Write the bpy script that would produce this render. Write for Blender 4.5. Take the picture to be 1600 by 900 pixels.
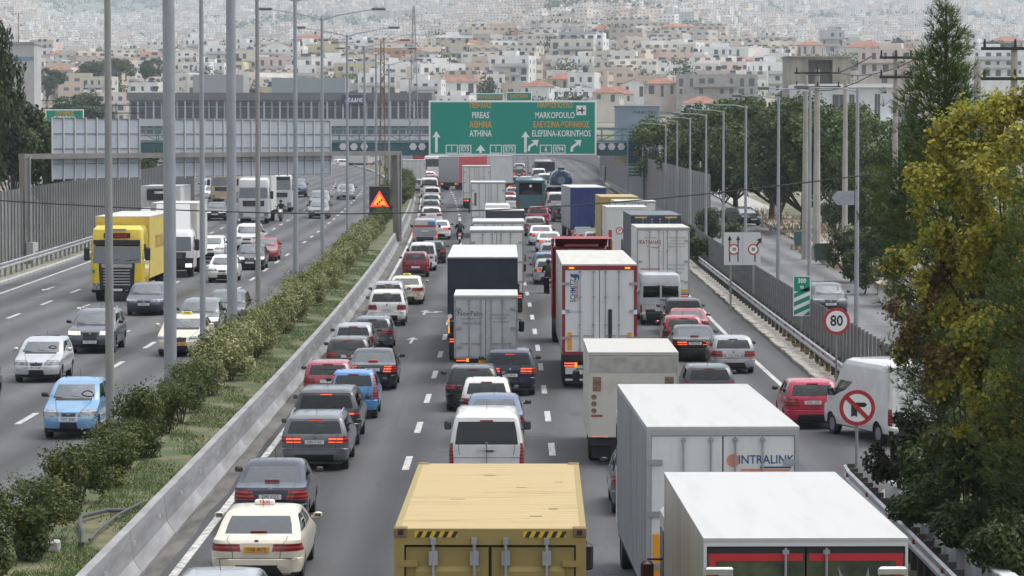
import bpy, bmesh, math, random
import numpy as np
from mathutils import Matrix, Vector
R = math.radians
rng = random.Random(7)
for o in list(bpy.data.objects): bpy.data.objects.remove(o)
SC = bpy.context.scene
C = SC.collection
# ------------------------------------------------------------------ camera, sky, sun, exposure
F = 4800.0; HC = 8.6; PITCH = math.atan(233/4800)
cam = bpy.data.cameras.new('camera'); camo = bpy.data.objects.new('camera', cam); C.objects.link(camo)
cam.sensor_width = 36.0; cam.lens = 36.0*F/1600.0
cam.clip_start = 1.0; cam.clip_end = 40000.0
camo.location = (0, 0, HC); camo.rotation_euler = (math.pi/2-PITCH, 0, 0)
SC.camera = camo
SUN_EL, SUN_AZ = R(68), R(70)      # high and diffuse behind cloud, ahead of the camera and to the right
w = bpy.data.worlds.new('World'); SC.world = w; w.use_nodes = True
nt = w.node_tree; nt.nodes.clear()
sky = nt.nodes.new('ShaderNodeTexSky'); sky.sky_type = 'NISHITA'; sky.sun_disc = False
sky.sun_elevation = SUN_EL; sky.sun_rotation = SUN_AZ; sky.air_density = 1.0; sky.dust_density = 4.0; sky.ozone_density = 1.0
hsv = nt.nodes.new('ShaderNodeHueSaturation'); hsv.inputs['Saturation'].default_value = 0.24
bg = nt.nodes.new('ShaderNodeBackground'); bg.inputs[1].default_value = 0.15
wo = nt.nodes.new('ShaderNodeOutputWorld')
nt.links.new(sky.outputs[0], hsv.inputs['Color']); nt.links.new(hsv.outputs[0], bg.inputs[0]); nt.links.new(bg.outputs[0], wo.inputs[0])
sun = bpy.data.lights.new('sun', 'SUN'); sun.energy = 1.05; sun.angle = R(42); sun.color = (1.0, 0.965, 0.92)
suno = bpy.data.objects.new('sun', sun); C.objects.link(suno)
sd = Vector((math.sin(SUN_AZ)*math.cos(SUN_EL), math.cos(SUN_AZ)*math.cos(SUN_EL), math.sin(SUN_EL)))
suno.rotation_euler = sd.to_track_quat('Z', 'Y').to_euler()
vs = SC.view_settings; vs.view_transform = 'Standard'; vs.look = 'None'; vs.gamma = 1.0; vs.use_curve_mapping = False
vs.exposure = 0.78
cy = SC.cycles
cy.max_bounces = 8; cy.diffuse_bounces = 3; cy.glossy_bounces = 3; cy.transmission_bounces = 4; cy.transparent_max_bounces = 16; cy.volume_bounces = 1
cy.caustics_reflective = False; cy.caustics_refractive = False; cy.use_denoising = True

# ------------------------------------------------------------------ ground shape and projection helpers
def gz(y):                       # the carriageway climbs gently after a sag
    t = (y-110.0)/25.0
    sp = 25.0*math.log1p(math.exp(min(t, 40))) if t < 40 else y-110.0
    return 0.0068*max(0.0, sp-25.0*math.log1p(math.exp(-110/25.0)))
def cxr(y):                      # sideways drift of the right carriageway
    d = max(0.0, y-90.0); return -5.5e-5*d*d
def cxl(y):
    d = max(0.0, y-350.0); return cxr(y)-1.5e-4*d*d
def dcx(y, left=False):
    f = cxl if left else cxr
    return (f(y+1)-f(y-1))/2.0
LEFTZ = 0.7
HAZE = 0.000115
def sY(y): return F/y            # pixels of the photograph per metre at distance y
def vscale(Y): return 1+.18*min(1, max(0, (Y-190)/120.0))
def wx(px, y): return (px-800.0)*y/F
def wz(py, y): return HC-(py-217.0)*y/F

# ------------------------------------------------------------------ materials
MATS = {}
def _n(nt, t, **kw):
    n = nt.nodes.new(t)
    for k, v in kw.items(): setattr(n, k, v)
    return n
def mat(name, col, rough=0.6, metal=0.0, var=0.0, scale=3.0, emit=None, estr=0.0, coat=0.0, spec=0.5, col2=None, stretch=None, bump=0.0, detail=6.0, lo=0.35, hi=0.65):
    if name in MATS: return MATS[name]
    m = bpy.data.materials.new(name); m.use_nodes = True; MATS[name] = m
    t = m.node_tree; b = t.nodes['Principled BSDF']
    b.inputs['Base Color'].default_value = (*col, 1); b.inputs['Roughness'].default_value = rough
    b.inputs['Metallic'].default_value = metal; b.inputs['Specular IOR Level'].default_value = spec
    if coat: b.inputs['Coat Weight'].default_value = coat; b.inputs['Coat Roughness'].default_value = 0.06
    if emit: b.inputs['Emission Color'].default_value = (*emit, 1); b.inputs['Emission Strength'].default_value = estr
    if var or col2 or bump:
        tc = _n(t, 'ShaderNodeTexCoord'); mp = _n(t, 'ShaderNodeMapping'); t.links.new(tc.outputs['Object'], mp.inputs[0])
        if stretch: mp.inputs['Scale'].default_value = stretch
        nz = _n(t, 'ShaderNodeTexNoise'); nz.inputs['Scale'].default_value = scale; nz.inputs['Detail'].default_value = detail; nz.inputs['Roughness'].default_value = 0.65
        t.links.new(mp.outputs[0], nz.inputs['Vector'])
        if var or col2:
            rp = _n(t, 'ShaderNodeValToRGB'); e = rp.color_ramp.elements
            c2 = col2 or tuple(max(0, c*(1-var)) for c in col); c1 = col if col2 else tuple(min(1, c*(1+var*0.6)) for c in col)
            e[0].position = lo; e[0].color = (*c2, 1); e[1].position = hi; e[1].color = (*c1, 1)
            t.links.new(nz.outputs['Fac'], rp.inputs[0]); t.links.new(rp.outputs[0], b.inputs['Base Color'])
        if bump:
            bp = _n(t, 'ShaderNodeBump'); bp.inputs['Strength'].default_value = bump; bp.inputs['Distance'].default_value = 0.02
            t.links.new(nz.outputs['Fac'], bp.inputs['Height']); t.links.new(bp.outputs[0], b.inputs['Normal'])
    return m
def paint(name, col, metal=0.0):
    nm = 'paint_'+name
    if nm in MATS: return MATS[nm]
    return mat(nm, col, rough=0.34 if metal == 0 else 0.3, metal=metal*0.6, var=0.10, scale=2.2, coat=0.8, spec=0.45)
def glass(name, tint, refl=1.0, base=.075):
    if name in MATS: return MATS[name]
    m = bpy.data.materials.new(name); m.use_nodes = True; MATS[name] = m
    t = m.node_tree; t.nodes.clear()
    o = _n(t, 'ShaderNodeOutputMaterial'); mx = _n(t, 'ShaderNodeMixShader'); tr = _n(t, 'ShaderNodeBsdfTransparent'); gl = _n(t, 'ShaderNodeBsdfGlossy')
    lw = _n(t, 'ShaderNodeLayerWeight'); lw.inputs['Blend'].default_value = 0.5
    fr = _n(t, 'ShaderNodeMath', operation='POWER'); fr.inputs[1].default_value = 2.5; t.links.new(lw.outputs['Facing'], fr.inputs[0])
    ml = _n(t, 'ShaderNodeMath', operation='MULTIPLY_ADD'); ml.inputs[1].default_value = 0.8*refl; ml.inputs[2].default_value = base*refl
    tr.inputs[0].default_value = (*tint, 1); gl.inputs['Roughness'].default_value = 0.03; gl.inputs[0].default_value = (0.9, 0.95, 0.97, 1)
    t.links.new(fr.outputs[0], ml.inputs[0]); t.links.new(ml.outputs[0], mx.inputs[0]); t.links.new(tr.outputs[0], mx.inputs[1]); t.links.new(gl.outputs[0], mx.inputs[2]); t.links.new(mx.outputs[0], o.inputs[0])
    return m
def leafmat(name, cols, trans=0.25):
    """foliage: each leaf takes one of a handful of greens"""
    if name in MATS: return MATS[name]
    m = bpy.data.materials.new(name); m.use_nodes = True; MATS[name] = m
    t = m.node_tree; b = t.nodes['Principled BSDF']; o = t.nodes['Material Output']
    g = _n(t, 'ShaderNodeNewGeometry'); rp = _n(t, 'ShaderNodeValToRGB'); rp.color_ramp.interpolation = 'LINEAR'
    tc = _n(t, 'ShaderNodeTexCoord'); nz = _n(t, 'ShaderNodeTexNoise'); nz.inputs['Scale'].default_value = 0.9; nz.inputs['Detail'].default_value = 3
    t.links.new(tc.outputs['Object'], nz.inputs['Vector'])
    ad = _n(t, 'ShaderNodeMath', operation='MULTIPLY_ADD'); ad.inputs[1].default_value = 0.55; 
    sb = _n(t, 'ShaderNodeMath', operation='MULTIPLY_ADD'); sb.inputs[1].default_value = 1.6; sb.inputs[2].default_value = -0.57
    t.links.new(nz.outputs['Fac'], sb.inputs[0]); t.links.new(g.outputs['Random Per Island'], ad.inputs[0]); t.links.new(sb.outputs[0], ad.inputs[2])
    e = rp.color_ramp.elements
    while len(e) < len(cols): e.new(0.5)
    for i, c in enumerate(cols): e[i].position = i/(len(cols)-1); e[i].color = (*c, 1)
    t.links.new(ad.outputs[0], rp.inputs[0]); t.links.new(rp.outputs[0], b.inputs['Base Color'])
    b.inputs['Roughness'].default_value = 0.55; b.inputs['Specular IOR Level'].default_value = 0.3
    tl = _n(t, 'ShaderNodeBsdfTranslucent'); t.links.new(rp.outputs[0], tl.inputs[0]); mx = _n(t, 'ShaderNodeMixShader'); mx.inputs[0].default_value = trans
    t.links.new(b.outputs[0], mx.inputs[1]); t.links.new(tl.outputs[0], mx.inputs[2]); t.links.new(mx.outputs[0], o.inputs[0])
    return m
BLK = mat('black_plastic', (0.018, 0.018, 0.02), 0.55)
TYRE = mat('tyre_rubber', (0.02, 0.02, 0.021), 0.85)
RIM = mat('alloy_rim', (0.35, 0.36, 0.38), 0.35, 0.8)
CHAS = mat('dark_chassis', (0.03, 0.03, 0.032), 0.75, var=0.3)
CHROME = mat('chrome', (0.7, 0.71, 0.73), 0.15, 1.0)
GLASS = glass('car_glass', (0.30, 0.345, 0.335))
GLASSW = glass('windscreen_glass', (0.42, 0.48, 0.46), 1.0, .17)
GLASSD = glass('dark_privacy_glass', (0.05, 0.055, 0.06), 0.7)
def lampmat(name, on):
    m = mat(name, (.3, .02, .02), .2, coat=.5); t = m.node_tree; b = t.nodes['Principled BSDF']
    tc = _n(t, 'ShaderNodeTexCoord'); wv = _n(t, 'ShaderNodeTexWave'); wv.bands_direction = 'Z'; wv.inputs['Scale'].default_value = 3.4; wv.inputs['Distortion'].default_value = .6; t.links.new(tc.outputs['Object'], wv.inputs['Vector'])
    rp = _n(t, 'ShaderNodeValToRGB'); e = rp.color_ramp.elements; e[0].position = .25; e[1].position = .8
    e[0].color = (.16, .008, .012, 1); e[1].color = (.42, .05, .05, 1) if not on else (.55, .03, .02, 1); t.links.new(wv.outputs['Fac'], rp.inputs[0]); t.links.new(rp.outputs[0], b.inputs['Base Color'])
    if on:
        r2 = _n(t, 'ShaderNodeValToRGB'); e = r2.color_ramp.elements; e[0].position = .3; e[0].color = (.10, .004, .004, 1); e[1].position = .85; e[1].color = (1.0, .16, .05, 1); t.links.new(wv.outputs['Fac'], r2.inputs[0]); t.links.new(r2.outputs[0], b.inputs['Emission Color']); b.inputs['Emission Strength'].default_value = .75
    return m
LAMP_ON = lampmat('lit_tail_lamp', True); LAMP = lampmat('red_tail_lamp', False)
LAMP_AMB = mat('amber_lamp', (0.7, 0.25, 0.02), 0.3, emit=(1.0, 0.35, 0.03), estr=0.6)
HEAD = mat('headlamp', (0.40, 0.42, 0.43), 0.12, 0.3, coat=0.8, col2=(.16, .17, .18), scale=9, lo=.4, hi=.6)
HEAD_ON = mat('lit_headlamp', (0.7, 0.7, 0.66), 0.2, emit=(1.0, 0.9, 0.72), estr=0.5)
PLATE = mat('plate_white', (0.68, 0.68, 0.66), 0.5)
PLATE_Y = mat('plate_orange', (0.75, 0.36, 0.03), 0.5)
INK = mat('black_print', (0.02, 0.02, 0.022), 0.6)
SEAT = mat('dark_upholstery', (0.035, 0.035, 0.04), 0.9)
WHITEP = mat('white_marking', (0.52, 0.52, 0.50), 0.8, col2=(0.17, 0.17, 0.175), scale=5, lo=0.36, hi=0.54, detail=10)
GALV = mat('galvanised_steel', (0.34, 0.36, 0.38), 0.5, 0.35, var=0.2, scale=2)
CONC = mat('concrete', (0.36, 0.36, 0.35), 0.85, var=0.25, scale=1.5)

# ------------------------------------------------------------------ mesh helpers
def link(o, parent=None):
    C.objects.link(o)
    if parent is not None: o.parent = parent
    return o
def empty(name, loc=(0, 0, 0), rz=0.0, label=None, cat=None, group=None, kind=None):
    o = bpy.data.objects.new(name, None); o.empty_display_size = 0.2; C.objects.link(o)
    o.location = loc; o.rotation_euler = (0, 0, rz)
    tag(o, label, cat, group, kind); return o
def tag(o, label=None, cat=None, group=None, kind=None):
    if label: o['label'] = label
    if cat: o['category'] = cat
    if group: o['group'] = group
    if kind: o['kind'] = kind
    return o
class MB:
    def __init__(s): s.v = []; s.f = []; s.m = []; s.mi = 0
    def face(s, pts):
        k = len(s.v); s.v += [tuple(p) for p in pts]; s.f.append(tuple(range(k, k+len(pts)))); s.m.append(s.mi)
    def box(s, x0, x1, y0, y1, z0, z1, M=None):
        k = len(s.v); P = [(x0, y0, z0), (x1, y0, z0), (x1, y1, z0), (x0, y1, z0), (x0, y0, z1), (x1, y0, z1), (x1, y1, z1), (x0, y1, z1)]
        if M is not None: P = [tuple(M @ Vector(p)) for p in P]
        s.v += P
        for q in ((3, 2, 1, 0), (4, 5, 6, 7), (0, 1, 5, 4), (1, 2, 6, 5), (2, 3, 7, 6), (3, 0, 4, 7)):
            s.f.append(tuple(k+i for i in q)); s.m.append(s.mi)
        return s
    def bbox(s, x0, x1, y0, y1, z0, z1, b=0.02):
        """box with chamfered vertical and horizontal edges (rounded look)"""
        k = len(s.v)
        lv = [(z0, b), (z0+b, 0), (z1-b, 0), (z1, b)]
        for z, i in lv:
            a0, a1, c0, c1 = x0+i, x1-i, y0+i, y1-i
            s.v += [(a0+b, c0, z), (a1-b, c0, z), (a1, c0+b, z), (a1, c1-b, z), (a1-b, c1, z), (a0+b, c1, z), (a0, c1-b, z), (a0, c0+b, z)]
        for l in range(3):
            for i in range(8):
                j = (i+1) % 8; s.f.append((k+l*8+i, k+l*8+j, k+l*8+8+j, k+l*8+8+i)); s.m.append(s.mi)
        s.f.append(tuple(k+i for i in range(7, -1, -1))); s.m.append(s.mi); s.f.append(tuple(k+24+i for i in range(8))); s.m.append(s.mi)
        return s
    def tube(s, pts, r, n=8, r2=None, cap=True):
        k = len(s.v); N = len(pts); pts = [Vector(p) for p in pts]
        for i, p in enumerate(pts):
            d = (pts[min(i+1, N-1)]-pts[max(i-1, 0)]).normalized()
            a = Vector((0, 0, 1)) if abs(d.z) < 0.9 else Vector((1, 0, 0))
            u = d.cross(a).normalized(); v = d.cross(u).normalized()
            rr = r if r2 is None else r+(r2-r)*i/(N-1)
            for j in range(n):
                t = 2*math.pi*j/n; s.v.append(tuple(p+u*rr*math.cos(t)+v*rr*math.sin(t)))
        for i in range(N-1):
            for j in range(n):
                j2 = (j+1) % n; s.f.append((k+i*n+j, k+i*n+j2, k+(i+1)*n+j2, k+(i+1)*n+j)); s.m.append(s.mi)
        if cap:
            s.f.append(tuple(k+j for j in range(n-1, -1, -1))); s.f.append(tuple(k+(N-1)*n+j for j in range(n))); s.m += [s.mi, s.mi]
        return s
    def lathe_x(s, prof, n=20, cx=0, cy=0, cz=0):
        """revolve (x, r) profile about the x axis"""
        k = len(s.v)
        for x, r in prof:
            for j in range(n):
                t = 2*math.pi*j/n; s.v.append((cx+x, cy+r*math.cos(t), cz+r*math.sin(t)))
        for i in range(len(prof)-1):
            for j in range(n):
                j2 = (j+1) % n; s.f.append((k+i*n+j, k+i*n+j2, k+(i+1)*n+j2, k+(i+1)*n+j)); s.m.append(s.mi)
        s.f.append(tuple(k+j for j in range(n-1, -1, -1))); s.f.append(tuple(k+(len(prof)-1)*n+j for j in range(n))); s.m += [s.mi, s.mi]
        return s
    def prism(s, poly, y0, y1):
        """poly in xz, extruded along y"""
        k = len(s.v); n = len(poly)
        s.v += [(x, y0, z) for x, z in poly]+[(x, y1, z) for x, z in poly]
        for i in range(n):
            j = (i+1) % n; s.f.append((k+i, k+j, k+n+j, k+n+i)); s.m.append(s.mi)
        s.f.append(tuple(k+i for i in range(n-1, -1, -1))); s.f.append(tuple(k+n+i for i in range(n))); s.m += [s.mi, s.mi]
        return s
    def mesh(s, name, mats, smooth=False, ang=35):
        me = bpy.data.meshes.new(name); me.from_pydata(s.v, [], s.f)
        for m in (mats if isinstance(mats, (list, tuple)) else [mats]): me.materials.append(m)
        if isinstance(mats, (list, tuple)) and len(mats) > 1: me.polygons.foreach_set('material_index', s.m)
        if smooth:
            me.polygons.foreach_set('use_smooth', [True]*len(me.polygons)); me.set_sharp_from_angle(angle=R(ang))
        me.update(); return me
    def build(s, name, mats, parent=None, smooth=False, loc=None, rz=None, ang=35):
        o = bpy.data.objects.new(name, s.mesh(name, mats, smooth, ang)); link(o, parent)
        if loc: o.location = loc
        if rz: o.rotation_euler = (0, 0, rz)
        return o
def inst(name, me, parent=None, loc=None, rz=None, sc=None):
    o = bpy.data.objects.new(name, me); link(o, parent)
    if loc: o.location = loc
    if rz is not None: o.rotation_euler = (0, 0, rz) if not isinstance(rz, tuple) else rz
    if sc: o.scale = sc
    return o
def npmesh(name, verts, faces, m, smooth=False):
    """verts (N,3), faces (M,k) -> mesh"""
    me = bpy.data.meshes.new(name); k = faces.shape[1]
    me.vertices.add(len(verts)); me.vertices.foreach_set('co', verts.astype(np.float32).ravel())
    me.loops.add(faces.size); me.loops.foreach_set('vertex_index', faces.astype(np.int32).ravel())
    me.polygons.add(len(faces)); me.polygons.foreach_set('loop_start', np.arange(0, faces.size, k, dtype=np.int32))
    try: me.polygons.foreach_set('loop_total', np.full(len(faces), k, dtype=np.int32))
    except Exception: pass
    for mm in (m if isinstance(m, list) else [m]): me.materials.append(mm)
    me.update(calc_edges=True); me.validate()
    me.polygons.foreach_set('use_smooth', [smooth]*len(me.polygons)); me.update()
    return me
TXT = {}
def text_mesh(s, size, m, xs=1.0, ext=0.0, bold=0.0):
    """flat lettering in the local xz plane facing -y, centred"""
    key = (s, round(size, 3), m.name, xs, bold)
    if key in TXT: return TXT[key]
    cu = bpy.data.curves.new('lettering', 'FONT'); cu.body = s; cu.size = size; cu.align_x = 'CENTER'; cu.align_y = 'CENTER'
    cu.resolution_u = 2; cu.offset = bold
    o = bpy.data.objects.new('lettering', cu); C.objects.link(o)
    bpy.context.view_layer.update()
    dg = bpy.context.evaluated_depsgraph_get()
    me = bpy.data.meshes.new_from_object(o.evaluated_get(dg)); me.name = 'lettering'
    bpy.data.objects.remove(o)
    me.transform(Matrix.Diagonal((xs, 1, 1, 1))); me.transform(Matrix.Rotation(math.pi/2, 4, 'X'))
    me.materials.clear(); me.materials.append(m); TXT[key] = me
    return me
def lettering(s, size, m, parent, loc, xs=1.0, bold=0.0, rot=None, name='lettering'):
    o = inst(name, text_mesh(s, size, m, xs, 0, bold), parent, loc)
    if rot: o.rotation_euler = rot
    return o
# ================================================================== setting
def interp(tab, y):
    if y <= tab[0][0]: return tab[0][1]
    for a, b in zip(tab, tab[1:]):
        if y <= b[0]: return a[1]+(b[1]-a[1])*(y-a[0])/(b[0]-a[0])
    return tab[-1][1]
def strip(name, ys, xl, xr, zf, m, nx=1, kind='structure', parent=None):
    V = []; Fc = []
    for y in ys:
        a, b = xl(y), xr(y)
        for i in range(nx+1): V.append((a+(b-a)*i/nx, y, zf(y)))
    for i in range(len(ys)-1):
        for j in range(nx): k = i*(nx+1)+j; Fc.append((k, k+1, k+nx+2, k+nx+1))
    o = bpy.data.objects.new(name, npmesh(name, np.array(V), np.array(Fc), m)); link(o, parent)
    if kind: o['kind'] = kind
    return o
def sweep(prof, path, closed=False):
    m = MB(); n = len(prof)
    for (x, y, z) in path:
        for (a, b) in prof: m.v.append((x+a, y, z+b))
    for i in range(len(path)-1):
        for j in range(n if closed else n-1):
            j2 = (j+1) % n; m.f.append((i*n+j, i*n+j2, (i+1)*n+j2, (i+1)*n+j)); m.m.append(0)
    if closed:
        m.f.append(tuple(range(n))); m.f.append(tuple((len(path)-1)*n+j for j in range(n-1, -1, -1))); m.m += [0, 0]
    return m
def fr(a, b, st):
    out = []; y = a
    while y < b: out.append(y); y += st
    return out+[b]
def asphalt(name, base, off):
    m = bpy.data.materials.new(name); m.use_nodes = True; MATS[name] = m; t = m.node_tree; b = t.nodes['Principled BSDF']
    tc = _n(t, 'ShaderNodeTexCoord'); sp = _n(t, 'ShaderNodeSeparateXYZ'); t.links.new(tc.outputs['Object'], sp.inputs[0])
    mp = _n(t, 'ShaderNodeMapping'); mp.inputs['Scale'].default_value = (1, .07, 1); t.links.new(tc.outputs['Object'], mp.inputs[0])
    n1 = _n(t, 'ShaderNodeTexNoise'); n1.inputs['Scale'].default_value = .9; n1.inputs['Detail'].default_value = 8; t.links.new(mp.outputs[0], n1.inputs['Vector'])
    n2 = _n(t, 'ShaderNodeTexNoise'); n2.inputs['Scale'].default_value = 14; n2.inputs['Detail'].default_value = 6; t.links.new(tc.outputs['Object'], n2.inputs['Vector'])
    # wheel tracks: two polished bands in every lane
    fx = _n(t, 'ShaderNodeMath', operation='MULTIPLY_ADD'); fx.inputs[1].default_value = 2*math.pi/1.93; fx.inputs[2].default_value = off; t.links.new(sp.outputs[0], fx.inputs[0])
    sn = _n(t, 'ShaderNodeMath', operation='SINE'); t.links.new(fx.outputs[0], sn.inputs[0])
    a1 = _n(t, 'ShaderNodeMath', operation='MULTIPLY_ADD'); a1.inputs[1].default_value = .16; a1.inputs[2].default_value = .16; t.links.new(sn.outputs[0], a1.inputs[0])
    a2 = _n(t, 'ShaderNodeMath', operation='MULTIPLY_ADD'); a2.inputs[1].default_value = .55; t.links.new(n1.outputs['Fac'], a2.inputs[0]); t.links.new(a1.outputs[0], a2.inputs[2])
    a3 = _n(t, 'ShaderNodeMath', operation='MULTIPLY_ADD'); a3.inputs[1].default_value = .25; a3.inputs[2].default_value = -.1; t.links.new(n2.outputs['Fac'], a3.inputs[0])
    a4 = _n(t, 'ShaderNodeMath', operation='ADD'); t.links.new(a2.outputs[0], a4.inputs[0]); t.links.new(a3.outputs[0], a4.inputs[1])
    # transverse joints and repair patches
    mp2 = _n(t, 'ShaderNodeMapping'); mp2.inputs['Scale'].default_value = (.26, .055, 1); t.links.new(tc.outputs['Object'], mp2.inputs[0])
    vo = _n(t, 'ShaderNodeTexVoronoi'); vo.distance = 'CHEBYCHEV'; vo.inputs['Scale'].default_value = 1.0; t.links.new(mp2.outputs[0], vo.inputs['Vector'])
    se = _n(t, 'ShaderNodeSeparateColor'); t.links.new(vo.outputs['Color'], se.inputs[0])
    pt = _n(t, 'ShaderNodeMath', operation='MULTIPLY_ADD'); pt.inputs[1].default_value = .28; t.links.new(se.outputs[0], pt.inputs[0]); t.links.new(a4.outputs[0], pt.inputs[2])
    rp = _n(t, 'ShaderNodeValToRGB'); e = rp.color_ramp.elements
    e[0].position = .28; e[0].color = (*[c*.55 for c in base], 1); e[1].position = .80; e[1].color = (*[c*1.45 for c in base], 1)
    t.links.new(pt.outputs[0], rp.inputs[0])
    # cracks
    mp3 = _n(t, 'ShaderNodeMapping'); mp3.inputs['Scale'].default_value = (.30, .10, 1); t.links.new(tc.outputs['Object'], mp3.inputs[0])
    n3 = _n(t, 'ShaderNodeTexNoise'); n3.inputs['Scale'].default_value = 1.2; n3.inputs['Detail'].default_value = 6; t.links.new(mp3.outputs[0], n3.inputs['Vector'])
    ab = _n(t, 'ShaderNodeMath', operation='SUBTRACT'); ab.inputs[1].default_value = .5; t.links.new(n3.outputs['Fac'], ab.inputs[0])
    ac = _n(t, 'ShaderNodeMath', operation='ABSOLUTE'); t.links.new(ab.outputs[0], ac.inputs[0])
    cr = _n(t, 'ShaderNodeMath', operation='LESS_THAN'); cr.inputs[1].default_value = .0013; t.links.new(ac.outputs[0], cr.inputs[0])
    mx = _n(t, 'ShaderNodeMix', data_type='RGBA'); t.links.new(cr.outputs[0], mx.inputs[0]); t.links.new(rp.outputs[0], mx.inputs[6]); mx.inputs[7].default_value = (*[c*.62 for c in base], 1)
    t.links.new(mx.outputs[2], b.inputs['Base Color']); b.inputs['Roughness'].default_value = .82; b.inputs['Specular IOR Level'].default_value = .35
    bp = _n(t, 'ShaderNodeBump'); bp.inputs['Strength'].default_value = .25; bp.inputs['Distance'].default_value = .01; t.links.new(n2.outputs['Fac'], bp.inputs['Height']); t.links.new(bp.outputs[0], b.inputs['Normal'])
    return m
ASPH_R = asphalt('asphalt_right', (.066, .066, .069), 1.2)
ASPH_L = asphalt('asphalt_left', (.080, .081, .085), .4)
SOIL = mat('dry_soil', (.15, .135, .075), .95, col2=(.06, .085, .03), scale=.8, lo=.42, hi=.6)
EARTH = mat('earth', (.16, .14, .10), .95, col2=(.07, .085, .04), scale=.02, lo=.4, hi=.6)
# ground, one sheet to the horizon; beyond the motorway it climbs into the town and up the mountain
ELEV = [(0, 0), (500, 2.0), (600, 3.2), (700, 3.9), (830, 5.0), (900, 12.5), (1000, 21.5), (1200, 32.4), (1350, 41), (1500, 51), (1650, 60), (1800, 58), (2400, 55), (2800, 80), (3400, 115), (4200, 168), (5000, 232), (6000, 320), (7500, 520), (10000, 980), (14000, 1150)]
def elev(x, y):
    z = interp(ELEV, y)
    if y > 700:
        u = x/(y*.17)
        z += (math.sin(u*4.1+1)*.012+math.sin(u*9.3)*.005)*(y-700)*min(1, y/2500.0)
        if y > 3600: z += max(0, -u-.15)*0.022*(y-3600)
    return z-.25 if y > 520 else gz(y)-.25+(.45 if x < -34 else 0)
V = []; Fc = []; ysg = fr(-20, 100, 20)+fr(120, 700, 20)+fr(750, 2000, 50)+fr(2150, 14000, 150); nxg = 60
for y in ysg:
    hw = 120+max(0, y)*.42
    for i in range(nxg+1):
        x = -hw+2*hw*i/nxg; V.append((x, y, elev(x, y)))
for i in range(len(ysg)-1):
    for j in range(nxg): k = i*(nxg+1)+j; Fc.append((k, k+1, k+nxg+2, k+nxg+1))
FOREST = mat('wooded_slope', (.045, .065, .035), .95, col2=(.11, .105, .07), scale=.006, lo=.38, hi=.6)
def groundmat():
    m = mat('ground_cover', (.12, .11, .08), .95); t = m.node_tree; b = t.nodes['Principled BSDF']
    tc = _n(t, 'ShaderNodeTexCoord'); sp = _n(t, 'ShaderNodeSeparateXYZ'); t.links.new(tc.outputs['Object'], sp.inputs[0])
    n1 = _n(t, 'ShaderNodeTexNoise'); n1.inputs['Scale'].default_value = .05; n1.inputs['Detail'].default_value = 8; t.links.new(tc.outputs['Object'], n1.inputs['Vector'])
    n2 = _n(t, 'ShaderNodeTexNoise'); n2.inputs['Scale'].default_value = .004; n2.inputs['Detail'].default_value = 8; t.links.new(tc.outputs['Object'], n2.inputs['Vector'])
    r1 = _n(t, 'ShaderNodeValToRGB'); e = r1.color_ramp.elements; e[0].position = .4; e[0].color = (.09, .10, .05, 1); e[1].position = .6; e[1].color = (.26, .23, .18, 1); t.links.new(n1.outputs['Fac'], r1.inputs[0])
    r2 = _n(t, 'ShaderNodeValToRGB'); e = r2.color_ramp.elements; e[0].position = .42; e[0].color = (.04, .06, .035, 1); e[1].position = .62; e[1].color = (.17, .155, .115, 1); t.links.new(n2.outputs['Fac'], r2.inputs[0])
    ad = _n(t, 'ShaderNodeMath', operation='MULTIPLY_ADD'); ad.inputs[1].default_value = 1/1200.0; ad.inputs[2].default_value = -4900/1200.0; t.links.new(sp.outputs[1], ad.inputs[0]); ad.use_clamp = True
    mx = _n(t, 'ShaderNodeMix', data_type='RGBA'); t.links.new(ad.outputs[0], mx.inputs[0]); t.links.new(r1.outputs[0], mx.inputs[6]); t.links.new(r2.outputs[0], mx.inputs[7]); t.links.new(mx.outputs[2], b.inputs['Base Color'])
    return m
g = bpy.data.objects.new('ground', npmesh('ground', np.array(V), np.array(Fc), groundmat(), True)); link(g); g['kind'] = 'structure'
# carriageways
RR = [(10, 7.75), (74, 7.85), (76, 10.4), (100, 10.75), (190, 11.0), (300, 11.6), (445, 13), (590, 16.3), (690, 14.6), (800, 5)]
RRf = lambda y: interp(RR, y)
road_r = strip('road', fr(15, 800, 5), lambda y: -7.3+cxr(y)-max(0, y-560)*.55, RRf, lambda y: gz(y), ASPH_R, 2)
LLf = lambda y: interp([(0, -26.2), (280, -26.2), (340, -36), (620, -44)], y)+cxl(y)
road_l = strip('road', fr(40, 640, 5), LLf, lambda y: -10.1+cxl(y), lambda y: gz(y)+LEFTZ, ASPH_L, 2)
strip('retaining_edge', fr(40, 640, 10), lambda y: -10.1+cxl(y), lambda y: -10.098+cxl(y), lambda y: gz(y)+LEFTZ-.004, CONC)
# ramp joining from the right and the service road beyond the fence
mbr = MB(); z = .006
ramp = [(7.86, 74.5), (12, 74.5), (30, 56), (34, 62), (16, 84), (12, 100), (10.7, 112), (10.6, 100)]
mbr.face([(x, y, -.002+z) for x, y in [(10.35, 76), (12.2, 75), (30, 56), (34, 63), (15, 84), (12.0, 98), (10.7, 106)]]); rmp = mbr.build('ramp', ASPH_R); rmp['kind'] = 'structure'
ASPH_S = asphalt('asphalt_service', (.12, .12, .122), 2.2)
strip('service_road', fr(84, 420, 6), lambda y: 13.1+max(0, 110-y)*.05, lambda y: 20.2+max(0, y-170)*.02, lambda y: gz(y)+.15, ASPH_S, 1)
pav = MB(); 
strip('pavement', fr(84, 420, 6), lambda y: 20.2+max(0, y-170)*.02, lambda y: 23.5+max(0, y-170)*.02, lambda y: gz(y)+.28, mat('pale_paving', (.38, .36, .33), .9, var=.25, scale=1.5))
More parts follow.
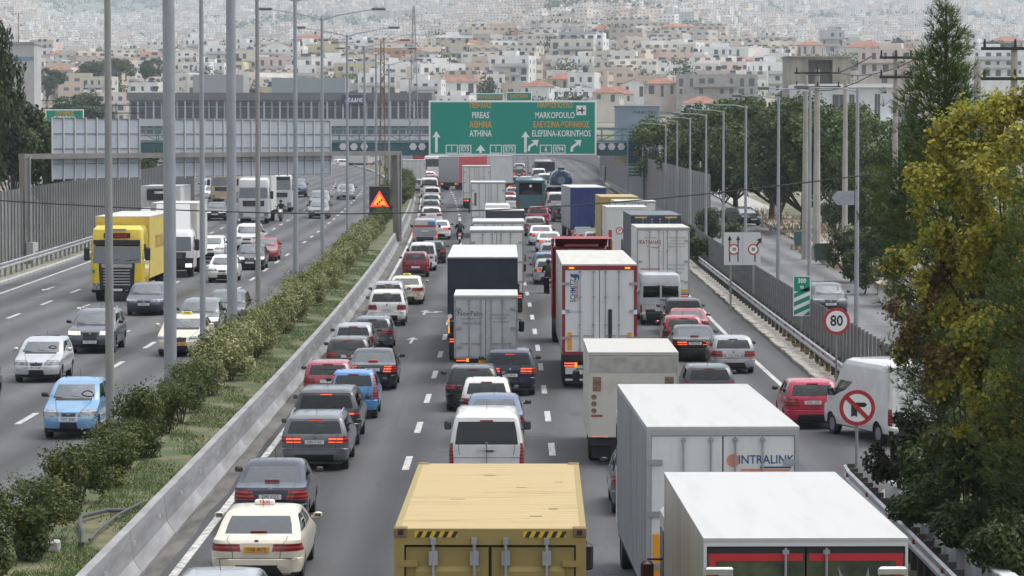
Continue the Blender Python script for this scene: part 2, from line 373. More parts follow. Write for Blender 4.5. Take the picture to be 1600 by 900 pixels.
strip('kerb', fr(84, 420, 6), lambda y: 20.05+max(0, y-170)*.02, lambda y: 20.2+max(0, y-170)*.02, lambda y: gz(y)+.281, CONC)
# stone shoulder between the slow lane and the second guard rail
STONE = mat('pale_stone', (.44, .41, .36), .95, col2=(.22, .20, .17), scale=2.2, bump=.6, lo=.35, hi=.6)
shoulder = strip('shoulder', fr(98, 300, 3), lambda y: RRf(y)-.0, lambda y: RRf(y)+1.0, lambda y: gz(y)+.10, STONE, 1)
km = MB().bbox(-.11, .11, -.48, .48, 0, .17, .02).mesh('kerb_stone', STONE)
for i, y in enumerate(fr(98.5, 235, 1.0)): inst('kerb_stone', km, shoulder, (RRf(y)-.02+rng.uniform(-.03, .03), y, gz(y)-.02+rng.uniform(-.03, .015)), rng.uniform(-.05, .05))
GUT = mat('gutter_dirt', (.15, .14, .125), .95, col2=(.075, .072, .068), scale=1.6, stretch=(1, .25, 1), lo=.36, hi=.6)
strip('gutter', fr(30, 500, 4), lambda y: -7.28+cxr(y), lambda y: -6.92+cxr(y)+.06*math.sin(y*.7), lambda y: gz(y)+.004, GUT, 1)
# lane markings: every dash is a piece
dash = npmesh('lane_dash', np.array([(-.075, -1.7, 0), (.075, -1.7, 0), (.075, 1.7, 0), (-.075, 1.7, 0)]), np.array([(0, 1, 2, 3)]), WHITEP)
dash_w = npmesh('lane_dash', np.array([(-.09, -1.7, 0), (.09, -1.7, 0), (.09, 1.7, 0), (-.09, 1.7, 0)]), np.array([(0, 1, 2, 3)]), WHITEP)
def dashes(X0, y0, y1, ph, road, left):
    y = ph
    while y < y0: y += 9.85
    while y < y1:
        f = cxl if left else cxr
        sl = (gz(y+1)-gz(y-1))/2
        o = inst('lane_dash', dash_w, road, (X0+f(y), y, gz(y)+(LEFTZ if left else 0)+.006)); o.rotation_euler = (math.atan(sl), 0, math.atan(-dcx(y, left)))
        y += 9.85
dashes(-2.76, 30, 520, 80.85, road_r, False); dashes(1.10, 30, 480, 84.4, road_r, False); dashes(5.1, 30, 420, 80.0, road_r, False)
dashes(-13.62, 60, 420, 86.0, road_l, True); dashes(-17.35, 60, 420, 82.0, road_l, True); dashes(-21.55, 60, 420, 84.0, road_l, True)
def solid(X, y0, y1, wd, road, left=False, zz=.006, st=6):
    f = cxl if left else cxr
    return strip('edge_line', fr(y0, y1, st), lambda y: (X(y) if callable(X) else X+f(y))-wd/2, lambda y: (X(y) if callable(X) else X+f(y))+wd/2, lambda y: gz(y)+(LEFTZ if left else 0)+zz, WHITEP, 1, None, road)
solid(-6.66, 30, 500, .18, road_r); solid(lambda y: interp([(97, 9.35), (130, 9.2), (200, 9.4), (330, 9.6)], y), 97, 330, .18, road_r); solid(7.3, 20, 73, .16, road_r)
solid(-24.95, 60, 320, .18, road_l, True); solid(-10.6, 60, 420, .12, road_l, True)
solid(lambda y: 14.0, 95, 220, .12, None, zz=.16).name = 'service_road_line'
bpy.data.objects['service_road_line']['kind'] = 'structure'
# arrows painted in the lanes
def arrow_mark(X, y, road, left, away=True, turn=0):
    P = [(-.08, -2.2), (.08, -2.2), (.08, .6), (.34, .6), (0, 2.2), (-.34, .6), (-.08, .6)]
    m = MB(); zz = gz(y)+(LEFTZ if left else 0)+.012
    m.face([(a, b if away else -b, 0) for a, b in (P if away else P[::-1])])
    if turn: m.face([(turn*.08, -.9, .001), (turn*.08, -.2, .001), (turn*.6, .6, .001), (turn*.6, 1.3, .001), (turn*1.25, .45, .001), (turn*.62, -.7, .001), (turn*.6, -.1, .001)][::int(turn)])
    o = m.build('lane_arrow', WHITEP, road); o.scale = (.75, .9, 1); o.location = (X+(cxl if left else cxr)(y), y, zz)
for X, y, t in ((-4.1, 128, 0), (-4.0, 147, 1), (3.1, 150, 0), (-4.6, 205, 0)): arrow_mark(X, y, road_r, False, True, t)
for X, y, t in ((-15.4, 122, 0), (-19.4, 140, 0), (-19.4, 112, 0), (-23.2, 155, 0), (-23.1, 118, 0), (-11.9, 140, 0)): arrow_mark(X, y, road_l, True, False, t)
# gore at the end of the near guard rail: worn white hatching on a paved wedge
gore = MB(); gore.face([(7.9, 66, .02), (9.2, 66, .02), (10.5, 76.2, .02), (9.6, 77.6, .02), (8.0, 76.5, .02)]); gore = gore.build('pavement', mat('worn_paving', (.30, .28, .25), .95, var=.35, scale=1.2)); gore['kind'] = 'structure'
for a in ([(7.0, 74.6), (7.4, 73.6), (10.2, 76.6), (9.9, 77.6)], [(7.0, 71.6), (7.2, 70.8), (8.6, 73.2), (8.3, 73.8)], [(8.5, 76.8), (10.7, 75.2), (10.9, 75.8), (8.6, 77.4)]):
    m = MB(); m.face([(x, y, .030) for x, y in a]); m.build('gore_stripe', WHITEP, gore)
# ------------------------------------------------------------------ median: jersey barrier, soil bed, kerb
JC = mat('barrier_concrete', (.27, .27, .278), .8, var=.32, scale=.9, stretch=(1, .35, 2.5), bump=.15)
prof = [(0, 0), (0, .08), (-.17, .33), (-.24, .90), (-.42, .90), (-.50, .33), (-.66, 0)]
jb = empty('jersey_barrier', (-7.27, 30, 0), 0, 'long grey concrete barrier along the planted median', 'barrier')
bl = MB(); bl.prism(prof, -2.99, 2.99); blm = bl.mesh('barrier_block', JC)
refl_m = MB().box(-.02, .035, -.01, .01, -.05, .05).mesh('reflector', mat('reflector_white', (.75, .75, .73), .3))
yb = 33.0
while yb < 520:
    sl = (gz(yb+1)-gz(yb-1))/2
    o = inst('barrier_block', blm, jb, (cxr(yb), yb-30, gz(yb)), rng.uniform(-.002, .002)+math.atan(-dcx(yb))); o.rotation_euler[0] = math.atan(sl)
    yb += 6.0
yb = 51.7
while yb < 260:
    inst('reflector', refl_m, jb, (cxr(yb)-.185, yb-30, gz(yb)+.62)); yb += 4.3
bed = strip('median_bed', fr(30, 560, 3), lambda y: -10.12+cxl(y), lambda y: -7.69+cxr(y), lambda y: gz(y)+.80, SOIL, 4)
kbm = MB().bbox(-.15, .15, -.49, .49, -.12, .16, .02).mesh('kerb_stone', CONC)
for y in fr(55, 170, 1.0): inst('kerb_stone', kbm, bed, (-10.18+cxl(y), y, gz(y)+LEFTZ), rng.uniform(-.01, .01))
strip('kerb', fr(170.5, 560, 6), lambda y: -10.33+cxl(y), lambda y: -10.03+cxl(y), lambda y: gz(y)+LEFTZ+.16, CONC, 1)
# ------------------------------------------------------------------ guard rails
WPROF = [(0, .45), (-.05, .48), (-.05, .55), (0, .60), (0, .64), (-.05, .69), (-.05, .76), (0, .79), (.012, .79), (.012, .45)]
def guard_rail(name, label, path, post_every=2.0, postm=None, reflect=0, flip=False, postw=.07):
    root = empty(name, (path[0][0], path[0][1], path[0][2]), 0, label, 'guard rail')
    o0 = Vector(path[0]); rel = [tuple(Vector(p)-o0) for p in path]
    pr = [(-a, b) for a, b in WPROF] if flip else WPROF
    sweep(pr, rel, True).build('rail', mat('rail_steel', (.42, .43, .44), .45, .3, var=.25, scale=1.5), root)
    pm = MB().box(-postw, postw, -.05, .05, 0, .86).mesh('post', postm or GALV)
    rm = MB().box(-.03, .03, -.03, .03, -.05, .05).mesh('reflector', mat('reflector_red', (.35, .03, .03), .4))
    tot = 0; acc = 0; k = 0
    for a, b in zip(path, path[1:]):
        d = (Vector(b)-Vector(a)).length
        while acc < d:
            p = Vector(a).lerp(Vector(b), acc/d)-o0
            inst('post', pm, root, (p.x+(.10 if not flip else -.10), p.y, p.z))
            if reflect and k % reflect == 0: inst('reflector', rm, root, (p.x+(-.06 if not flip else .06), p.y, p.z+.70))
            k += 1; acc += post_every
        acc -= d
    return root
PST = mat('dark_post', (.07, .06, .055), .8, var=.3)
guard_rail('guard_rail', 'grey steel guard rail on dark posts beside the white retaining wall', [(7.95+(.06 if y > 72 else 0), y, 0) for y in fr(36, 73.5, 3)], 1.0, PST, 4, False, .09)
guard_rail('guard_rail', 'long grey guard rail with red reflectors along the picket fence', [(RRf(y)+.55, y, gz(y)+.02) for y in fr(99, 300, 4)], 2.0, PST, 2, False, .07)
guard_rail('guard_rail', 'grey guard rail at the far left in front of the tall panel fence', [(-27.3+cxl(y), y, gz(y)+LEFTZ) for y in fr(116, 300, 4)], 2.0, GALV, 0, True)
strip('verge', fr(90, 330, 6), lambda y: -60+cxl(y), lambda y: -26.2+cxl(y), lambda y: gz(y)+LEFTZ-.02, mat('gravel_verge', (.30, .28, .24), .95, col2=(.13, .13, .08), scale=1.2), 2)
for y in fr(116, 300, 1.5): inst('kerb_stone', kbm, bpy.data.objects['verge'], (-26.3+cxl(y), y, gz(y)+LEFTZ-.02), 0, (1, 1.5, 1))
# ------------------------------------------------------------------ fences
PANEL = bpy.data.materials.new('hazy_panel'); PANEL.use_nodes = True
_t = PANEL.node_tree; _b = _t.nodes['Principled BSDF']; _b.inputs['Base Color'].default_value = (.25, .25, .25, 1); _b.inputs['Roughness'].default_value = .4
_mx = _n(_t, 'ShaderNodeMixShader'); _tr = _n(_t, 'ShaderNodeBsdfTransparent'); _mx.inputs[0].default_value = .50; _t.links.new(_tr.outputs[0], _mx.inputs[1]); _t.links.new(_b.outputs[0], _mx.inputs[2]); _t.links.new(_mx.outputs[0], _t.nodes['Material Output'].inputs[0])
PANEL2 = PANEL.copy(); PANEL2.name = 'thin_mesh_panel'; [n_ for n_ in PANEL2.node_tree.nodes if n_.type == 'MIX_SHADER'][0].inputs[0].default_value = .30
def panel_fence(name, label, X, y0, y1, step, z, h, postw, panelm, postm, cat='fence', baseh=.3, top=None):
    root = empty(name, (X(y0), y0, z(y0)), 0, label, cat)
    pm = MB().box(-.05, .05, -postw, postw, 0, h+.05).mesh('post', postm)
    qm = MB().box(-.015, .015, postw+.002, step-postw-.002, baseh, h).mesh('panel', panelm)
    bm_ = MB().box(-.08, .08, .0, step-.004, -.1, baseh-.003).mesh('plinth', CONC)
    y = y0
    while y < y1:
        a = Vector((X(y), y, z(y))); b = Vector((X(y+step), y+step, z(y+step))); rz = math.atan2(-(b.x-a.x), step)
        loc = tuple(a-Vector((X(y0), y0, z(y0))))
        inst('post', pm, root, loc, rz); inst('panel', qm, root, loc, rz); inst('plinth', bm_, root, loc, rz); y += step
    return root
panel_fence('noise_fence', 'tall grey see-through panel fence beyond the left carriageway', lambda y: -28.6+cxl(y), 118, 300, 1.25, lambda y: gz(y)+LEFTZ-.02, 4.5, .055, PANEL, mat('fence_post_grey', (.12, .125, .13), .6, .3))
panel_fence('picket_fence', 'low grey post fence between the slow lane and the service road', lambda y: RRf(y)+1.15, 96, 236, 1.15, lambda y: gz(y)+.1, 1.9, .06, PANEL2, mat('picket_grey', (.17, .175, .175), .6, .2, var=.2))
panel_fence('noise_wall', 'tall grey noise wall at the far right behind the blue trailer', lambda y: 15.2-(y-236)*.0075, 236, 470, 2.2, lambda y: gz(y)+.1, 4.9, .06, mat('noise_wall_grey', (.30, .29, .29), .8, var=.15, scale=.6), mat('noise_post', (.17, .165, .16), .7))
# concrete wall that sweeps left behind the far traffic
P = [(13.3, 445), (15.2, 520), (16.4, 590), (16, 640), (14.6, 690), (10.5, 745), (5, 800), (-8, 850), (-30, 890)]
root = empty('concrete_wall', (*P[0], gz(445)), 0, 'pale concrete wall sweeping left behind the farthest traffic', 'wall')
for i in range(len(P)-1):
    a, b = P[i], P[i+1]; d = math.hypot(b[0]-a[0], b[1]-a[1]); n = max(1, int(d/9)); rz = math.atan2(b[1]-a[1], b[0]-a[0])
    for k in range(n):
        t = k/n; x, y = a[0]+(b[0]-a[0])*t, a[1]+(b[1]-a[1])*t
        MB().box(.02, d/n-.02, -.15, .15, -.5, 2.3).build('wall_panel', mat('wall_concrete', (.40, .385, .36), .85, var=.2, scale=.5), root, loc=(x-P[0][0], y-P[0][1], gz(min(y, 800))-gz(445)), rz=rz)
# retaining wall below the shrubs on the right
root = empty('retaining_wall', (8.6, 36, 0), 0, 'low whitewashed retaining wall under the shrubs at the right edge', 'wall')
for y in fr(36, 66, 3):
    MB().bbox(-.16, .16, 0, 2.985, 0, .95, .02).build('wall_block', mat('whitewash', (.50, .53, .53), .8, var=.2, scale=1.5), root, loc=(.30-.011*(y-36), y-36, 0))
m = MB().box(8.75, 60, 30, 69.5, -.2, .86); o = m.build('planting_bank', SOIL); o['kind'] = 'structure'
# ------------------------------------------------------------------ lamp posts, gantries, signs
POLE = mat('pole_grey', (.33, .355, .38), .45, .35, var=.18, scale=1.2, stretch=(1, 1, .3))
POLEW = mat('pole_weathered', (.30, .30, .29), .6, .2, var=.25, scale=1.2, stretch=(1, 1, .3))
def lamp_head(m, x, y, z, sx, L=.75):
    m.bbox(min(x, x+sx*L), max(x, x+sx*L), y-.14, y+.14, z-.06, z+.10, .04)
def lamp_post(name, label, X, Y, z0, h, r, arms, armlen=2.6, m=None, rise=.35, group=None, rz=0):
    root = empty(name, (X, Y, z0), rz, label, 'lamp post', group); m = m or POLE
    MB().tube([(0, 0, 0), (0, 0, h*.5), (0, 0, h)], r, 12, r*(.62 if r < .15 else .9)).build('pole', m, root, True)
    MB().bbox(-r*1.7, r*1.7, -r*1.7, r*1.7, -.1, .10, .02).build('base_plate', m, root)
    MB().box(-.05, .05, -r*1.04, -r*.8, .7, 1.15).build('service_hatch', POLEW, root)
    for sx in arms:
        a = MB().tube([(0, 0, h-.12), (sx*armlen*.3, 0, h+rise*.25), (sx*armlen, 0, h+rise)], .045 if len(arms) > 1 else .032, 6, .028).build('arm', m, root, True)
        mm = MB(); lamp_head(mm, sx*armlen*.97, 0, h+rise, sx, .75 if len(arms) > 1 else .5); mm.build('lamp_head', mat('lamp_housing', (.16, .165, .17), .5), a)
    return root
med = [(170, 76, .115, 1), (265, 90, .19, 0), (316, 99, .10, 1), (362, 110, .185, 0), (403, 121, .115, 1), (462, 142, .13, 1), (504, 168, .12, 1), (543, 202, .12, 1), (570, 234, .12, 1), (588, 262, .12, 1), (608, 312, .13, 1), (640, 420, .12, 1)]
desc = ['weathered slim pole rising from the dark shrubs, leftmost of the median poles', 'thickest pale grey pole in the median, second from the left', 'slim grey pole between the two thick median poles', 'second thick grey pole in the median, standing in the pale shrubs', 'slim weathered pole just right of the two thick ones', 'double arm lamp post with the highest arms above the grey building', 'double arm lamp post right of the one with the highest arms', 'double arm lamp post just left of the gantry leg', 'double arm lamp post just right of the gantry leg', 'double arm lamp post behind the warning screen', 'lamp post beside the yellow bridge pier', 'farthest lamp post of the median row']
for (px, Y, r, a), d in zip(med, desc):
    X = wx(px, Y); lamp_post('lamp_post', d, X, Y, gz(Y)+.8, 14.0 if a else 17.0, r, (-1, 1), 2.8, POLE if px not in (170, 403) else POLEW, .45)
rt = [(1339, 116, 10.4), (1265, 137, 10.7), (1216, 153, 10.6), (1165, 175, 10.4), (1130, 195, 10.3), (1103, 212, 10.2), (1078, 233, 10.1), (1058, 252, 10), (1040, 274, 9.8), (1004, 330, 9)]
rdesc = ['single arm lamp post nearest the camera, beside the round 80 sign', 'metal lamp post in front of the twin concrete poles', 'lamp post carrying a small plate, third of the right hand row', 'lamp post rising behind the lane arrow board', 'fifth lamp post of the right hand row', 'sixth lamp post of the right hand row', 'seventh lamp post of the right hand row, by the roadside bushes', 'eighth lamp post of the right hand row', 'ninth lamp post of the right hand row', 'farthest lamp post on the right, by the stair tower']
for (px, Y, zt), d in zip(rt, rdesc): lamp_post('lamp_post', d, wx(px, Y), Y, gz(Y)+.1, zt-gz(Y), .10, (-1,), 1.9, POLE, .04)
# overhead gantry with the backs of two direction boards
GZ = [Vector((-29.0, 183, 0)), Vector((-8.45, 226, 0))]
gd = GZ[1]-GZ[0]; gl = gd.length; grz = math.atan2(gd.y, gd.x)
root = empty('sign_gantry', (GZ[0].x, GZ[0].y, gz(190)+LEFTZ), grz, 'brown grey steel gantry spanning the left carriageway', 'gantry')
GM = mat('gantry_steel', (.22, .205, .19), .6, .2, var=.2, scale=.6)
zb_ = 7.75-gz(190)-LEFTZ
MB().box(-.35, gl+.3, -.22, .22, zb_-.35, zb_-.04).build('beam', GM, root)
MB().box(-.30, .28, -.2, .2, -.2, zb_-.352).build('leg', GM, root); MB().prism([(gl-.45, zb_-.352), (gl+.30, zb_-.352), (gl+.26, -.2), (gl-.14, -.2)], -.24, .24).build('leg', GM, root)
MB().box(.05, .12, -.34, -.25, .5, zb_-.2).build('cable_duct', GALV, root); MB().box(gl+.02, gl+.10, -.34, -.25, .5, zb_-.2).build('cable_duct', GALV, root)
MB().box(-.3, .25, -.75, -.26, .1, 1.2).build('control_cabinet', mat('cabinet_grey', (.5, .5, .5), .6), root)
SB = mat('sign_back', (.40, .445, .50), .5, .25, var=.14, scale=.7)
for (p0, p1), d in (((88, 224), 'grey back of the smaller direction board hung on the gantry'), ((279, 522), 'grey back of the wider direction board hung on the gantry')):
    # where the board's edges cross the gantry line
    def tcross(px):
        k = (px-800)/F; return (k*GZ[0].y-GZ[0].x)/(gd.x-k*gd.y)
    a, b = tcross(p0)*gl, tcross(p1)*gl
    br = empty('direction_board', tuple(GZ[0]+gd*(a/gl))[:2]+(gz(190)+LEFTZ,), grz, d, 'road sign')
    z0, z1 = 6.15-gz(190)-LEFTZ, 9.85-gz(190)-LEFTZ
    W_ = b-a; n = max(3, int(round(W_/1.2))); nr = 4
    for i in range(n):
        for j in range(nr):
            MB().box(W_*i/n+.012, W_*(i+1)/n-.012, .30, .34, z0+(z1-z0)*j/nr+.012, z0+(z1-z0)*(j+1)/nr-.012).build('sheet_panel', SB, br)
    for i in range(n+1): MB().box(W_*i/n-.045, W_*i/n+.045, .22, .297, z0-.1, z1+.08).build('rib', mat('rib_pale', (.50, .49, .47), .6), br)
    for j in range(nr+1): MB().box(-.04, W_+.04, .255, .298, z0+(z1-z0)*j/nr-.02, z0+(z1-z0)*j/nr+.02).build('rail', mat('dark_rail', (.12, .12, .12), .6), br)
# teal footbridge with stair tower and the big green direction sign hung on it
BY = 335.0; TEAL = mat('teal_paint', (.045, .115, .135), .5, var=.15, scale=.5); TEALP = mat('pale_teal', (.16, .23, .25), .5)
root = empty('footbridge', (0, BY, gz(BY)), 0, 'teal steel footbridge crossing the motorway behind the green sign', 'bridge')
zz = lambda py: wz(py, BY)-gz(BY)
x0, x1 = wx(215, BY), wx(1000, BY)
MB().box(x0, x1, -.9, .9, zz(243), zz(223)).build('deck_beam', TEAL, root); MB().box(x0, x1, -1.0, 1.0, zz(222.5), zz(219)).build('deck_edge', TEALP, root)
for s_ in (-1, 1):
    MB().box(x0, x1, s_*.95-.05, s_*.95+.05, zz(203), zz(199.5)).build('top_chord', TEALP, root)
    MB().box(x0, x1, s_*.95-.04, s_*.95+.04, zz(213), zz(211)).build('hand_rail', TEALP, root)
xx = x0; k = 0
while xx < x1-1:
    for s_ in (-.95, .95):
        MB().box(xx-.05, xx+.05, s_-.06, s_+.06, zz(219), zz(203)).build('truss_post', TEALP, root)
    MB().tube([(xx, -.95, zz(219) if k % 2 else zz(203)), (xx+2.2, -.95, zz(203) if k % 2 else zz(219))], .05, 5).build('truss_diagonal', TEALP, root)
    xx += 2.2; k += 1
hexm = MB(); hexm.lathe_x([(-.05, .42), (.05, .42)], 6); hexm.v = [(b, a, c) for a, b, c in hexm.v]; hexme = hexm.mesh('hexagon_badge', mat('hexagon_white', (.62, .62, .63), .5))
for px in (537, 554, 570, 646, 660, 940, 955, 970): inst('hexagon_badge', hexme, root, (wx(px, BY), -.97, zz(229)))
PIER = mat('ochre_concrete', (.36, .31, .17), .8, var=.2, scale=.6)
o = MB().box(wx(603, BY), wx(627, BY), -.8, .8, zz(258)-.3, zz(243.5)).build('pier_cap', PIER, root); MB().box(wx(609, BY), wx(620, BY), -.5, .5, -.2, zz(258)-.302).build('pier', PIER, root)
MB().box(wx(962, BY), wx(1010, BY), -.8, .8, zz(256), zz(243.5)).build('pier_cap', PIER, root)
MB().box(wx(1001, BY), wx(1007, BY), -.4, .4, -.2, zz(195)).build('pier', GALV, root)
for i in range(14): MB().box(wx(981, BY), wx(1001, BY), -1.6, -1.0, zz(275)+i*.36, zz(275)+i*.36+.20).build('stair_tread', TEAL, root)
for px in (980, 1001.5): MB().box(wx(px, BY)-.06, wx(px, BY)+.06, -1.65, -.95, -.2, zz(195)).build('stair_stringer', mat('stair_blue', (.20, .33, .37), .5), root)
SG = mat('sign_green', (.0, .255, .185), .45); SW = mat('sign_white', (.80, .81, .80), .45); SYL = mat('sign_yellow', (.75, .33, .012), .5)
SYB = BY-1.6
def sx_(px): return wx(px, SYB)
sgn = empty('direction_sign', (sx_(801), SYB, wz(243, SYB)), 0, 'large green overhead direction sign with white arrows and an aeroplane symbol', 'road sign')
W2 = sx_(932)-sx_(801); HH = wz(157, SYB)-wz(243, SYB); pxm = SYB/F
MB().bbox(-W2, W2, 0, .12, 0, HH, .05).build('border_plate', SW, sgn); MB().bbox(-W2+.17, W2-.17, -.012, .05, .17, HH-.17, .04).build('green_face', SG, sgn)
def spx(px, py): return ((px-801)*pxm, -.02, (243-py)*pxm)
for tx, px, py, sz, m_, xs in (('ΠΕΙΡΑΙΑΣ', 751, 165, 10.5, SYL, .66), ('PIREAS', 751, 180.5, 12.5, SW, .66), ('ΑΘΗΝΑ', 751, 195, 12.5, SYL, .70), ('ATHINA', 751, 209, 12.5, SW, .68), ('ΜΑΡΚΟΠΟΥΛΟ', 867, 165, 10.5, SYL, .66), ('MARKOPOULO', 867, 180.5, 12.5, SW, .66), ('ΕΛΕΥΣΙΝΑ-ΚΟΡΙΝΘΟΣ', 877, 195, 11.5, SYL, .66), ('ELEFSINA-KORINTHOS', 877, 209, 12.5, SW, .66)):
    lettering(tx, sz*pxm*1.1, m_, sgn, spx(px, py), xs, .008*sz*pxm*1.6)
def arrow(px, y0, y1, wd=4.2, head=6.5, bend=0):
    m = MB(); hw = wd/2
    if bend == 0: m.face([spx(px-hw, y0), spx(px+hw, y0), spx(px+hw, y1+9), spx(px+head, y1+10), spx(px, y1), spx(px-head, y1+10), spx(px-hw, y1+9)])
    else:
        m.face([spx(px-hw, y0), spx(px+hw, y0), spx(px+hw+1, y0-6), spx(px+11, y1+6.5), spx(px+13, y1+11), spx(px+15.5, y1-.5), spx(px+4, y1), spx(px+8, y1+3.5), spx(px-hw+1, y0-8)])
    m.build('arrow', SW, sgn)
arrow(682, 238, 205); arrow(821, 238, 205); arrow(751, 239, 226, 4, 7.5); arrow(826, 236, 219, 3.4, 5, 1); arrow(893, 237, 219, 4, 5, 1)
for px, tx in ((706, '1'), (727, 'E75'), (775, '1'), (796, 'E75'), (853, '6'), (874, 'E94')):
    m = MB(); ww = 9.5
    for a, b, c_, d_ in ((px-ww, px+ww, 227.5, 226.2), (px-ww, px+ww, 239.8, 238.5), (px-ww, px-ww+1.3, 238.5, 227.5), (px+ww-1.3, px+ww, 238.5, 227.5)): m.face([spx(a, c_), spx(b, c_), spx(b, d_), spx(a, d_)])
    m.build('shield_outline', SW, sgn); lettering(tx, 9.2*pxm*1.15, SW, sgn, spx(px, 233), .82, .012)
o = MB(); o.face([spx(900.5, 180), spx(915.5, 180), spx(915.5, 165), spx(900.5, 165)]); o.build('symbol_plate', SW, sgn)
m = MB(); q = lambda a, b: (spx(908+a, 172.5+b)[0], -.026, spx(908+a, 172.5+b)[2])
m.face([q(-6, 1), q(-5, -.6), q(5, -.9), q(6.2, 0), q(5, .9), q(-5, 1.4)]); m.face([q(-1, 0), q(1.5, -6), q(2.6, -6), q(2.2, 0)]); m.face([q(-1, .2), q(2.2, .2), q(2.6, 6), q(1.5, 6)]); m.face([q(-5.8, .4), q(-6, -3), q(-5.2, -3), q(-4, .4)]); m.face([q(-5.8, .4), q(-4, .4), q(-5.2, 3), q(-6, 3)])
m.build('aeroplane_symbol', INK, sgn)
for px, dz in ((720, 0), (885, 0)): MB().box((px-801)*pxm-.1, (px-801)*pxm+.1, .13, .68, .6, HH-.4).build('bracket', GALV, sgn)
# two smaller green signs showing over its upper edge, and one at the far left
def small_sign(x0, x1, y0, y1, Y, txt, d, m2=SYL):
    r_ = empty('direction_sign', (wx((x0+x1)/2, Y), Y, wz(y1, Y)), 0, d, 'road sign'); w_ = (x1-x0)*Y/F/2; h_ = (y1-y0)*Y/F
    MB().bbox(-w_, w_, 0, .1, 0, h_, .04).build('border_plate', SW, r_); MB().box(-w_+.12, w_-.12, -.012, -.001, .12, h_-.12).build('green_face', SG, r_)
    for tx, py, mm_ in txt: lettering(tx, 7.5*Y/F, mm_, r_, (0, -.02, (y1-py)*Y/F), .75, .01)
    for s_ in (-1, 1): MB().box(s_*w_*.7-.1, s_*w_*.7+.1, .12, .32, -wz(y1, Y)+elev(0, Y), h_).build('support_post', GALV, r_)
small_sign(744, 787, 146, 190, 480, [('ΜΑΡΚΟΠΟΥΛΟ', 152, SYL)], 'small green sign peeping over the left half of the big one')
small_sign(791, 831, 144, 190, 480, [('ΕΛΕΥΣΙΝΑ', 151, SYL)], 'small green sign peeping over the middle of the big one')
small_sign(72, 132, 171, 208, 330, [('ΚΟΡΙΝΘΟΣ', 177, SYL), ('KORINTHOS', 184, SW)], 'green direction sign at the far left behind the trees')
# warning screen
VY = 255.0
vm = empty('warning_screen', (wx(593, VY), VY, gz(VY)+.8), 0, 'black electronic screen showing an orange traffic queue triangle', 'road sign')
zq = lambda py: wz(py, VY)-gz(VY)-.8
hw = 16*VY/F
MB().bbox(-hw, hw, 0, .35, zq(335), zq(291), .04).build('housing', BLK, vm); MB().box(-.12, .12, .1, .3, -.1, zq(335)-.002).build('post', GALV, vm)
tri = lambda r_, y_: [(-r_*.90, y_, zq(314)-r_*.55), (r_*.90, y_, zq(314)-r_*.55), (0, y_, zq(314)+r_*1.0)]
m = MB(); m.face(tri(.88, -.012)); m.build('red_triangle', mat('led_red', (.6, .02, .02), .4, emit=(1, .06, .05), estr=.85), vm)
m = MB(); m.face(tri(.62, -.018)); m.build('orange_field', mat('led_orange', (.8, .25, .02), .4, emit=(1, .27, .02), estr=.85), vm)
m = MB()
for cx_, cz_ in ((-.16, -.14), (.02, .02), (.18, .18)): m.box(cx_-.10, cx_+.10, -.026, -.020, zq(314)+cz_-.13-.04, zq(314)+cz_-.03-.04); m.box(cx_-.065, cx_+.065, -.026, -.020, zq(314)+cz_-.07, zq(314)+cz_-.01)
m.build('queue_symbol', INK, vm)
# roadside signs on the right
SRED = mat('sign_red', (.42, .03, .035), .45)
def disc(r_, y_, n=28):
    m = MB(); m.face([(r_*math.cos(2*math.pi*i/n), y_, r_*math.sin(2*math.pi*i/n)) for i in range(n)]); return m
def round_sign(name, label, px, py, Y, r_, zbase):
    root = empty(name, (wx(px, Y), Y, zbase), 0, label, 'road sign'); zc = wz(py, Y)-zbase
    MB().tube([(0, .07, 0), (0, .07, zc+r_*.6)], .04, 8).build('post', POLEW, root, True)
    m = MB(); m.lathe_x([(-.012, r_), (.012, r_)], 28); m.v = [(b, a, c) for a, b, c in m.v]; p = m.build('red_rim', SRED, root, True, loc=(0, 0, zc))
    disc(r_*.78, -.016).build('white_face', SW, p)
    return root, p
r1, p1 = round_sign('speed_limit_sign', 'round red rimmed sign reading 80 beside the service road', 1308, 502, 105.8, .465, gz(105))
lettering('80', .52, INK, p1, (0, -.02, 0), .86, .012)
r2, p2 = round_sign('no_right_turn_sign', 'round red rimmed no right turn sign in front of the white van', 1341, 638, 80, .47, 0)
m = MB(); m.face([(-.16, -.020, -.24), (-.08, -.020, -.20), (.0, -.020, -.24), (0, -.020, .02), (.20, -.020, .02), (.26, -.020, .08), (.20, -.020, .14), (-.16, -.020, .14)]); m.build('arrow', INK, p2)
m = MB(); m.face([(-.30, -.026, .22), (-.22, -.026, .30), (.30, -.026, -.22), (.22, -.026, -.30)]); m.build('red_bar', SRED, p2)
Y = 122.5; root = empty('countdown_board', (wx(1253.5, Y), Y, gz(Y)), 0, 'green and white striped 300 m countdown board', 'road sign'); z0, z1 = wz(494, Y)-gz(Y), wz(431, Y)-gz(Y); h_ = 13.5*Y/F
MB().box(-h_, h_, 0, .03, z0, z1).build('white_plate', SW, root); MB().box(-.04, .04, .035, .1, 0, z1).build('post', POLEW, root)
MB().box(-h_+.03, h_-.03, -.006, -.001, z1-.62, z1-.03).build('green_field', mat('countdown_green', (.0, .25, .15), .5), root)
lettering('300', .26, SW, root, (0, -.012, z1-.20), .85, .008); lettering('m', .20, SW, root, (0, -.012, z1-.44), .9, .006)
m = MB(); GB = mat('countdown_green', (.0, .25, .15), .5)
for i in range(3): zz_ = z0+.10+i*.34; m.face([(-h_+.03, -.006, zz_-.06), (h_-.03, -.006, zz_+.22), (h_-.03, -.006, zz_+.40), (-h_+.03, -.006, zz_+.12)])
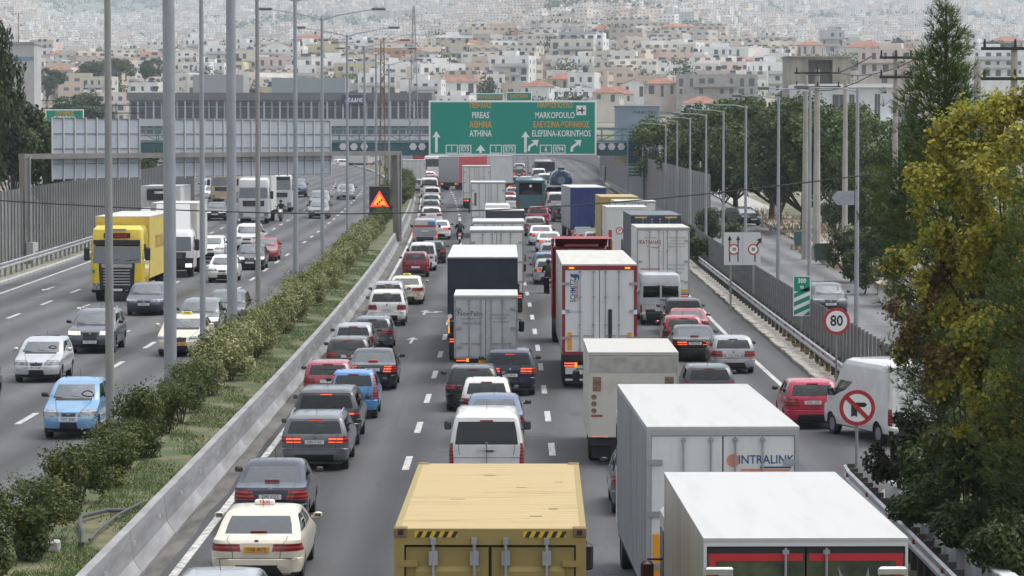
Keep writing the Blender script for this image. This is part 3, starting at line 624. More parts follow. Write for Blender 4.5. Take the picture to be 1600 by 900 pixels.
m.face([(-h_+.03, -.005, z0+.03), (h_-.03, -.005, z0+.03), (h_-.03, -.005, z0+.22), (-h_+.4, -.005, z0+.03)])
m.build('stripes', GB, root)
Y = 147; root = empty('lane_board', (wx(1160, Y), Y, gz(Y)), 0, 'white lane board with black arrows and 100 and 80 limits', 'road sign'); z0, z1 = wz(414, Y)-gz(Y), wz(363, Y)-gz(Y); h_ = 28.5*Y/F
MB().box(-h_, h_, 0, .04, z0, z1).build('white_plate', mat('board_white', (.58, .59, .60), .5), root)
for a in (-.55, .55): MB().box(a-.05, a+.05, .045, .12, 0, z1).build('post', POLEW, root)
ar = lambda a: [(-h_+a-.03, -.006, z0+.15), (-h_+a+.03, -.006, z0+.15), (-h_+a+.03, -.006, z1-.38), (-h_+a+.10, -.006, z1-.38), (-h_+a, -.006, z1-.14), (-h_+a-.10, -.006, z1-.38), (-h_+a-.03, -.006, z1-.38)]
for a in (.27, .67): m = MB(); m.face(ar(a)); m.build('arrow', INK, root)
m = MB(); a = 1.48-h_; m.face([(a-.03, -.006, z0+.15), (a+.03, -.006, z0+.15), (a+.03, -.006, z1-.75), (a+.24, -.006, z1-.48), (a+.30, -.006, z1-.55), (a+.32, -.006, z1-.25), (a+.06, -.006, z1-.36), (a+.18, -.006, z1-.42), (a-.03, -.006, z1-.70)]); m.build('arrow', INK, root)
for a, tx in ((.47, '100'), (1.40, '80')):
    o = disc(.26, -.010).build('limit_ring', SRED, root, loc=(-h_+a, 0, z0+.75)); disc(.20, -.014).build('limit_face', SW, o); lettering(tx, .22, INK, o, (0, -.018, 0), .72, .006)
MB().box(h_*.02-.008, h_*.02+.008, -.008, -.001, z0, z1).build('board_seam', GALV, root)
# concrete utility poles with cross arms and wires
UC = mat('pole_concrete', (.40, .38, .34), .85, var=.2, scale=.8)
def utility(px, Y, zt, label, arms=(.3, 1.4), wd=.17, zb=None, aw=1.4):
    root = empty('utility_pole', (wx(px, Y), Y, gz(Y)+.15), 0, label, 'utility pole'); h = zt-gz(Y)-.15
    MB().tube([(0, 0, -.1), (0, 0, h)], wd*1.35, 8, wd*.8).build('pole', UC, root)
    for a in arms:
        c_ = MB().box(-aw, aw, -.26, -.12, h-a-.06, h-a+.06).build('cross_arm', CHAS, root)
        for xx in (-aw*.9, 0, aw*.9): m = MB(); m.tube([(xx, -.19, h-a+.06), (xx, -.19, h-a+.36)], .06, 6, .04); m.build('insulator', BLK, c_)
    return root
utility(1258, 200, 12.9, 'left one of the twin concrete poles beside the service road', ()); utility(1276, 199, 13.1, 'right one of the twin concrete poles, with a crossarm', (.25, 1.15), .2, aw=1.5)
utility(1320, 188, 12.2, 'concrete pole with a grey arrow board beside the shrubs', (), .15)
utility(1398, 150, 12.9, 'concrete pole with three insulators behind the conifer', (.35, 1.3), .13, aw=.8)
utility(1526, 120, 11.6, 'plain concrete pole at the upper right', (), .17); utility(1583, 118, 12.3, 'concrete pole with crossarms at the top right corner', (.25, 1.4), .16, aw=1.3)
utility(75, 420, 14, 'thin concrete pole with crossarms at the far left', (.2, 1.2), .25, aw=2.6); utility(183, 430, 13.5, 'concrete pole with crossarms left of the grey office building', (.2, 1.3), .25, aw=4)
Y = 187; root = empty('arrow_board', (wx(1316, Y), Y-.3, wz(320, Y)), 0, 'blank grey arrow shaped board on a concrete pole', 'road sign')
m = MB(); m.prism([(-.35, 0), (.7, 0), (.7, .86), (-.35, .86), (-.68, .43)], 0, .03); m.build('plate', mat('arrow_board_grey', (.30, .33, .38), .5, .2, var=.2), root)
m = MB()
for i in range(2): m.tube([(-.3, .05, .25+i*.36), (.65, .05, .25+i*.36)], .02, 5)
m.build('bracket', GALV, root)
# black cable crossing the view, and the wires of the utility line
def wire(name, label, pts, r_):
    N = 14; out = []
    for i in range(len(pts)-1):
        a, b = Vector(pts[i]), Vector(pts[i+1])
        for k in range(N+(i == len(pts)-2)): out.append(a.lerp(b, k/N))
    o = MB().tube(out, r_, 5).build(name, BLK); tag(o, label, 'cable'); return o
CY = 100.0
cpts = [(wx(px, CY), CY, wz(py, CY)) for px, py in ((-180, 303), (-60, 309), (60, 317), (180, 323.5), (300, 329), (420, 332.5), (540, 334), (660, 332), (780, 327.5), (900, 320.5), (1020, 311), (1140, 299), (1260, 285), (1380, 270), (1500, 256), (1620, 242), (1760, 224))]
wire('overhead_cable', 'black cable sagging right across the view above the traffic', cpts, .021)
for k, (za, zb2) in enumerate(((12.9, 12.6), (12.9, 12.6), (12.0, 11.7))):
    xo = (-1.2, 1.2, -1.2)[k]
    pa, pb = Vector((wx(1276, 199)+xo, 199, za)), Vector((wx(1398, 150)+xo, 150, zb2))
    wire('power_line', ['power line from the twin poles, nearest the road', 'power line from the twin poles, farthest from the road', 'lowest power line between the concrete poles'][k], [pa.lerp(pb, t/6)-Vector((0, 0, 4*.5*(t/6)*(1-t/6))) for t in range(7)], .03)
# litter bins by the service road
def bin_(px, Y, wd, h, label, colr):
    root = empty('rubbish_bin', (wx(px, Y), Y, gz(Y)+.28), 0, label, 'bin')
    m = MB(); m.prism([(-wd*.42, .12), (wd*.42, .12), (wd*.5, h*.82), (-wd*.5, h*.82)], -wd*.4, wd*.4); m.build('body', colr, root)
    m = MB(); m.prism([(-wd*.53, h*.825), (wd*.53, h*.825), (wd*.45, h), (-wd*.45, h)], -wd*.43, wd*.43); m.build('lid', colr, root)
    for sx in (-1, 1): MB().lathe_x([(-.03, .10), (.03, .10)], 10, sx*wd*.4, -wd*.3, .10).build('wheel', TYRE, root)
bin_(1249, 215, .75, 1.15, 'slim teal wheeled bin at the foot of the twin poles', mat('bin_teal', (.04, .12, .12), .5)); bin_(1286, 193, 1.15, 1.2, 'wide dark green dumpster between the concrete poles', mat('bin_green', (.025, .06, .035), .5))
# hoses and stones lying on the planted strip
for k, pts in enumerate(([(-8.0, 63.5, .9), (-8.4, 63.2, .93), (-8.75, 62.0, .95), (-8.6, 60.8, .95), (-8.35, 59.5, .93), (-8.15, 58.0, .92)], [(-7.85, 64.8, .9), (-8.05, 62.5, .93), (-8.12, 60.0, .93), (-8.1, 58.6, .92)])):
    o = MB().tube(pts, (.045, .03)[k], 7).build('hose', mat('hose_grey', (.07, .075, .08), .7), None, True); tag(o, ['thick grey hose looping over the planted strip', 'thin grey hose lying along the barrier top'][k], 'hose')
o = MB().bbox(-9.1, -8.55, 57.6, 57.95, .78, 1.02, .03).build('concrete_block', CONC); tag(o, 'small concrete block lying among the dark shrubs', 'block')
# ================================================================== vehicles: builders
# level tables: (z/H, rear y, front setback, half width factor, rear corner radius, front corner radius)
PROF = {
 'hatch': [(0.145, 0.14, 0.16, 0.88, 0.2, 0.3), (0.19, 0.05, 0.05, 0.94, 0.26, 0.42), (0.28, 0, 0, 0.985, 0.358, 0.5), (0.385, 0.01, 0.005, 1, 0.333, 0.5), (0.4, 0.055, 0.02, 1, 0.32, 0.5), (0.49, 0.06, 0.08, 1, 0.307, 0.45), (0.545, 0.065, 0.36, 0.995, 0.282, 0.36), (0.6, 0.08, 0.8, 0.98, 0.256, 0.26), (0.645, 0.095, 1.02, 0.955, 0.218, 0.18), (0.68, 0.12, 1.1, 0.945, 0.16, 0.16), (0.8, 0.22, 1.4, 0.89, 0.15, 0.15), (0.9, 0.33, 1.68, 0.835, 0.15, 0.15), (0.945, 0.38, 1.9, 0.8, 0.18, 0.2), (0.98, 0.55, 2.2, 0.72, 0.22, 0.22), (1, 1, 2.55, 0.52, 0.2, 0.2)],
 'sedan': [(0.145, 0.14, 0.16, 0.88, 0.2, 0.3), (0.19, 0.05, 0.05, 0.94, 0.28, 0.42), (0.28, 0, 0, 0.985, 0.41, 0.5), (0.39, 0.01, 0.005, 1, 0.384, 0.5), (0.405, 0.05, 0.02, 1, 0.371, 0.5), (0.5, 0.05, 0.08, 1, 0.358, 0.45), (0.56, 0.06, 0.4, 0.995, 0.32, 0.36), (0.62, 0.07, 0.85, 0.98, 0.282, 0.26), (0.66, 0.12, 1.08, 0.955, 0.2, 0.18), (0.69, 0.5, 1.18, 0.935, 0.18, 0.16), (0.71, 0.62, 1.24, 0.925, 0.17, 0.15), (0.82, 0.95, 1.5, 0.87, 0.15, 0.15), (0.915, 1.28, 1.8, 0.81, 0.15, 0.15), (0.955, 1.42, 1.95, 0.77, 0.18, 0.18), (0.985, 1.58, 2.15, 0.69, 0.2, 0.2), (1, 1.75, 2.35, 0.5, 0.15, 0.15)],
 'suv': [(0.155, 0.16, 0.18, 0.88, 0.18, 0.28), (0.215, 0.05, 0.05, 0.95, 0.282, 0.36), (0.3, 0, 0, 0.99, 0.307, 0.42), (0.4, 0.01, 0.005, 1, 0.282, 0.42), (0.415, 0.055, 0.02, 1, 0.269, 0.42), (0.52, 0.06, 0.05, 1, 0.256, 0.38), (0.575, 0.06, 0.3, 0.995, 0.23, 0.32), (0.615, 0.07, 0.75, 0.985, 0.218, 0.24), (0.645, 0.08, 0.98, 0.965, 0.192, 0.17), (0.675, 0.11, 1.06, 0.955, 0.14, 0.15), (0.79, 0.2, 1.36, 0.9, 0.13, 0.14), (0.895, 0.3, 1.66, 0.845, 0.13, 0.14), (0.94, 0.33, 1.85, 0.81, 0.15, 0.18), (0.98, 0.46, 2.15, 0.74, 0.2, 0.2), (1, 0.9, 2.5, 0.55, 0.2, 0.2)],
 'van': [(.11, .10, .16, .90, .16, .28), (.15, .03, .04, .96, .20, .36), (.26, .0, .0, .99, .20, .40), (.30, .01, .005, 1.0, .19, .40), (.315, .05, .01, 1.0, .18, .40), (.44, .05, .06, 1.0, .16, .36), (.50, .05, .32, 1.0, .14, .28), (.545, .05, .62, .99, .13, .2), (.57, .05, .72, .985, .12, .16), (.60, .055, .80, .975, .12, .15), (.74, .09, 1.12, .93, .11, .14), (.885, .15, 1.46, .875, .11, .14), (.94, .18, 1.62, .84, .14, .18), (.98, .28, 1.95, .76, .2, .2), (1.0, .6, 2.3, .58, .2, .2)],
 'hivan': [(.11, .10, .14, .92, .12, .25), (.15, .03, .04, .96, .14, .32), (.21, .0, .0, .99, .14, .36), (.24, .01, .0, 1.0, .13, .36), (.25, .04, .01, 1.0, .13, .36), (.37, .045, .10, 1.0, .12, .30), (.41, .05, .42, 1.0, .11, .22), (.44, .055, .60, .995, .11, .18), (.47, .06, .66, .99, .1, .16), (.50, .06, .72, .985, .1, .15), (.60, .07, .92, .975, .1, .14), (.71, .085, 1.14, .96, .1, .14), (.80, .10, 1.32, .955, .1, .14), (.92, .12, 1.56, .94, .1, .14), (.97, .16, 1.72, .90, .12, .14), (1.0, .3, 1.95, .80, .15, .15)],
}
FR = [0, .32, .56, .74, .88, 1.0]
UPF = [0, .05, .09, .14, .20, .27, .34, .42, .47, .52, .57, .63, .70, .77, .83, .88, .92, .96, 1.0]
def lerp_level(tab, z):
    for a, b in zip(tab, tab[1:]):
        if a[0] <= z <= b[0]:
            t = (z-a[0])/(b[0]-a[0]); return tuple(a[i]+(b[i]-a[i])*t for i in range(6))
    return tab[-1]
WHEELS = {}; SHARED = {}; MIRG = mat('mirror_glass', (.16, .18, .19), .08, .9)
def wheel_mesh(r, wd, truck=False):
    k = (round(r, 2), round(wd, 2), truck)
    if k not in WHEELS:
        h = wd/2
        ty = MB().lathe_x([(-h*.8, r*.62), (-h, r*.70), (-h, r*.90), (-h*.75, r), (h*.75, r), (h, r*.90), (h, r*.70), (h*.8, r*.62)], 18).mesh('wheel', TYRE, True, 50)
        rm = MB()
        rm.lathe_x([(-h*.86, r*.60), (-h*.55, r*.5), (-h*.5, r*.2), (-h*.85, r*.16), (h*.85, r*.16), (h*.5, r*.2), (h*.55, r*.5), (h*.86, r*.60)], 18)
        for i in range(5):
            a = i*2*math.pi/5; M = Matrix.Rotation(a, 4, 'X')
            rm.box(-h*.80, h*.80, -r*.07, r*.07, r*.12, r*.58, M)
        WHEELS[k] = (ty, rm.mesh('rim', RIM if not truck else mat('truck_rim', (.25, .25, .26), .6), True, 40))
    return WHEELS[k]
def add_wheel(root, x, y, r, wd, truck=False, rim=True):
    ty, rm = wheel_mesh(r, wd, truck)
    o = inst('wheel', ty, root, (x, y, r))
    if rim: inst('rim', rm, o)
    return o
def car(name, label, px, Y, typ='hatch', L=4.1, W=1.74, H=1.48, col=('grey', (.1, .1, .11)), front=False, left=False, yaw=None, X=None,
        tl=(.50, .63), tlc=.74, tl_on=False, plate='', plate_z=.53, platem=None, dark=False, far=False, hl_on=False, hl=(.44, .535), grille=(.40, .47), gw=.6,
        blackbump=True, taxi=None, badge=True, cat='car', group=None, roofrails=False, spare=False, trim=None, zoff=0.0, handle=True, win=None, metal=.4):
    s = sY(Y); x = X if X is not None else wx(px, Y)
    z = gz(Y)+(LEFTZ if left else 0.0)+zoff
    if yaw is None: yaw = math.atan(-dcx(Y, left))
    if front: root = empty(name, (x-math.sin(yaw)*L, Y+L*math.cos(yaw), z), math.pi+yaw, label, cat, group)
    else: root = empty(name, (x, Y, z), yaw, label, cat, group)
    k_ = vscale(Y)-.05; root.scale = (k_, k_, k_)
    tab = [(a*H, b, c, d*W/2, e*W/1.74, f*W/1.74) for a, b, c, d, e, f in PROF[typ]]
    zw0, zw1 = {'hatch': (.68, .90), 'sedan': (.71, .915), 'suv': (.675, .895), 'van': (.60, .885), 'hivan': (.50, .71)}[typ]; zw0 *= H; zw1 *= H
    zcow = {'hatch': .645, 'sedan': .66, 'suv': .645, 'van': .57, 'hivan': .47}[typ]*H; zhood = zcow-.04*H
    rz0, rz1 = (zw0, zw1) if win is None else (win[0]*H, win[1]*H)
    cuts = {tl[0]*H, tl[1]*H, hl[0]*H, hl[1]*H, grille[0]*H, grille[1]*H, .20*H, .31*H, rz0, rz1}
    zs = sorted({round(t[0], 4) for t in tab} | {round(c, 4) for c in cuts})
    lv = [lerp_level(tab, q) for q in zs]
    wr = .20*H if typ not in ('van', 'hivan') else (.168*H if typ == 'van' else .135*H)
    wr = min(wr, .36); ra = wr*1.16
    rw = .78 if typ in ('hatch', 'suv') else (.98 if typ == 'sedan' else 1.0); fw = L-.84
    if L < 3.8: rw, fw = .60, L-.68
    half = len(FR)+3+len(UPF)+3+len(FR)
    ring = []; kinds = []
    for li, (zz, yr, df, wd, rr, rf) in enumerate(lv):
        yf = L-df; pts = []; kd = []
        for f in FR: pts.append(((wd-rr)*f, yr)); kd.append(('rear', f))
        for k in (1, 2, 3):
            a = k*math.pi/6*.75; a = k*math.pi/8; pts.append((wd-rr+rr*math.sin(a), yr+rr-rr*math.cos(a))); kd.append(('rc', k))
        y0, y1 = yr+rr, yf-rf
        low = [y0, max(y0+.01, rw-ra), rw-.92*ra, rw-.71*ra, rw-.38*ra, rw, rw+.38*ra, rw+.71*ra, rw+.92*ra, rw+ra, fw-ra, fw-.92*ra, fw-.71*ra, fw-.38*ra, fw, fw+.38*ra, fw+.71*ra, min(fw+ra, y1-.01), y1]
        t = min(1, max(0, (zz/H-.50)/.14))
        for i, u in enumerate(UPF):
            yl = low[i]*(1-t)+(y0+(y1-y0)*u)*t
            pts.append((wd*(1-.03*t*(2*u-1)**2), yl)); kd.append(('side', i))
        for k in (1, 2, 3):
            a = k*math.pi/8; pts.append((wd-rf+rf*math.cos(a), yf-rf+rf*math.sin(a))); kd.append(('fc', k))
        for f in reversed(FR): pts.append(((wd-rf)*f, yf+.04*(1-f*f) if zz/H < .6 else yf+.06*(1-f*f))); kd.append(('front', f))
        P = []
        for j, (xx, yy) in enumerate(pts):
            q = zz
            if kd[j][0] == 'side':
                for wc in (rw, fw):
                    d = abs(yy-wc)
                    if d <= ra*1.001: q = max(q, wr+math.sqrt(max(0, ra*ra-d*d))) if zz < wr+ra else q
            P.append((xx, yy, q))
        ring.append(P); kinds = kd
    n = len(kinds); parts = {}
    def put(nm, a, b, c, d):
        v, f = parts.setdefault(nm, ([], []))
        if (Vector(a)-Vector(d)).length < 1e-4 and (Vector(b)-Vector(c)).length < 1e-4: return
        k = len(v); v += [a, b, c, d]; f.append((k, k+1, k+2, k+3))
    for i in range(len(zs)-1):
        zm = (zs[i]+zs[i+1])/2; h = zm/H
        for j in range(n-1):
            ka, kb = kinds[j], kinds[j+1]; kk = ka[0]
            for sgn in (1, -1):
                a, b, c, d = ring[i][j], ring[i][j+1], ring[i+1][j+1], ring[i+1][j]
                if sgn < 0: a, b, c, d = [(-p[0], p[1], p[2]) for p in (b, a, d, c)]
                side = 'r' if sgn > 0 else 'l'
                nm = 'body'
                if ka[0] == 'rear' and kb[0] in ('rear', 'rc'):
                    fm = (ka[1]+(kb[1] if kb[0] == 'rear' else 1.0))/2
                    if rz0 <= zm <= rz1 and fm < (1.0 if typ != 'hivan' else .99): nm = 'rear_window' if not (typ == 'hivan' and fm < .15) else 'body'
                    elif tl[0]*H <= zm <= tl[1]*H and fm > tlc: nm = 'tail_light_'+side
                    elif blackbump and zm < .31*H and fm < .9: nm = 'rear_bumper_trim'
                    elif trim and .31*H < zm < tl[0]*H and fm < .74: nm = 'body'
                elif kk == 'rc' or (kk == 'rear' and kb[0] == 'rc'):
                    if tl[0]*H <= zm <= tl[1]*H: nm = 'tail_light_'+side+('c' if tl_on and tlc < 1 else '')
                    elif blackbump and zm < .20*H: nm = 'rear_bumper_trim'
                elif kk == 'side':
                    jj = ka[1]
                    if zw0 <= zm <= zw1 and typ not in ('hivan',) :
                        if 1 <= jj <= 7 and not (typ == 'van' and jj < 6): nm = 'side_window_rear_'+side
                        elif 9 <= jj <= 16: nm = 'side_window_front_'+side
                    elif zw0 <= zm <= zw1 and 12 <= jj <= 16: nm = 'side_window_front_'+side
                    elif zm < .175*H: nm = 'sill_'+side
                elif kk == 'fc' or kb[0] == 'fc':
                    if hl[0]*H <= zm <= hl[1]*H: nm = 'headlight_'+side
                    elif blackbump and zm < .20*H: nm = 'front_bumper_trim'
                elif kk == 'front':
                    fm = (ka[1]+kb[1])/2
                    if zw0 <= zm <= zw1 and fm < .99: nm = 'windscreen'
                    elif zcow <= zm < zw0 and fm < .9: nm = 'cowl'
                    elif hl[0]*H <= zm <= hl[1]*H and fm > .80: nm = 'headlight_'+side
                    elif grille[0]*H <= zm <= grille[1]*H and fm < gw: nm = 'grille'
                    elif .20*H < zm < .31*H and fm < .80: nm = 'lower_grille'
                    elif blackbump and zm < .20*H: nm = 'front_bumper_trim'
                put(nm, a, b, c, d)
    v, f = parts['body']; top = ring[-1]
    k = len(v); loop = [p for p in top]+[(-p[0], p[1], p[2]) for p in reversed(top[1:-1])]
    v += loop; f.append(tuple(range(k, k+len(loop))))
    bodym = paint(col[0], col[1], metal)
    gm = GLASSD if dark else GLASS
    mats = {'body': bodym, 'rear_window': gm, 'windscreen': GLASSW, 'rear_bumper_trim': BLK, 'front_bumper_trim': BLK, 'grille': BLK, 'lower_grille': BLK, 'cowl': BLK}
    names = {'cowl': 'cowl', 'sill': 'sill'}
    for nm, (v, f) in parts.items():
        if far and nm in ('cowl', 'sill', 'lower_grille') and nm != 'body': pass
        base = nm; mm = mats.get(nm)
        if nm.startswith('sill'): base = 'sill'; mm = BLK
        if nm.startswith('tail_light'): base = 'tail_light'; mm = LAMP_ON if tl_on and 'c' not in nm[-3:] else LAMP
        elif nm.startswith('headlight'): base = 'headlight'; mm = HEAD_ON if hl_on else HEAD
        elif nm.startswith('side_window'): base = 'side_window'; mm = gm if 'rear' in nm else GLASS
        if front and base == 'tail_light' : mm = LAMP
        me = bpy.data.meshes.new(base); me.from_pydata(v, [], f)
        bm = bmesh.new(); bm.from_mesh(me); bmesh.ops.remove_doubles(bm, verts=bm.verts, dist=0.0015); bmesh.ops.dissolve_degenerate(bm, dist=0.001, edges=bm.edges); bmesh.ops.recalc_face_normals(bm, faces=bm.faces) if base == 'body' else None
        bm.to_mesh(me); bm.free(); me.materials.append(mm)
        me.polygons.foreach_set('use_smooth', [True]*len(me.polygons)); me.set_sharp_from_angle(angle=R(32)); me.update()
        link(bpy.data.objects.new(base, me), root)
    # panel seams: tailgate or bonnet edges follow the skin
    if not far:
        for c_, nm_, oy in ((4, 'tailgate_seam', -.003), (n-5, 'bonnet_seam', .003)):
            if front == (c_ == 4): continue
            for sg in (1, -1):
                ms = MB(); pl = [(ring[i][c_][0]*sg, ring[i][c_][1]+oy, ring[i][c_][2]+(.002 if c_ != 4 else 0)) for i in range(len(zs)) if zs[i] > .40*H and zs[i] <= zw0]
                for p_, q_ in zip(pl, pl[1:]): ms.face([(p_[0]-.007, p_[1], p_[2]), (p_[0]+.007, p_[1], p_[2]), (q_[0]+.007, q_[1], q_[2]), (q_[0]-.007, q_[1], q_[2])])
                ms.build(nm_, BLK, root)
        if not front:
            l_ = lerp_level(tab, .40*H); MB().box(-l_[3]*.88, l_[3]*.88, l_[1]-.004, l_[1]+.03, .400*H, .400*H+.010).build('bumper_gap', BLK, root)
    # underside, cabin, seats
    zb = .17*H
    MB().box(-W*.40, W*.40, .12, L-.15, .13*H, .33*H).build('underbody', CHAS, root)
    lvb = lerp_level(tab, zw0)
    m = MB(); m.box(-W*.42, W*.42, lvb[1]+.06, L-lvb[2]-.05, zw0-.10, zw0-.06)
    m.build('cabin_floor', SEAT, root)
    if not dark or front:
        ym = L*.5+.15
        if 'seat' not in SHARED:
            SHARED['seat'] = MB().bbox(-.25, .25, -.10, .06, -.08, .15, .05).bbox(-.13, .13, -.12, -.02, .151, .31, .04).mesh('seat', SEAT, True)
            SHARED['rest'] = MB().bbox(-.12, .12, 0, .10, -.07, .13, .04).mesh('headrest', SEAT, True)
            SHARED['wheel'] = MB().tube([(.18*math.cos(t), 0, .18*math.sin(t)) for t in [i*math.pi/8 for i in range(17)]], .018, 5).mesh('steering_wheel', SEAT)
        for sx in (-.37, .37): inst('seat', SHARED['seat'], root, (sx, ym, zw0))
        if typ in ('hatch', 'sedan', 'suv'):
            yr_ = lvb[1]+(.55 if typ != 'sedan' else .35)
            for sx in (-.42, .42): inst('headrest', SHARED['rest'], root, (sx, yr_, zw0))
        inst('steering_wheel', SHARED['wheel'], root, (-.37, L*.5+.55, zw0+.02))
    # wheels
    ww = .20 if W < 1.8 else .23
    for sx in (-1, 1):
        for yy in (rw, fw): add_wheel(root, sx*(W/2-.02-ww/2-.02), yy, wr, ww, rim=not far)
    # mirrors
    ymr = L-lerp_level(tab, zw0)[2]-.42
    for sx in (-1, 1):
        m = MB(); a, b = (W/2-.06, W/2+.20); x0, x1 = (a, b) if sx > 0 else (-b, -a)
        mx0, mx1 = (W/2+.01, W/2+.20) if sx > 0 else (-W/2-.20, -W/2-.01)
        zm0 = zw0+.01; th = .13 if typ not in ('van', 'hivan') else .24
        m.bbox(mx0, mx1, ymr, ymr+.11, zm0, zm0+th, .035); m.box(min(x0, x1)+.02, max(x0, x1)-.1, ymr+.04, ymr+.08, zm0, zm0+.04)
        o = m.build('mirror', bodym if col[0] in ('bright_silver', 'red', 'taxi_cream') else BLK, root, True)
        if not far and not front:
            mg = MB(); mg.face([(mx0+.03, ymr-.004, zm0+.03), (mx1-.03, ymr-.004, zm0+.03), (mx1-.03, ymr-.004, zm0+th-.03), (mx0+.03, ymr-.004, zm0+th-.03)]); mg.build('mirror_glass', MIRG, o)
    # plates
    pm = platem or PLATE
    def surf(zz, fr_): l = lerp_level(tab, zz); return (l[1] if not fr_ else L-l[2]+.05)
    zp = plate_z*H
    yp = min(surf(zp-.05, False), surf(zp+.05, False))-.012
    o = MB().box(-.26, .26, yp-.012, yp, zp-.055, zp+.055).build('number_plate', pm, root)
    if plate and not front and not far: lettering(plate, .115, INK, o, (0, yp-.0145, zp), .82)
    zq = (grille[0]-.045)*H
    yq = max(surf(zq-.05, True), surf(zq+.05, True))+.012
    o = MB().box(-.26, .26, yq, yq+.012, zq-.055, zq+.055).build('number_plate', pm, root)
    if plate and front and not far: lettering(plate, .115, INK, o, (0, yq+.0145, zq), .82, rot=(0, 0, math.pi))
    # third brake light, wiper, badge, antenna
    zt = (rz1+.02) if typ != 'sedan' else rz0+.03
    ly = lerp_level(tab, zt)
    MB().box(-.17, .17, ly[1]-.025, ly[1]+.03, zt-.012, zt+.022).build('brake_light', LAMP_ON if tl_on and not front else LAMP, root)
    if not far:
        if typ in ('hatch', 'suv'):
            l0 = lerp_level(tab, rz0); l1 = lerp_level(tab, rz0+.16)
            MB().tube([(0, l0[1]-.02, rz0+.01), (.28, l1[1]-.035, rz0+.10)], .010, 4).build('wiper', BLK, root)
        l0 = lerp_level(tab, zw0+.02)
        for sx in (-.28, .30): MB().tube([(sx, L-l0[2]+.06, zw0+.01), (sx+.36, L-l0[2]-.02, zw0+.07)], .009, 4).build('wiper', BLK, root)
        if badge:
            zb_ = .585*H if typ == 'hatch' else .60*H; yb = surf(zb_, False)
            if typ == 'sedan': yb = surf(.645*H, False); zb_ = .645*H
            m = MB(); m.lathe_x([(-.008, .045), (.008, .045)], 12)
            m.v = [(b2, yb-.006+a2*.6, zb_+c2*.85) for a2, b2, c2 in m.v]; m.build('badge', CHROME, root, True)
            zf_ = (grille[1]+.004)*H; yf_ = surf(zf_, True)
            m = MB(); m.lathe_x([(-.010, .055), (.010, .055)], 12)
            m.v = [(b2, yf_+.012+a2*.6, zf_-.02+c2*.8) for a2, b2, c2 in m.v]; m.build('badge', CHROME, root, True)
        MB().tube([(0, 1.15 if typ != 'sedan' else 1.9, H-.02), (0, .95 if typ != 'sedan' else 1.7, H+.22)], .006, 4).build('antenna', BLK, root)
        m = MB().tube([(-.48, .02, .17*H), (-.48, .25, .17*H)], .035, 8); m.build('exhaust_pipe', CHAS, root)
        if typ == 'hivan' and rz1-rz0 > .2: MB().box(-.045, .045, lerp_level(tab, rz0)[1]-.02, lerp_level(tab, rz1)[1]+.02, rz0-.02, rz1+.02).build('door_post', bodym, root)
        if handle and typ in ('van', 'hivan'): MB().box(-.02, .18, surf(.50*H, False)-.03, surf(.50*H, False), .485*H, .505*H).build('door_handle', BLK, root); MB().box(-.006, .006, -.004, .02, .30*H, zw0).build('door_gap', BLK, root)
    if roofrails:
        for sx in (-1, 1):
            xr = sx*lerp_level(tab, .955*H)[3]*.93
            MB().tube([(xr, .75, H*.965), (xr, .95, H+.035), (xr, L*.48, H+.035), (xr, L*.54, H*.965)], .018, 5).build('roof_rail', GALV if roofrails == 1 else BLK, root)
    if spare:
        ty, rm = wheel_mesh(.34, .22); o = inst('spare_wheel', ty, root, (.12, -.10, .62*H), math.pi/2); inst('rim', rm, o)
    if taxi:
        ty_ = L*.46
        o = MB().bbox(-.21, .21, ty_-.06, ty_+.06, H-.01, H+.11, .03).build('roof_sign', mat('taxi_sign_'+taxi, (.75, .62, .06) if taxi == 'yellow' else (.75, .72, .70), .5), root)
        t_ = lettering('TAXI', .10, mat('red_print', (.5, .02, .05), .6) if taxi != 'yellow' else INK, o, (0, ty_-.064 if not front else ty_+.064, H+.06), 1.0, .003, rot=(0, 0, math.pi) if front else None)
    return root

# ------------------------------------------------------------------ trucks
def flat_panel(name, m, parent, x0, x1, z0, z1, y, t=.004):
    return MB().box(x0, x1, y-t, y, z0, z1).build(name, m, parent)
def truck_wheels(root, W, ys, r=.50, twin=True):
    for y in ys:
        for sx in (-1, 1): add_wheel(root, sx*(W/2-.30), y, r, .52 if twin else .32, True)
def cab_unit(root, W, y0, z0, z1, depth, colm, deflector=None, zoff=0, mirrors=True, mirrorm=None):
    """simple cab seen from behind: y0 = rear wall, facing +y"""
    o = MB().bbox(-W/2+.04, W/2-.04, y0, y0+depth, z0, z1, .10).build('cab', colm, root, True)
    MB().box(-W/2+.03, W/2-.03, y0+depth*.45, y0+depth*.85, z0+(z1-z0)*.52, z0+(z1-z0)*.86).build('side_window', GLASSD, o)
    MB().box(-W/2+.22, W/2-.22, y0+depth-.02, y0+depth+.012, z0+(z1-z0)*.50, z0+(z1-z0)*.90).build('windscreen', GLASSD, o)
    if deflector:
        m = MB(); zt = deflector; a = W/2-.12
        m.prism([(-a, z1-.02), (a, z1-.02), (a-.05, zt-.1), (a-.25, zt), (-a+.25, zt), (-a+.05, zt-.1)], y0+.05, y0+.5)
        m.face([(-a, y0+depth*.95, z1), (a, y0+depth*.95, z1), (a-.25, y0+.5, zt), (-a+.25, y0+.5, zt)])
        m.build('wind_deflector', colm, o, True)
    if mirrors:
        for sx in (-1, 1):
            xm = sx*(W/2+.16); h0 = z0+(z1-z0)*.42
            m = MB().bbox(xm-.10, xm+.10, y0+depth-.25, y0+depth-.12, h0, h0+.42, .04); m.tube([(sx*(W/2-.05), y0+depth-.2, h0+.45), (xm, y0+depth-.18, h0+.45)], .02, 5); m.tube([(sx*(W/2-.05), y0+depth-.2, h0+.06), (xm, y0+depth-.18, h0+.06)], .02, 5)
            m.build('mirror', mirrorm or BLK, root, True)
    return o
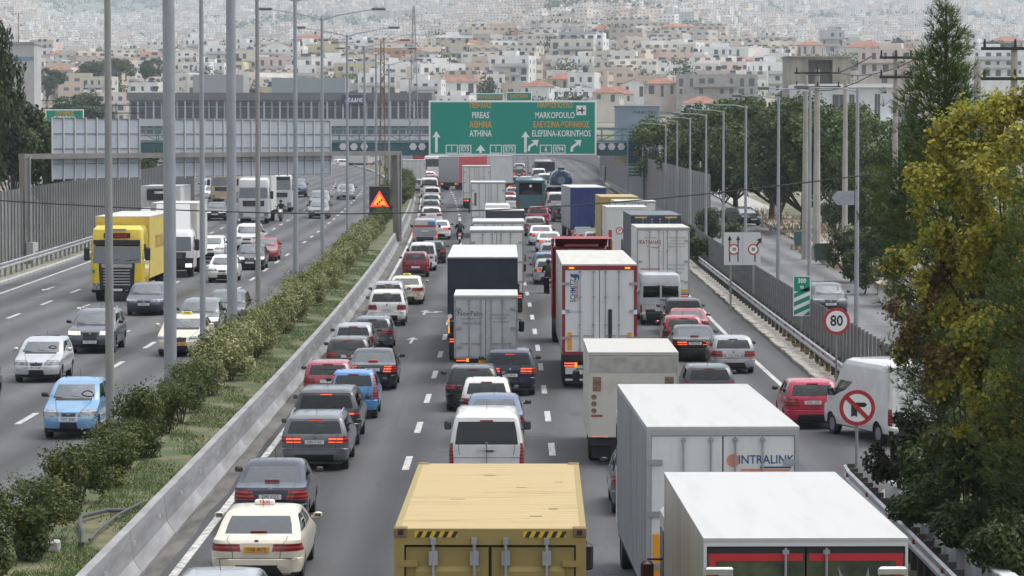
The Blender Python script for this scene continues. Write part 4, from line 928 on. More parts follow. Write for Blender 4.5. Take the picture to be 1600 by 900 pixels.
def underride(root, W, zb, y=0.0, col=None, lamps_on=False, tall=.14):
    MB().box(-W/2+.05, W/2-.05, y, y+.12, .52, .52+tall).build('bumper_bar', col or CHAS, root)
    for sx in (-1, 1):
        xa, xb = sorted((sx*(W/2-.42), sx*(W/2-.08)))
        o = MB().box(xa, xb, y-.035, y+.02, .74, .90).build('tail_light', LAMP_ON if lamps_on else LAMP, root)
        xa, xb = sorted((sx*(W/2-.52), sx*(W/2-.43)))
        MB().box(xa, xb, y-.035, y+.02, .74, .90).build('indicator', LAMP_AMB, root)
        xa, xb = sorted((sx*(W/2-.62), sx*(W/2-.10)))
        MB().box(xa, xb, y+.30, y+.325, .16, .85).build('mudflap', BLK, root)
    MB().box(-W/2+.35, W/2-.35, y+.10, y+.30, .62, zb).build('chassis_end', CHAS, root)
def box_truck(name, label, px, Y, W=2.5, zb=1.05, zt=3.9, L=7.0, wall=None, door=None, frame=None, roof=None, rods=4, rodm=None, hinges=3, cabm=None, cab=True, cabz=3.1, deflector=None,
              cat='truck', group=None, X=None, yaw=None, zoff=0, lamps=True, plate=None, fw=.07, rim=.05, blank=False, inset=.02, trailer=False, cx=0.0, wheels=None, mirrorm=None, lip=0.0, mirrors=True):
    x = X if X is not None else wx(px, Y); z = gz(Y)+zoff
    if yaw is None: yaw = math.atan(-dcx(Y))
    root = empty(name, (x, Y, z), yaw, label, cat, group); k_ = 1+(vscale(Y)-1)*.55; root.scale = (k_, k_, 1)
    h = W/2
    wall = wall or mat('box_white', (.62, .62, .60), .5, var=.12, scale=1.2)
    door = door or wall; frame = frame or mat('box_frame_grey', (.33, .34, .35), .5, .3); roof = roof or mat('box_roof', (.52, .52, .505), .6, var=.10, scale=.8)
    rodm = rodm or GALV
    MB().box(-h, -h+.03, fw, L, zb, zt-.05).build('side_wall', wall, root)
    MB().box(h-.03, h, fw, L, zb, zt-.05).build('side_wall', wall, root)
    MB().box(-h+.03, h-.03, L-.03, L, zb, zt-.05).build('front_wall', wall, root)
    MB().box(-h-.004, h+.004, .0+lip, L+.004, zt-.05, zt).build('roof', roof, root)
    MB().box(-h+.02, h-.02, fw, L-.02, zb-.10, zb-.003).build('box_floor', CHAS, root)
    # rear frame
    m = MB(); m.box(-h, -h+rim, 0, fw-.002, zb, zt-.052); m.box(h-rim, h, 0, fw-.002, zb, zt-.052); m.box(-h+rim, h-rim, 0, fw-.002, zt-.052-rim*1.4, zt-.052); m.box(-h+rim, h-rim, 0, fw-.002, zb, zb+rim)
    m.build('door_frame', frame, root)
    z0, z1 = zb+rim+.01, zt-.052-rim*1.4-.01
    doors = []
    if not blank:
        for sx in (-1, 1):
            xa, xb = sorted((sx*.012, sx*(h-rim-.008)))
            d = MB().box(xa, xb, inset, inset+.035, z0, z1).build('door', door, root); doors.append(d)
            MB().box(xa-.006, xb+.006, inset+.036, inset+.05, z0-.01, z1+.01).build('door_seal', BLK, d)
            xs = [sx*h*.16, sx*h*.52] if rods == 4 else [sx*h*.20]
            for xr in xs:
                m = MB(); m.tube([(xr, inset-.035, z0+.02), (xr, inset-.035, z1-.01)], .017, 6)
                for zc in (z0+.05, z0+(z1-z0)*.33, z0+(z1-z0)*.67, z1-.06): m.box(xr-.04, xr+.04, inset-.05, inset, zc-.025, zc+.025)
                zc = z0+(z1-z0)*.10+.25; m.box(min(xr, xr+sx*.34), max(xr, xr+sx*.34), inset-.045, inset-.025, zc, zc+.035)
                m.build('lock_rod', rodm, d)
            for i in range(hinges):
                zc = z0+(z1-z0)*(i+.5)/hinges; xa, xb = sorted((sx*(h-.26), sx*(h-.0)))
                MB().box(xa, xb, -.012, inset-.001, zc-.045, zc+.045).build('hinge', rodm, d)
    else:
        doors.append(MB().box(-h+rim+.005, h-rim-.005, inset, inset+.035, z0, z1).build('tailgate', door, root))
    underride(root, W, zb, .08, lamps_on=lamps)
    truck_wheels(root, W, wheels or ([1.35, 2.65, 3.95] if trailer else [1.5]), .50 if zb > .95 else .40)
    MB().box(-.45, .45, .45, L+(1.5 if cab else 0), .62, zb-.102).build('chassis', CHAS, root)
    if cab:
        cab_unit(root, min(W, 2.45), L+.25, .75, cabz, 1.9, cabm or mat('cab_white', (.6, .6, .6), .4, coat=.5), deflector, mirrors=mirrors, mirrorm=mirrorm)
        truck_wheels(root, W, [L+1.25], .50 if zb > .95 else .40, False)
    if plate:
        o = MB().box(-.26, .26, .06, .075, .70, .81).build('number_plate', PLATE_Y if plate[0] == '!' else PLATE, root); lettering(plate.strip('!'), .11, INK, o, (0, .0585, .755), .85)
    root['_z0'] = z0; root['_z1'] = z1
    return root, doors
def front_truck(name, label, px, Y, W=2.5, zc=3.0, L=8.0, boxz=(1.1, 3.9), cabm=None, boxm=None, cabd=2.0, visor=True, deflector=False, lights_on=False, chromeg=False, left=True, cat='truck', group=None, tilt=.22, boxW=None, letters=None, far=False, wsz=(.47, .80), darkbump=False):
    """truck coming towards the camera; local front at y=0 facing -y"""
    x = wx(px, Y); z = gz(Y)+(LEFTZ if left else 0)
    root = empty(name, (x, Y, z), math.atan(-dcx(Y, left)), label, cat, group); root.scale = (1+(vscale(Y)-1)*.5,)*3
    h = W/2; zb = .42
    cabm = cabm or mat('cab_white', (.6, .6, .6), .4, coat=.5); boxm = boxm or mat('box_white', (.62, .62, .60), .5, var=.12, scale=1.2)
    # cab shell lofted: (z, front y, half width, corner radius)
    lv = [(zb, .10, h*.96, .22), (zb+.14, .0, h*.985, .26), (zb+.14+(zc-zb)*.10, .0, h*.99, .26), (zb+(zc-zb)*.30, 0, h, .24), (zb+(zc-zb)*.44, .02, h, .22), (zb+(zc-zb)*wsz[0], .03, h*.995, .20), (zb+(zc-zb)*wsz[1], tilt, h*.965, .20), (zb+(zc-zb)*.84, tilt+.04, h*.96, .20), (zc-.18, tilt+.14, h*.93, .22), (zc, tilt+.42, h*.84, .25)]
    fr = [0, .35, .62, .82, 1.0]; parts = {}
    ring = []
    for zz, yf, wd, rr in lv:
        P = [((wd-rr)*f, yf-.03*(1-f*f)) for f in fr]+[(wd-rr+rr*math.sin(k*math.pi/8), yf+rr-rr*math.cos(k*math.pi/8)) for k in (1, 2, 3)]+[(wd, yf+rr), (wd, .75), (wd, 1.30), (wd, cabd)]
        ring.append([(a, b, zz) for a, b in P])
    for i in range(len(lv)-1):
        for j in range(len(ring[0])-1):
            for sg in (1, -1):
                q = [ring[i][j], ring[i][j+1], ring[i+1][j+1], ring[i+1][j]]
                if sg < 0: q = [(-p[0], p[1], p[2]) for p in (q[1], q[0], q[3], q[2])]
                nm = 'cab'
                if i == 5 and j < 5: nm = 'windscreen'
                elif i == 5 and 8 <= j <= 9: nm = 'side_window'
                elif i in (2, 3) and j < 3: nm = 'grille' if i == 3 or chromeg or darkbump else 'cab'
                elif i == 1 and j < 6: nm = 'bumper' if j < 3 else 'headlight'
                elif i == 0 or (darkbump and i in (1, 2) and j < 7): nm = 'bumper'
                if nm in ('headlight', 'side_window'): nm += '_r' if sg > 0 else '_l'
                v, f = parts.setdefault(nm, ([], [])); k = len(v); v += q; f.append((k, k+1, k+2, k+3))
    v, f = parts['cab']; k = len(v); top = ring[-1]; loop = top+[(-p[0], p[1], p[2]) for p in reversed(top[1:])]; v += loop; f.append(tuple(range(k, k+len(loop))))
    for i in range(len(lv)-1):
        k = len(v); a, b = ring[i][-1], ring[i+1][-1]; v += [a, (-a[0], a[1], a[2]), (-b[0], b[1], b[2]), b]; f.append((k, k+1, k+2, k+3))
    mm = {'cab': cabm, 'windscreen': GLASSW, 'side_window': GLASS, 'grille': BLK, 'bumper': BLK if (chromeg or darkbump) else cabm, 'headlight': HEAD_ON if lights_on else HEAD}
    for nm, (v, f) in parts.items():
        base = nm[:-2] if nm[-2:] in ('_r', '_l') else nm
        me = bpy.data.meshes.new(base); me.from_pydata(v, [], f); bm = bmesh.new(); bm.from_mesh(me); bmesh.ops.remove_doubles(bm, verts=bm.verts, dist=.001); bm.to_mesh(me); bm.free()
        me.materials.append(mm[base]); me.polygons.foreach_set('use_smooth', [True]*len(me.polygons)); me.set_sharp_from_angle(angle=R(32)); link(bpy.data.objects.new(base, me), root)
    # grille bars
    zg0, zg1 = zb+(zc-zb)*(.10 if chromeg else .29), zb+(zc-zb)*(.36 if chromeg else .40)
    nb = 6 if chromeg else 3
    for i in range(nb):
        zz = zg0+(zg1-zg0)*(i+.5)/nb
        MB().box(-h*.50, h*.50, -.055, -.02, zz-.028, zz+.028).build('grille_bar', CHROME if chromeg else mat('grille_grey', (.10, .10, .11), .5), root)
    o = MB().box(-.26, .26, -.06, -.045, zb+.08, zb+.19).build('number_plate', PLATE, root)
    if visor: MB().box(-h*.86, h*.86, tilt-.28, tilt+.02, zb+(zc-zb)*(wsz[1]+.01), zb+(zc-zb)*(wsz[1]+.07)).build('sun_visor', BLK, root)
    MB().box(-h*.9, h*.9, .5, cabd-.1, zb+.1, zb+(zc-zb)*.46).build('cabin_floor', SEAT, root)
    for sx in (-.7, .7): MB().bbox(sx-.26, sx+.26, 1.15, 1.35, zb+(zc-zb)*.46, zb+(zc-zb)*.70, .05).build('seat', SEAT, root, True)
    for sx in (-.5, .4): MB().tube([(sx, .0, zb+(zc-zb)*.475), (sx+.62, .03, zb+(zc-zb)*.50)], .012, 4).build('wiper', BLK, root)
    for sx in (-1, 1):
        xm = sx*(h+.17); z0 = zb+(zc-zb)*.48
        m = MB().bbox(xm-.13, xm+.13, .12, .26, z0, z0+.62, .05); m.tube([(sx*h*.97, .3, z0+.5), (xm, .2, z0+.5)], .02, 5); m.tube([(sx*h*.97, .3, z0+.1), (xm, .2, z0+.1)], .02, 5); m.build('mirror', BLK, root, True)
    if deflector:
        m = MB(); zt = boxz[1]-.05; a = h*.80
        m.face([(-a, tilt+.45, zc-.02), (a, tilt+.45, zc-.02), (a*.9, cabd-.1, zt), (-a*.9, cabd-.1, zt)]); m.face([(a, tilt+.45, zc-.02), (a, cabd-.1, zc-.02), (a*.9, cabd-.1, zt)]); m.face([(-a, cabd-.1, zc-.02), (-a, tilt+.45, zc-.02), (-a*.9, cabd-.1, zt)]); m.face([(-a, cabd-.1, zc-.02), (-a*.9, cabd-.1, zt), (a*.9, cabd-.1, zt), (a, cabd-.1, zc-.02)])
        m.build('wind_deflector', cabm, root, True)
    truck_wheels(root, W, [1.35], .48, False); truck_wheels(root, W, [L-1.6, L-2.9] if L > 9 else [L-1.6], .48)
    MB().box(-.5, .5, .6, L-.3, .5, boxz[0]-.01).build('chassis', CHAS, root)
    if boxz:
        hb = (boxW or W+.04)/2; y0 = cabd+.12
        roof = mat('box_roof', (.52, .52, .505), .6, var=.10, scale=.8)
        MB().box(-hb, hb, y0, L, boxz[0], boxz[1]-.06).build('box_body', boxm, root)
        MB().box(-hb-.01, hb+.01, y0-.01, L+.01, boxz[1]-.058, boxz[1]).build('roof', roof, root)
        if letters:
            lettering(letters[0], letters[1], letters[2], root, (hb+.006, y0+(L-y0)*.42, boxz[0]+(boxz[1]-boxz[0])*.55), .9, .01, rot=(0, 0, math.pi/2))
    return root
# ================================================================== vehicles: the queue going away
WHT = ('white', (.74, .74, .73)); SIL = ('silver', (.38, .39, .41)); GRY = ('steel_grey', (.13, .14, .155)); DGR = ('dark_grey', (.045, .047, .052)); BLKP = ('black', (.012, .012, .014))
NAVY = ('navy', (.012, .018, .04)); CREAM = ('taxi_cream', (.68, .62, .49)); RED = ('red', (.32, .02, .03)); DRED = ('dark_red', (.20, .012, .025)); ROSE = ('faded_red', (.36, .06, .085)); BLU = ('sky_blue', (.07, .24, .50)); STB = ('steel_blue', (.09, .14, .25)); BEI = ('beige', (.36, .34, .30))
car('silver_hatchback', 'silver hatchback cut off by the bottom edge, nearest car in the fast lane', 332, 49.9, 'hatch', 3.9, 1.66, 1.48, SIL, tl=(.50, .88), tlc=2, plate='')
car('cream_taxi', 'cream taxi saloon with a TAXI roof sign and orange plate, near the barrier', 398, 58.6, 'sedan', 4.85, 1.88, 1.40, CREAM, tl=(.50, .61), tlc=.62, plate='TAB-4010', platem=PLATE_Y, plate_z=.53, taxi='white', metal=0)
car('navy_saloon', 'dark navy saloon car just ahead of the big cream taxi', 420, 67.0, 'sedan', 4.4, 1.72, 1.48, NAVY, tl=(.47, .63), tlc=.74, plate='ZME 8255', plate_z=.52)
car('grey_estate', 'steel grey estate car with lit brake lights and roof rails', 490, 78.8, 'suv', 4.7, 1.86, 1.50, GRY, tl=(.52, .63), tlc=.52, tl_on=True, plate='IMN 7163', plate_z=.53, roofrails=1)
car('dark_suv', 'dark grey luxury off-roader with a wide dark rear panel', 508, 85.0, 'suv', 4.8, 1.98, 1.66, DGR, tl=(.55, .60), tlc=.45, tl_on=True, plate='', dark=True, plate_z=.42)
car('blue_hatchback', 'bright sky blue small hatchback with tall rear lights', 551, 93.2, 'hatch', 3.55, 1.60, 1.55, BLU, tl=(.42, .93), tlc=2, tl_on=False, plate='YKB 5531', plate_z=.50, metal=.1)
car('rose_hatchback', 'faded red hatchback squeezed between the barrier and a black saloon', 511, 98.5, 'hatch', 3.9, 1.70, 1.44, ROSE, tl=(.48, .60), tlc=.7, plate='', metal=.1)
car('black_saloon', 'black saloon with one lit amber rear lamp beside the faded red hatchback', 581, 103.5, 'sedan', 4.45, 1.76, 1.40, BLKP, tl=(.47, .63), tlc=.66, tl_on=True, plate='XEH 2217', plate_z=.54)
car('brown_grey_hatchback', 'dark grey-brown hatchback behind the faded red one', 543, 109.4, 'hatch', 4.2, 1.74, 1.46, ('taupe', (.06, .055, .05)), tl=(.50, .63), tlc=.7, plate='')
car('white_estate', 'white compact estate beside the barrier with dark rear glass', 551, 117.0, 'hatch', 4.1, 1.70, 1.47, SIL, tl=(.46, .66), tlc=2, plate='')
car('charcoal_hatchback', 'charcoal hatchback with large red lamps ahead of the white estate', 581, 121.8, 'hatch', 4.3, 1.78, 1.43, GRY, tl=(.50, .62), tlc=.6, plate='', plate_z=.40)
car('white_compact_suv', 'white boxy compact off-roader with red corner lamps near the barrier', 604, 137, 'suv', 4.2, 1.80, 1.69, WHT, tl=(.46, .60), tlc=.78, plate='YXA 9031', plate_z=.45, roofrails=1, metal=0)
car('white_hatchback', 'white hatchback hidden behind the boxy white off-roader', 606, 145, 'hatch', 4.1, 1.75, 1.66, SIL, plate='')
car('cream_taxi', 'distant cream taxi with a yellow roof sign behind the dark red hatchback', 634, 153, 'sedan', 4.8, 1.86, 1.47, CREAM, tl=(.50, .62), tlc=.64, plate='', taxi='yellow', metal=0, far=False)
car('dark_red_hatchback', 'dark red tall hatchback with a lit high brake light', 649, 180, 'hatch', 3.7, 1.70, 1.58, DRED, tl=(.46, .62), tlc=.8, tl_on=False, plate='', plate_z=.40)
car('white_van', 'white small van with twin rear windows ahead of the dark red hatchback', 660, 187.5, 'van', 4.4, 1.82, 1.82, WHT, tl=(.30, .55), tlc=2, plate='', far=True, metal=0, cat='van')
car('black_hatchback', 'black car mostly hidden right of the small white van', 676, 197, 'hatch', 4.2, 1.78, 1.5, BLKP, plate='', far=True)
car('grey_van', 'grey van with red and blue advertising across its rear doors', 664, 226, 'van', 4.6, 1.86, 1.95, SIL, tl=(.28, .55), tlc=2, tl_on=True, plate='', far=True, win=(.86, .88), cat='van')
adv = [o for o in bpy.data.objects if o.name.startswith('grey_van')][0]
MB().box(-.72, .18, -.02, .06, 1.48, 1.72).build('advert_panel', mat('advert_cream', (.62, .58, .50), .6), adv); MB().box(.20, .74, -.02, .06, 1.48, 1.72).build('advert_panel', mat('advert_blue', (.05, .22, .5), .6), adv); MB().box(-.80, .80, -.02, .03, 1.34, 1.46).build('advert_stripe', mat('advert_red', (.45, .05, .05), .6), adv)
car('white_saloon', 'white saloon partly hidden right of the advert van', 686, 236, 'sedan', 4.4, 1.78, 1.46, WHT, plate='', far=True, tl_on=True, tlc=.6)
car('white_hatchback', 'white car just ahead of the advert van', 674, 268, 'hatch', 4.2, 1.78, 1.5, WHT, plate='', far=True)
car('green_grey_hatchback', 'pale grey green hatchback two ahead of the advert van', 673, 290, 'hatch', 4.2, 1.8, 1.5, ('grey_green', (.22, .25, .25)), plate='', far=True)
car('grey_hatchback', 'grey hatchback behind the far white cars in the fast lane', 674, 310, 'hatch', 4.2, 1.8, 1.5, SIL, plate='', far=True)
car('white_hatchback', 'far white hatchback with lit brake lights in the fast lane', 675, 336, 'hatch', 4.2, 1.8, 1.6, WHT, plate='', far=True, tl_on=True)
car('white_van', 'far white van behind the silver car next to the barrier bend', 671, 362, 'van', 4.8, 1.95, 2.05, WHT, plate='', far=True, cat='van')
car('silver_hatchback', 'far silver hatchback tucked behind the farthest white box truck', 652, 384, 'hatch', 4.2, 1.85, 1.55, SIL, plate='', far=True)
far_w = dict(far=True, plate='')
for px, Y, c_, d in ((678, 408, RED, 'tiny red car beside the grey tail lift lorry'), (672, 432, WHT, 'tiny white car with lit lamps left of the grey tail lift lorry'), (667, 458, DRED, 'tiny dark red car in the far queue by the white truck'), (681, 452, WHT, 'tiny white van roof in the far queue'), (652, 520, SIL, 'tiny silver car under the footbridge pier'), (536, 560, WHT, 'tiny white car at the far bend, left of the gantry leg'), (528, 600, SIL, 'tiny silver car at the far bend above the hedge'), (552, 590, WHT, 'tiny white car at the far bend next to the gantry leg'), (505, 615, WHT, 'tiny white car farthest left in the far bend'), (590, 560, GRY, 'tiny grey car below the far white trailer')):
    car('far_car', d, px, Y, 'hatch', 4.2, 1.9, 1.65, c_, tl_on=c_ == WHT, yaw=R(22), **far_w)
# ---- middle lane
car('white_van', 'white delivery van with blacked-out rear windows behind the yellow container', 760, 75.2, 'van', 4.8, 1.94, 1.92, WHT, tl=(.28, .60), tlc=2, plate='', dark=True, metal=0, cat='van', win=(.58, .885))
car('blue_saloon', 'steel blue saloon directly ahead of the blacked-out white van', 772, 84.8, 'sedan', 4.5, 1.80, 1.44, STB, tl=(.48, .62), tlc=.6, tl_on=True, plate='')
car('white_city_car', 'rounded white city car between the blue saloon and the black hatchback', 760, 90.8, 'hatch', 3.55, 1.64, 1.50, WHT, tl=(.46, .60), tlc=.86, tl_on=False, plate='', metal=0)
car('black_hatchback', 'black hatchback left of the navy crossover in the middle lane', 738, 95.6, 'hatch', 4.2, 1.80, 1.50, BLKP, tl=(.50, .60), tlc=.6, plate='')
car('navy_crossover', 'navy crossover with lit lamps and a white plate behind the small box lorry', 797, 101.3, 'suv', 4.4, 1.82, 1.60, NAVY, tl=(.50, .62), tlc=.62, tl_on=True, plate='ITZ 8016', plate_z=.46, dark=True)
TRW = mat('box_white', (.66, .66, .64), .5, col2=(.55, .54, .51), scale=1.3, stretch=(2.5, 2.5, .4), lo=.3, hi=.5)
# yellow container on the nearest lorry
YEL = mat('container_ochre', (.30, .225, .07), .55, col2=(.20, .125, .045), scale=2.2, lo=.27, hi=.40, stretch=(2, 2, .5))
YROOF = mat('container_roof_ochre', (.42, .32, .155), .7, col2=(.34, .24, .10), scale=1.3, lo=.28, hi=.46, stretch=(.5, 2.5, 1), bump=.1)
Yc = 38.8; root = empty('container_lorry', (wx(765.5, Yc), Yc, 0), R(-.55), 'lorry with an ochre yellow shipping container, nearest the camera', 'truck')
h = 1.22; zb, zt, Lc = .95, 3.66, 7.9
for sx in (-1, 1):
    m = MB(); n = 28
    pts = []
    for i in range(n):
        y0 = .15+(Lc-.3)*i/n; st = (Lc-.3)/n
        pts += [(sx*(h-.002), y0), (sx*(h-.002), y0+st*.38), (sx*(h-.045), y0+st*.5), (sx*(h-.045), y0+st*.88)]
    pts.append((sx*(h-.002), Lc-.15))
    for a, b in zip(pts, pts[1:]): m.face([(a[0], a[1], zb+.15), (b[0], b[1], zb+.15), (b[0], b[1], zt-.10), (a[0], a[1], zt-.10)])
    m.build('side_wall', YEL, root)
    MB().box(min(sx*h, sx*(h-.08)), max(sx*h, sx*(h-.08)), 0, Lc, zt-.10, zt-.004).build('top_rail', YEL, root); MB().box(min(sx*h, sx*(h-.08)), max(sx*h, sx*(h-.08)), 0, Lc, zb, zb+.15).build('bottom_rail', YEL, root)
    for y0 in (0, Lc-.16):
        MB().box(min(sx*h, sx*(h-.13)), max(sx*h, sx*(h-.13)), y0+.002, y0+.158, zb+.152, zt-.102).build('corner_post', YEL, root)
        for z0 in (zb-.01, zt-.115): 
            o = MB().bbox(min(sx*(h+.006), sx*(h-.17)), max(sx*(h+.006), sx*(h-.17)), y0-.012, y0+.175, z0, z0+.125, .012).build('corner_casting', mat('casting_brown', (.22, .14, .06), .7, var=.3), root)
            MB().box(sx*(h-.085)-.035, sx*(h-.085)+.035, y0-.014, y0-.010, z0+.03, z0+.10).build('casting_hole', BLK, o)
m = MB(); n = 30
for i in range(n):
    y0 = .05+(Lc-.1)*i/n; st = (Lc-.1)/n; zz0, zz1 = zt-.008, zt-.004
    for a, b, za, zc_ in ((0, .45, zz1, zz1), (.45, .5, zz1, zz0), (.5, .95, zz0, zz0), (.95, 1, zz0, zz1)): m.face([(-h+.08, y0+st*a, za), (h-.08, y0+st*a, za), (h-.08, y0+st*b, zc_), (-h+.08, y0+st*b, zc_)])
m.build('roof', YROOF, root); MB().box(-h+.08, h-.08, Lc-.06, Lc-.02, zb+.1, zt-.05).build('front_wall', YEL, root)
MB().box(-h+.13, h-.13, .004, .10, zt-.21, zt-.006).build('door_header', YEL, root); MB().box(-h+.13, h-.13, .004, .12, zb, zb+.14).build('door_sill', YEL, root)
for sx in (-1, 1):
    xa, xb = sorted((sx*.02, sx*(h-.15)))
    d = MB().box(xa, xb, .05, .085, zb+.16, zt-.245).build('door', YEL, root)
    xa2, xb2 = sorted((sx*.14, sx*(h-.27)))
    for k in range(5):
        za = zb+.24+k*.42; m = MB(); m.face([(xa2, .049, za), (xb2, .049, za), (xb2, .012, za+.06), (xa2, .012, za+.06)]); m.face([(xa2, .012, za+.06), (xb2, .012, za+.06), (xb2, .012, za+.24), (xa2, .012, za+.24)]); m.face([(xa2, .012, za+.24), (xb2, .012, za+.24), (xb2, .049, za+.30), (xa2, .049, za+.30)]); m.face([(xa2, .049, za), (xa2, .012, za+.06), (xa2, .012, za+.24), (xa2, .049, za+.30)]); m.face([(xb2, .049, za), (xb2, .049, za+.30), (xb2, .012, za+.24), (xb2, .012, za+.06)]); m.build('door_rib', YEL, d)
    MB().box(xa-.02, xb+.02, .087, .10, zb+.145, zt-.225).build('door_seal', BLK, d)
    for xr in (sx*.20, sx*.72):
        m = MB(); m.tube([(xr, -.03, zb+.03), (xr, -.03, zt-.13)], .02, 8)
        for zc_ in (zt-.33, zt-.42, zt-1.2, zb+.4): m.box(xr-.055, xr+.055, -.045, .05, zc_-.045, zc_+.045)
        m.box(xr-.035, xr+.035, -.05, .004, zt-.20, zt-.12); m.box(xr-.03, xr+.22, -.05, -.03, zb+.55, zb+.60)
        m.build('lock_rod', GALV, d, True)
    for i in range(4):
        zc_ = zb+.4+i*.62; xa3, xb3 = sorted((sx*(h-.30), sx*(h-.06))); MB().box(xa3, xb3, -.006, .049, zc_-.04, zc_+.04).build('hinge', YEL, d)
    # hazard stripe
    xa4 = -h+.26 if sx < 0 else h-.80
    hz = MB().box(xa4, xa4+.54, -.002, .003, zt-.115, zt-.035).build('hazard_stripe', mat('hazard_yellow', (.65, .42, .02), .5), root)
    m = MB()
    for k in range(5): a = xa4+.02+k*.11; m.face([(a, -.004, zt-.114), (a+.055, -.004, zt-.114), (a+.095, -.004, zt-.036), (a+.04, -.004, zt-.036)])
    m.build('black_bars', INK, hz)
for k_, (a_, b_, ln_) in enumerate(((.5, 1.3, .16), (.75, 2.1, .12), (-.6, 3.2, .2), (.3, 4.6, .14), (-.2, 6.2, .18), (.85, 5.3, .1))): MB().box(a_, a_+ln_, b_, b_+.03, zt-.003, zt).build('scrape', mat('bare_steel_scrape', (.20, .16, .11), .7), root)
underride(root, 2.44, zb, .1); truck_wheels(root, 2.44, [1.5, 2.8]); MB().box(-.45, .45, .4, Lc+1.5, .6, zb-.02).build('chassis', CHAS, root)
cab_unit(root, 2.44, Lc+.3, .75, 3.1, 1.9, mat('cab_white', (.6, .6, .6), .4, coat=.5)); truck_wheels(root, 2.44, [Lc+1.3], .5, False)
# small box lorry with a bakery name, then the navy curtain trailer and white boxes ahead of it
DOORG = mat('door_pale_grey', (.50, .51, .51), .5, var=.15, scale=1.3); INKG = mat('faded_print', (.12, .12, .13), .7)
r_, d_ = box_truck('box_lorry', 'small pale box lorry lettered NewPake on its left door', 759, 106.7, 2.22, .86, 3.06, 4.2, DOORG, DOORG, GALV, None, cabz=2.3, lamps=True, plate='!NIB 4410', fw=.10, cabm=mat('cab_navy', (.02, .025, .05), .4))
lettering('NewPake', .24, INKG, d_[0], (-.55, .016, 2.42), .95, .003); lettering('BAKERY PRODUCTS', .07, INKG, d_[0], (-.55, .016, 2.24), .9); lettering('Donuts Pack', .13, INKG, d_[0], (-.5, .016, 2.08), .95)
for k, t_ in enumerate(('Makedonias & Pireos', '210 5758265', 'www.newpake.gr')): lettering(t_, .085, INKG, d_[1], (.52, .016, 2.38-k*.12), .9)
NAVYC = mat('navy_curtain', (.020, .026, .045), .6, var=.2, scale=1.0)
r_, d_ = box_truck('curtain_trailer', 'tall navy blue trailer with a white roof ahead of the bakery lorry', 754, 116.2, 2.66, 1.0, 4.0, 13.4, NAVYC, NAVYC, NAVYC, None, blank=True, trailer=True, cabz=3.4, rim=.03)
for sx in (-1, 1):
    xa, xb = sorted((sx*1.25, sx*1.20))
for k, zz0 in enumerate((1.45, 1.75)): 
    m = disc(.09, -.004, 12); m.build('side_marker', SW, r_, loc=(-1.24, -.002, zz0))
flat_panel('amber_marker', LAMP_AMB, r_, -1.31, -1.25, 1.1, 1.7, -.001)
W2_ = mat('box_cream', (.60, .58, .53), .55, var=.15, scale=1.0)
box_truck('box_lorry', 'cream box lorry just ahead of the navy trailer', 776, 146, 2.56, 1.0, 4.0, 6.2, W2_, TRW, None, None, cabz=2.9, group=None)
r_, d_ = box_truck('box_lorry', 'white box lorry with a blue oval mark ahead of the cream one', 779, 157.0, 2.66, 1.0, 4.05, 6.0, TRW, TRW, None, None, cabz=2.9)
m = disc(.16, 0, 16); m.v = [(a*1.6, b, c_) for a, b, c_ in m.v]; m.build('blue_oval', mat('logo_blue', (.12, .25, .5), .6), d_[0], loc=(-.75, .015, 3.2))
r_, d_ = box_truck('box_lorry', 'dark rear box lorry with a pale roof behind the white van', 789, 200, 2.5, 1.0, 3.35, 6.5, W2_, mat('dark_slate', (.05, .055, .075), .6), mat('dark_slate', (.05, .055, .075), .6), W2_, blank=True, cabz=2.9)
car('white_van', 'white high roofed van ahead of the dark rear box lorry', 777, 218, 'hivan', 5.2, 1.98, 3.3, WHT, far=True, plate='', cat='van', metal=0)
r_, d_ = box_truck('box_lorry', 'tall white box lorry with a vertical dark logo on its left door', 763, 240, 2.62, 1.0, 4.35, 8, TRW, TRW, None, None, cabz=3.0)
flat_panel('dark_logo', mat('logo_dark', (.10, .11, .13), .6), d_[0], -1.05, -.88, 2.5, 3.5, .018)
box_truck('box_lorry', 'white box lorry with a small upper vent left of the far white cab', 745, 318, 2.6, 1.0, 4.4, 9, TRW, TRW, None, None, cabz=3.0)
r_, d_ = box_truck('tail_lift_lorry', 'red sided lorry with a grey tail lift and white roof, turning left', 701, 398, 2.6, 1.0, 4.4, 9, mat('red_curtain', (.36, .04, .05), .6), mat('tail_lift_grey', (.33, .34, .35), .6), mat('tail_lift_grey', (.33, .34, .35), .6), None, blank=True, cabz=3.0, yaw=R(-24))
box_truck('box_lorry', 'white two door box lorry beside the barrier bend, farthest left in the queue', 647, 392, 2.75, 1.0, 4.0, 7, TRW, TRW, None, None, cabz=2.9, yaw=R(3))
box_truck('box_trailer', 'plain white trailer just below the green sign', 783, 384, 2.75, 1.2, 4.6, 9, TRW, TRW, None, None, blank=True, cabz=3.1)
box_truck('box_lorry', 'far red and white lorry under the left end of the green sign', 658, 520, 2.7, 1.0, 4.2, 9, mat('red_curtain', (.36, .04, .05), .6), mat('red_curtain', (.36, .04, .05), .6), None, None, blank=True, cabz=3, yaw=R(-12))
car('white_coach', 'far white coach with a dark rear window in the queue', 677, 440, 'hivan', 9, 2.5, 3.5, WHT, far=True, plate='', cat='coach', metal=0, yaw=R(-6), win=(.6, .88))
r_, d_ = box_truck('box_trailer', 'far white trailer with blue letters under the footbridge', 585, 560, 2.6, 1.1, 4.6, 12, TRW, TRW, None, None, blank=True, cabz=3, yaw=R(30))
lettering('CEX', .9, mat('logo_blue', (.12, .25, .5), .6), r_, (-.1, -.05, 2.6), .9, .02)
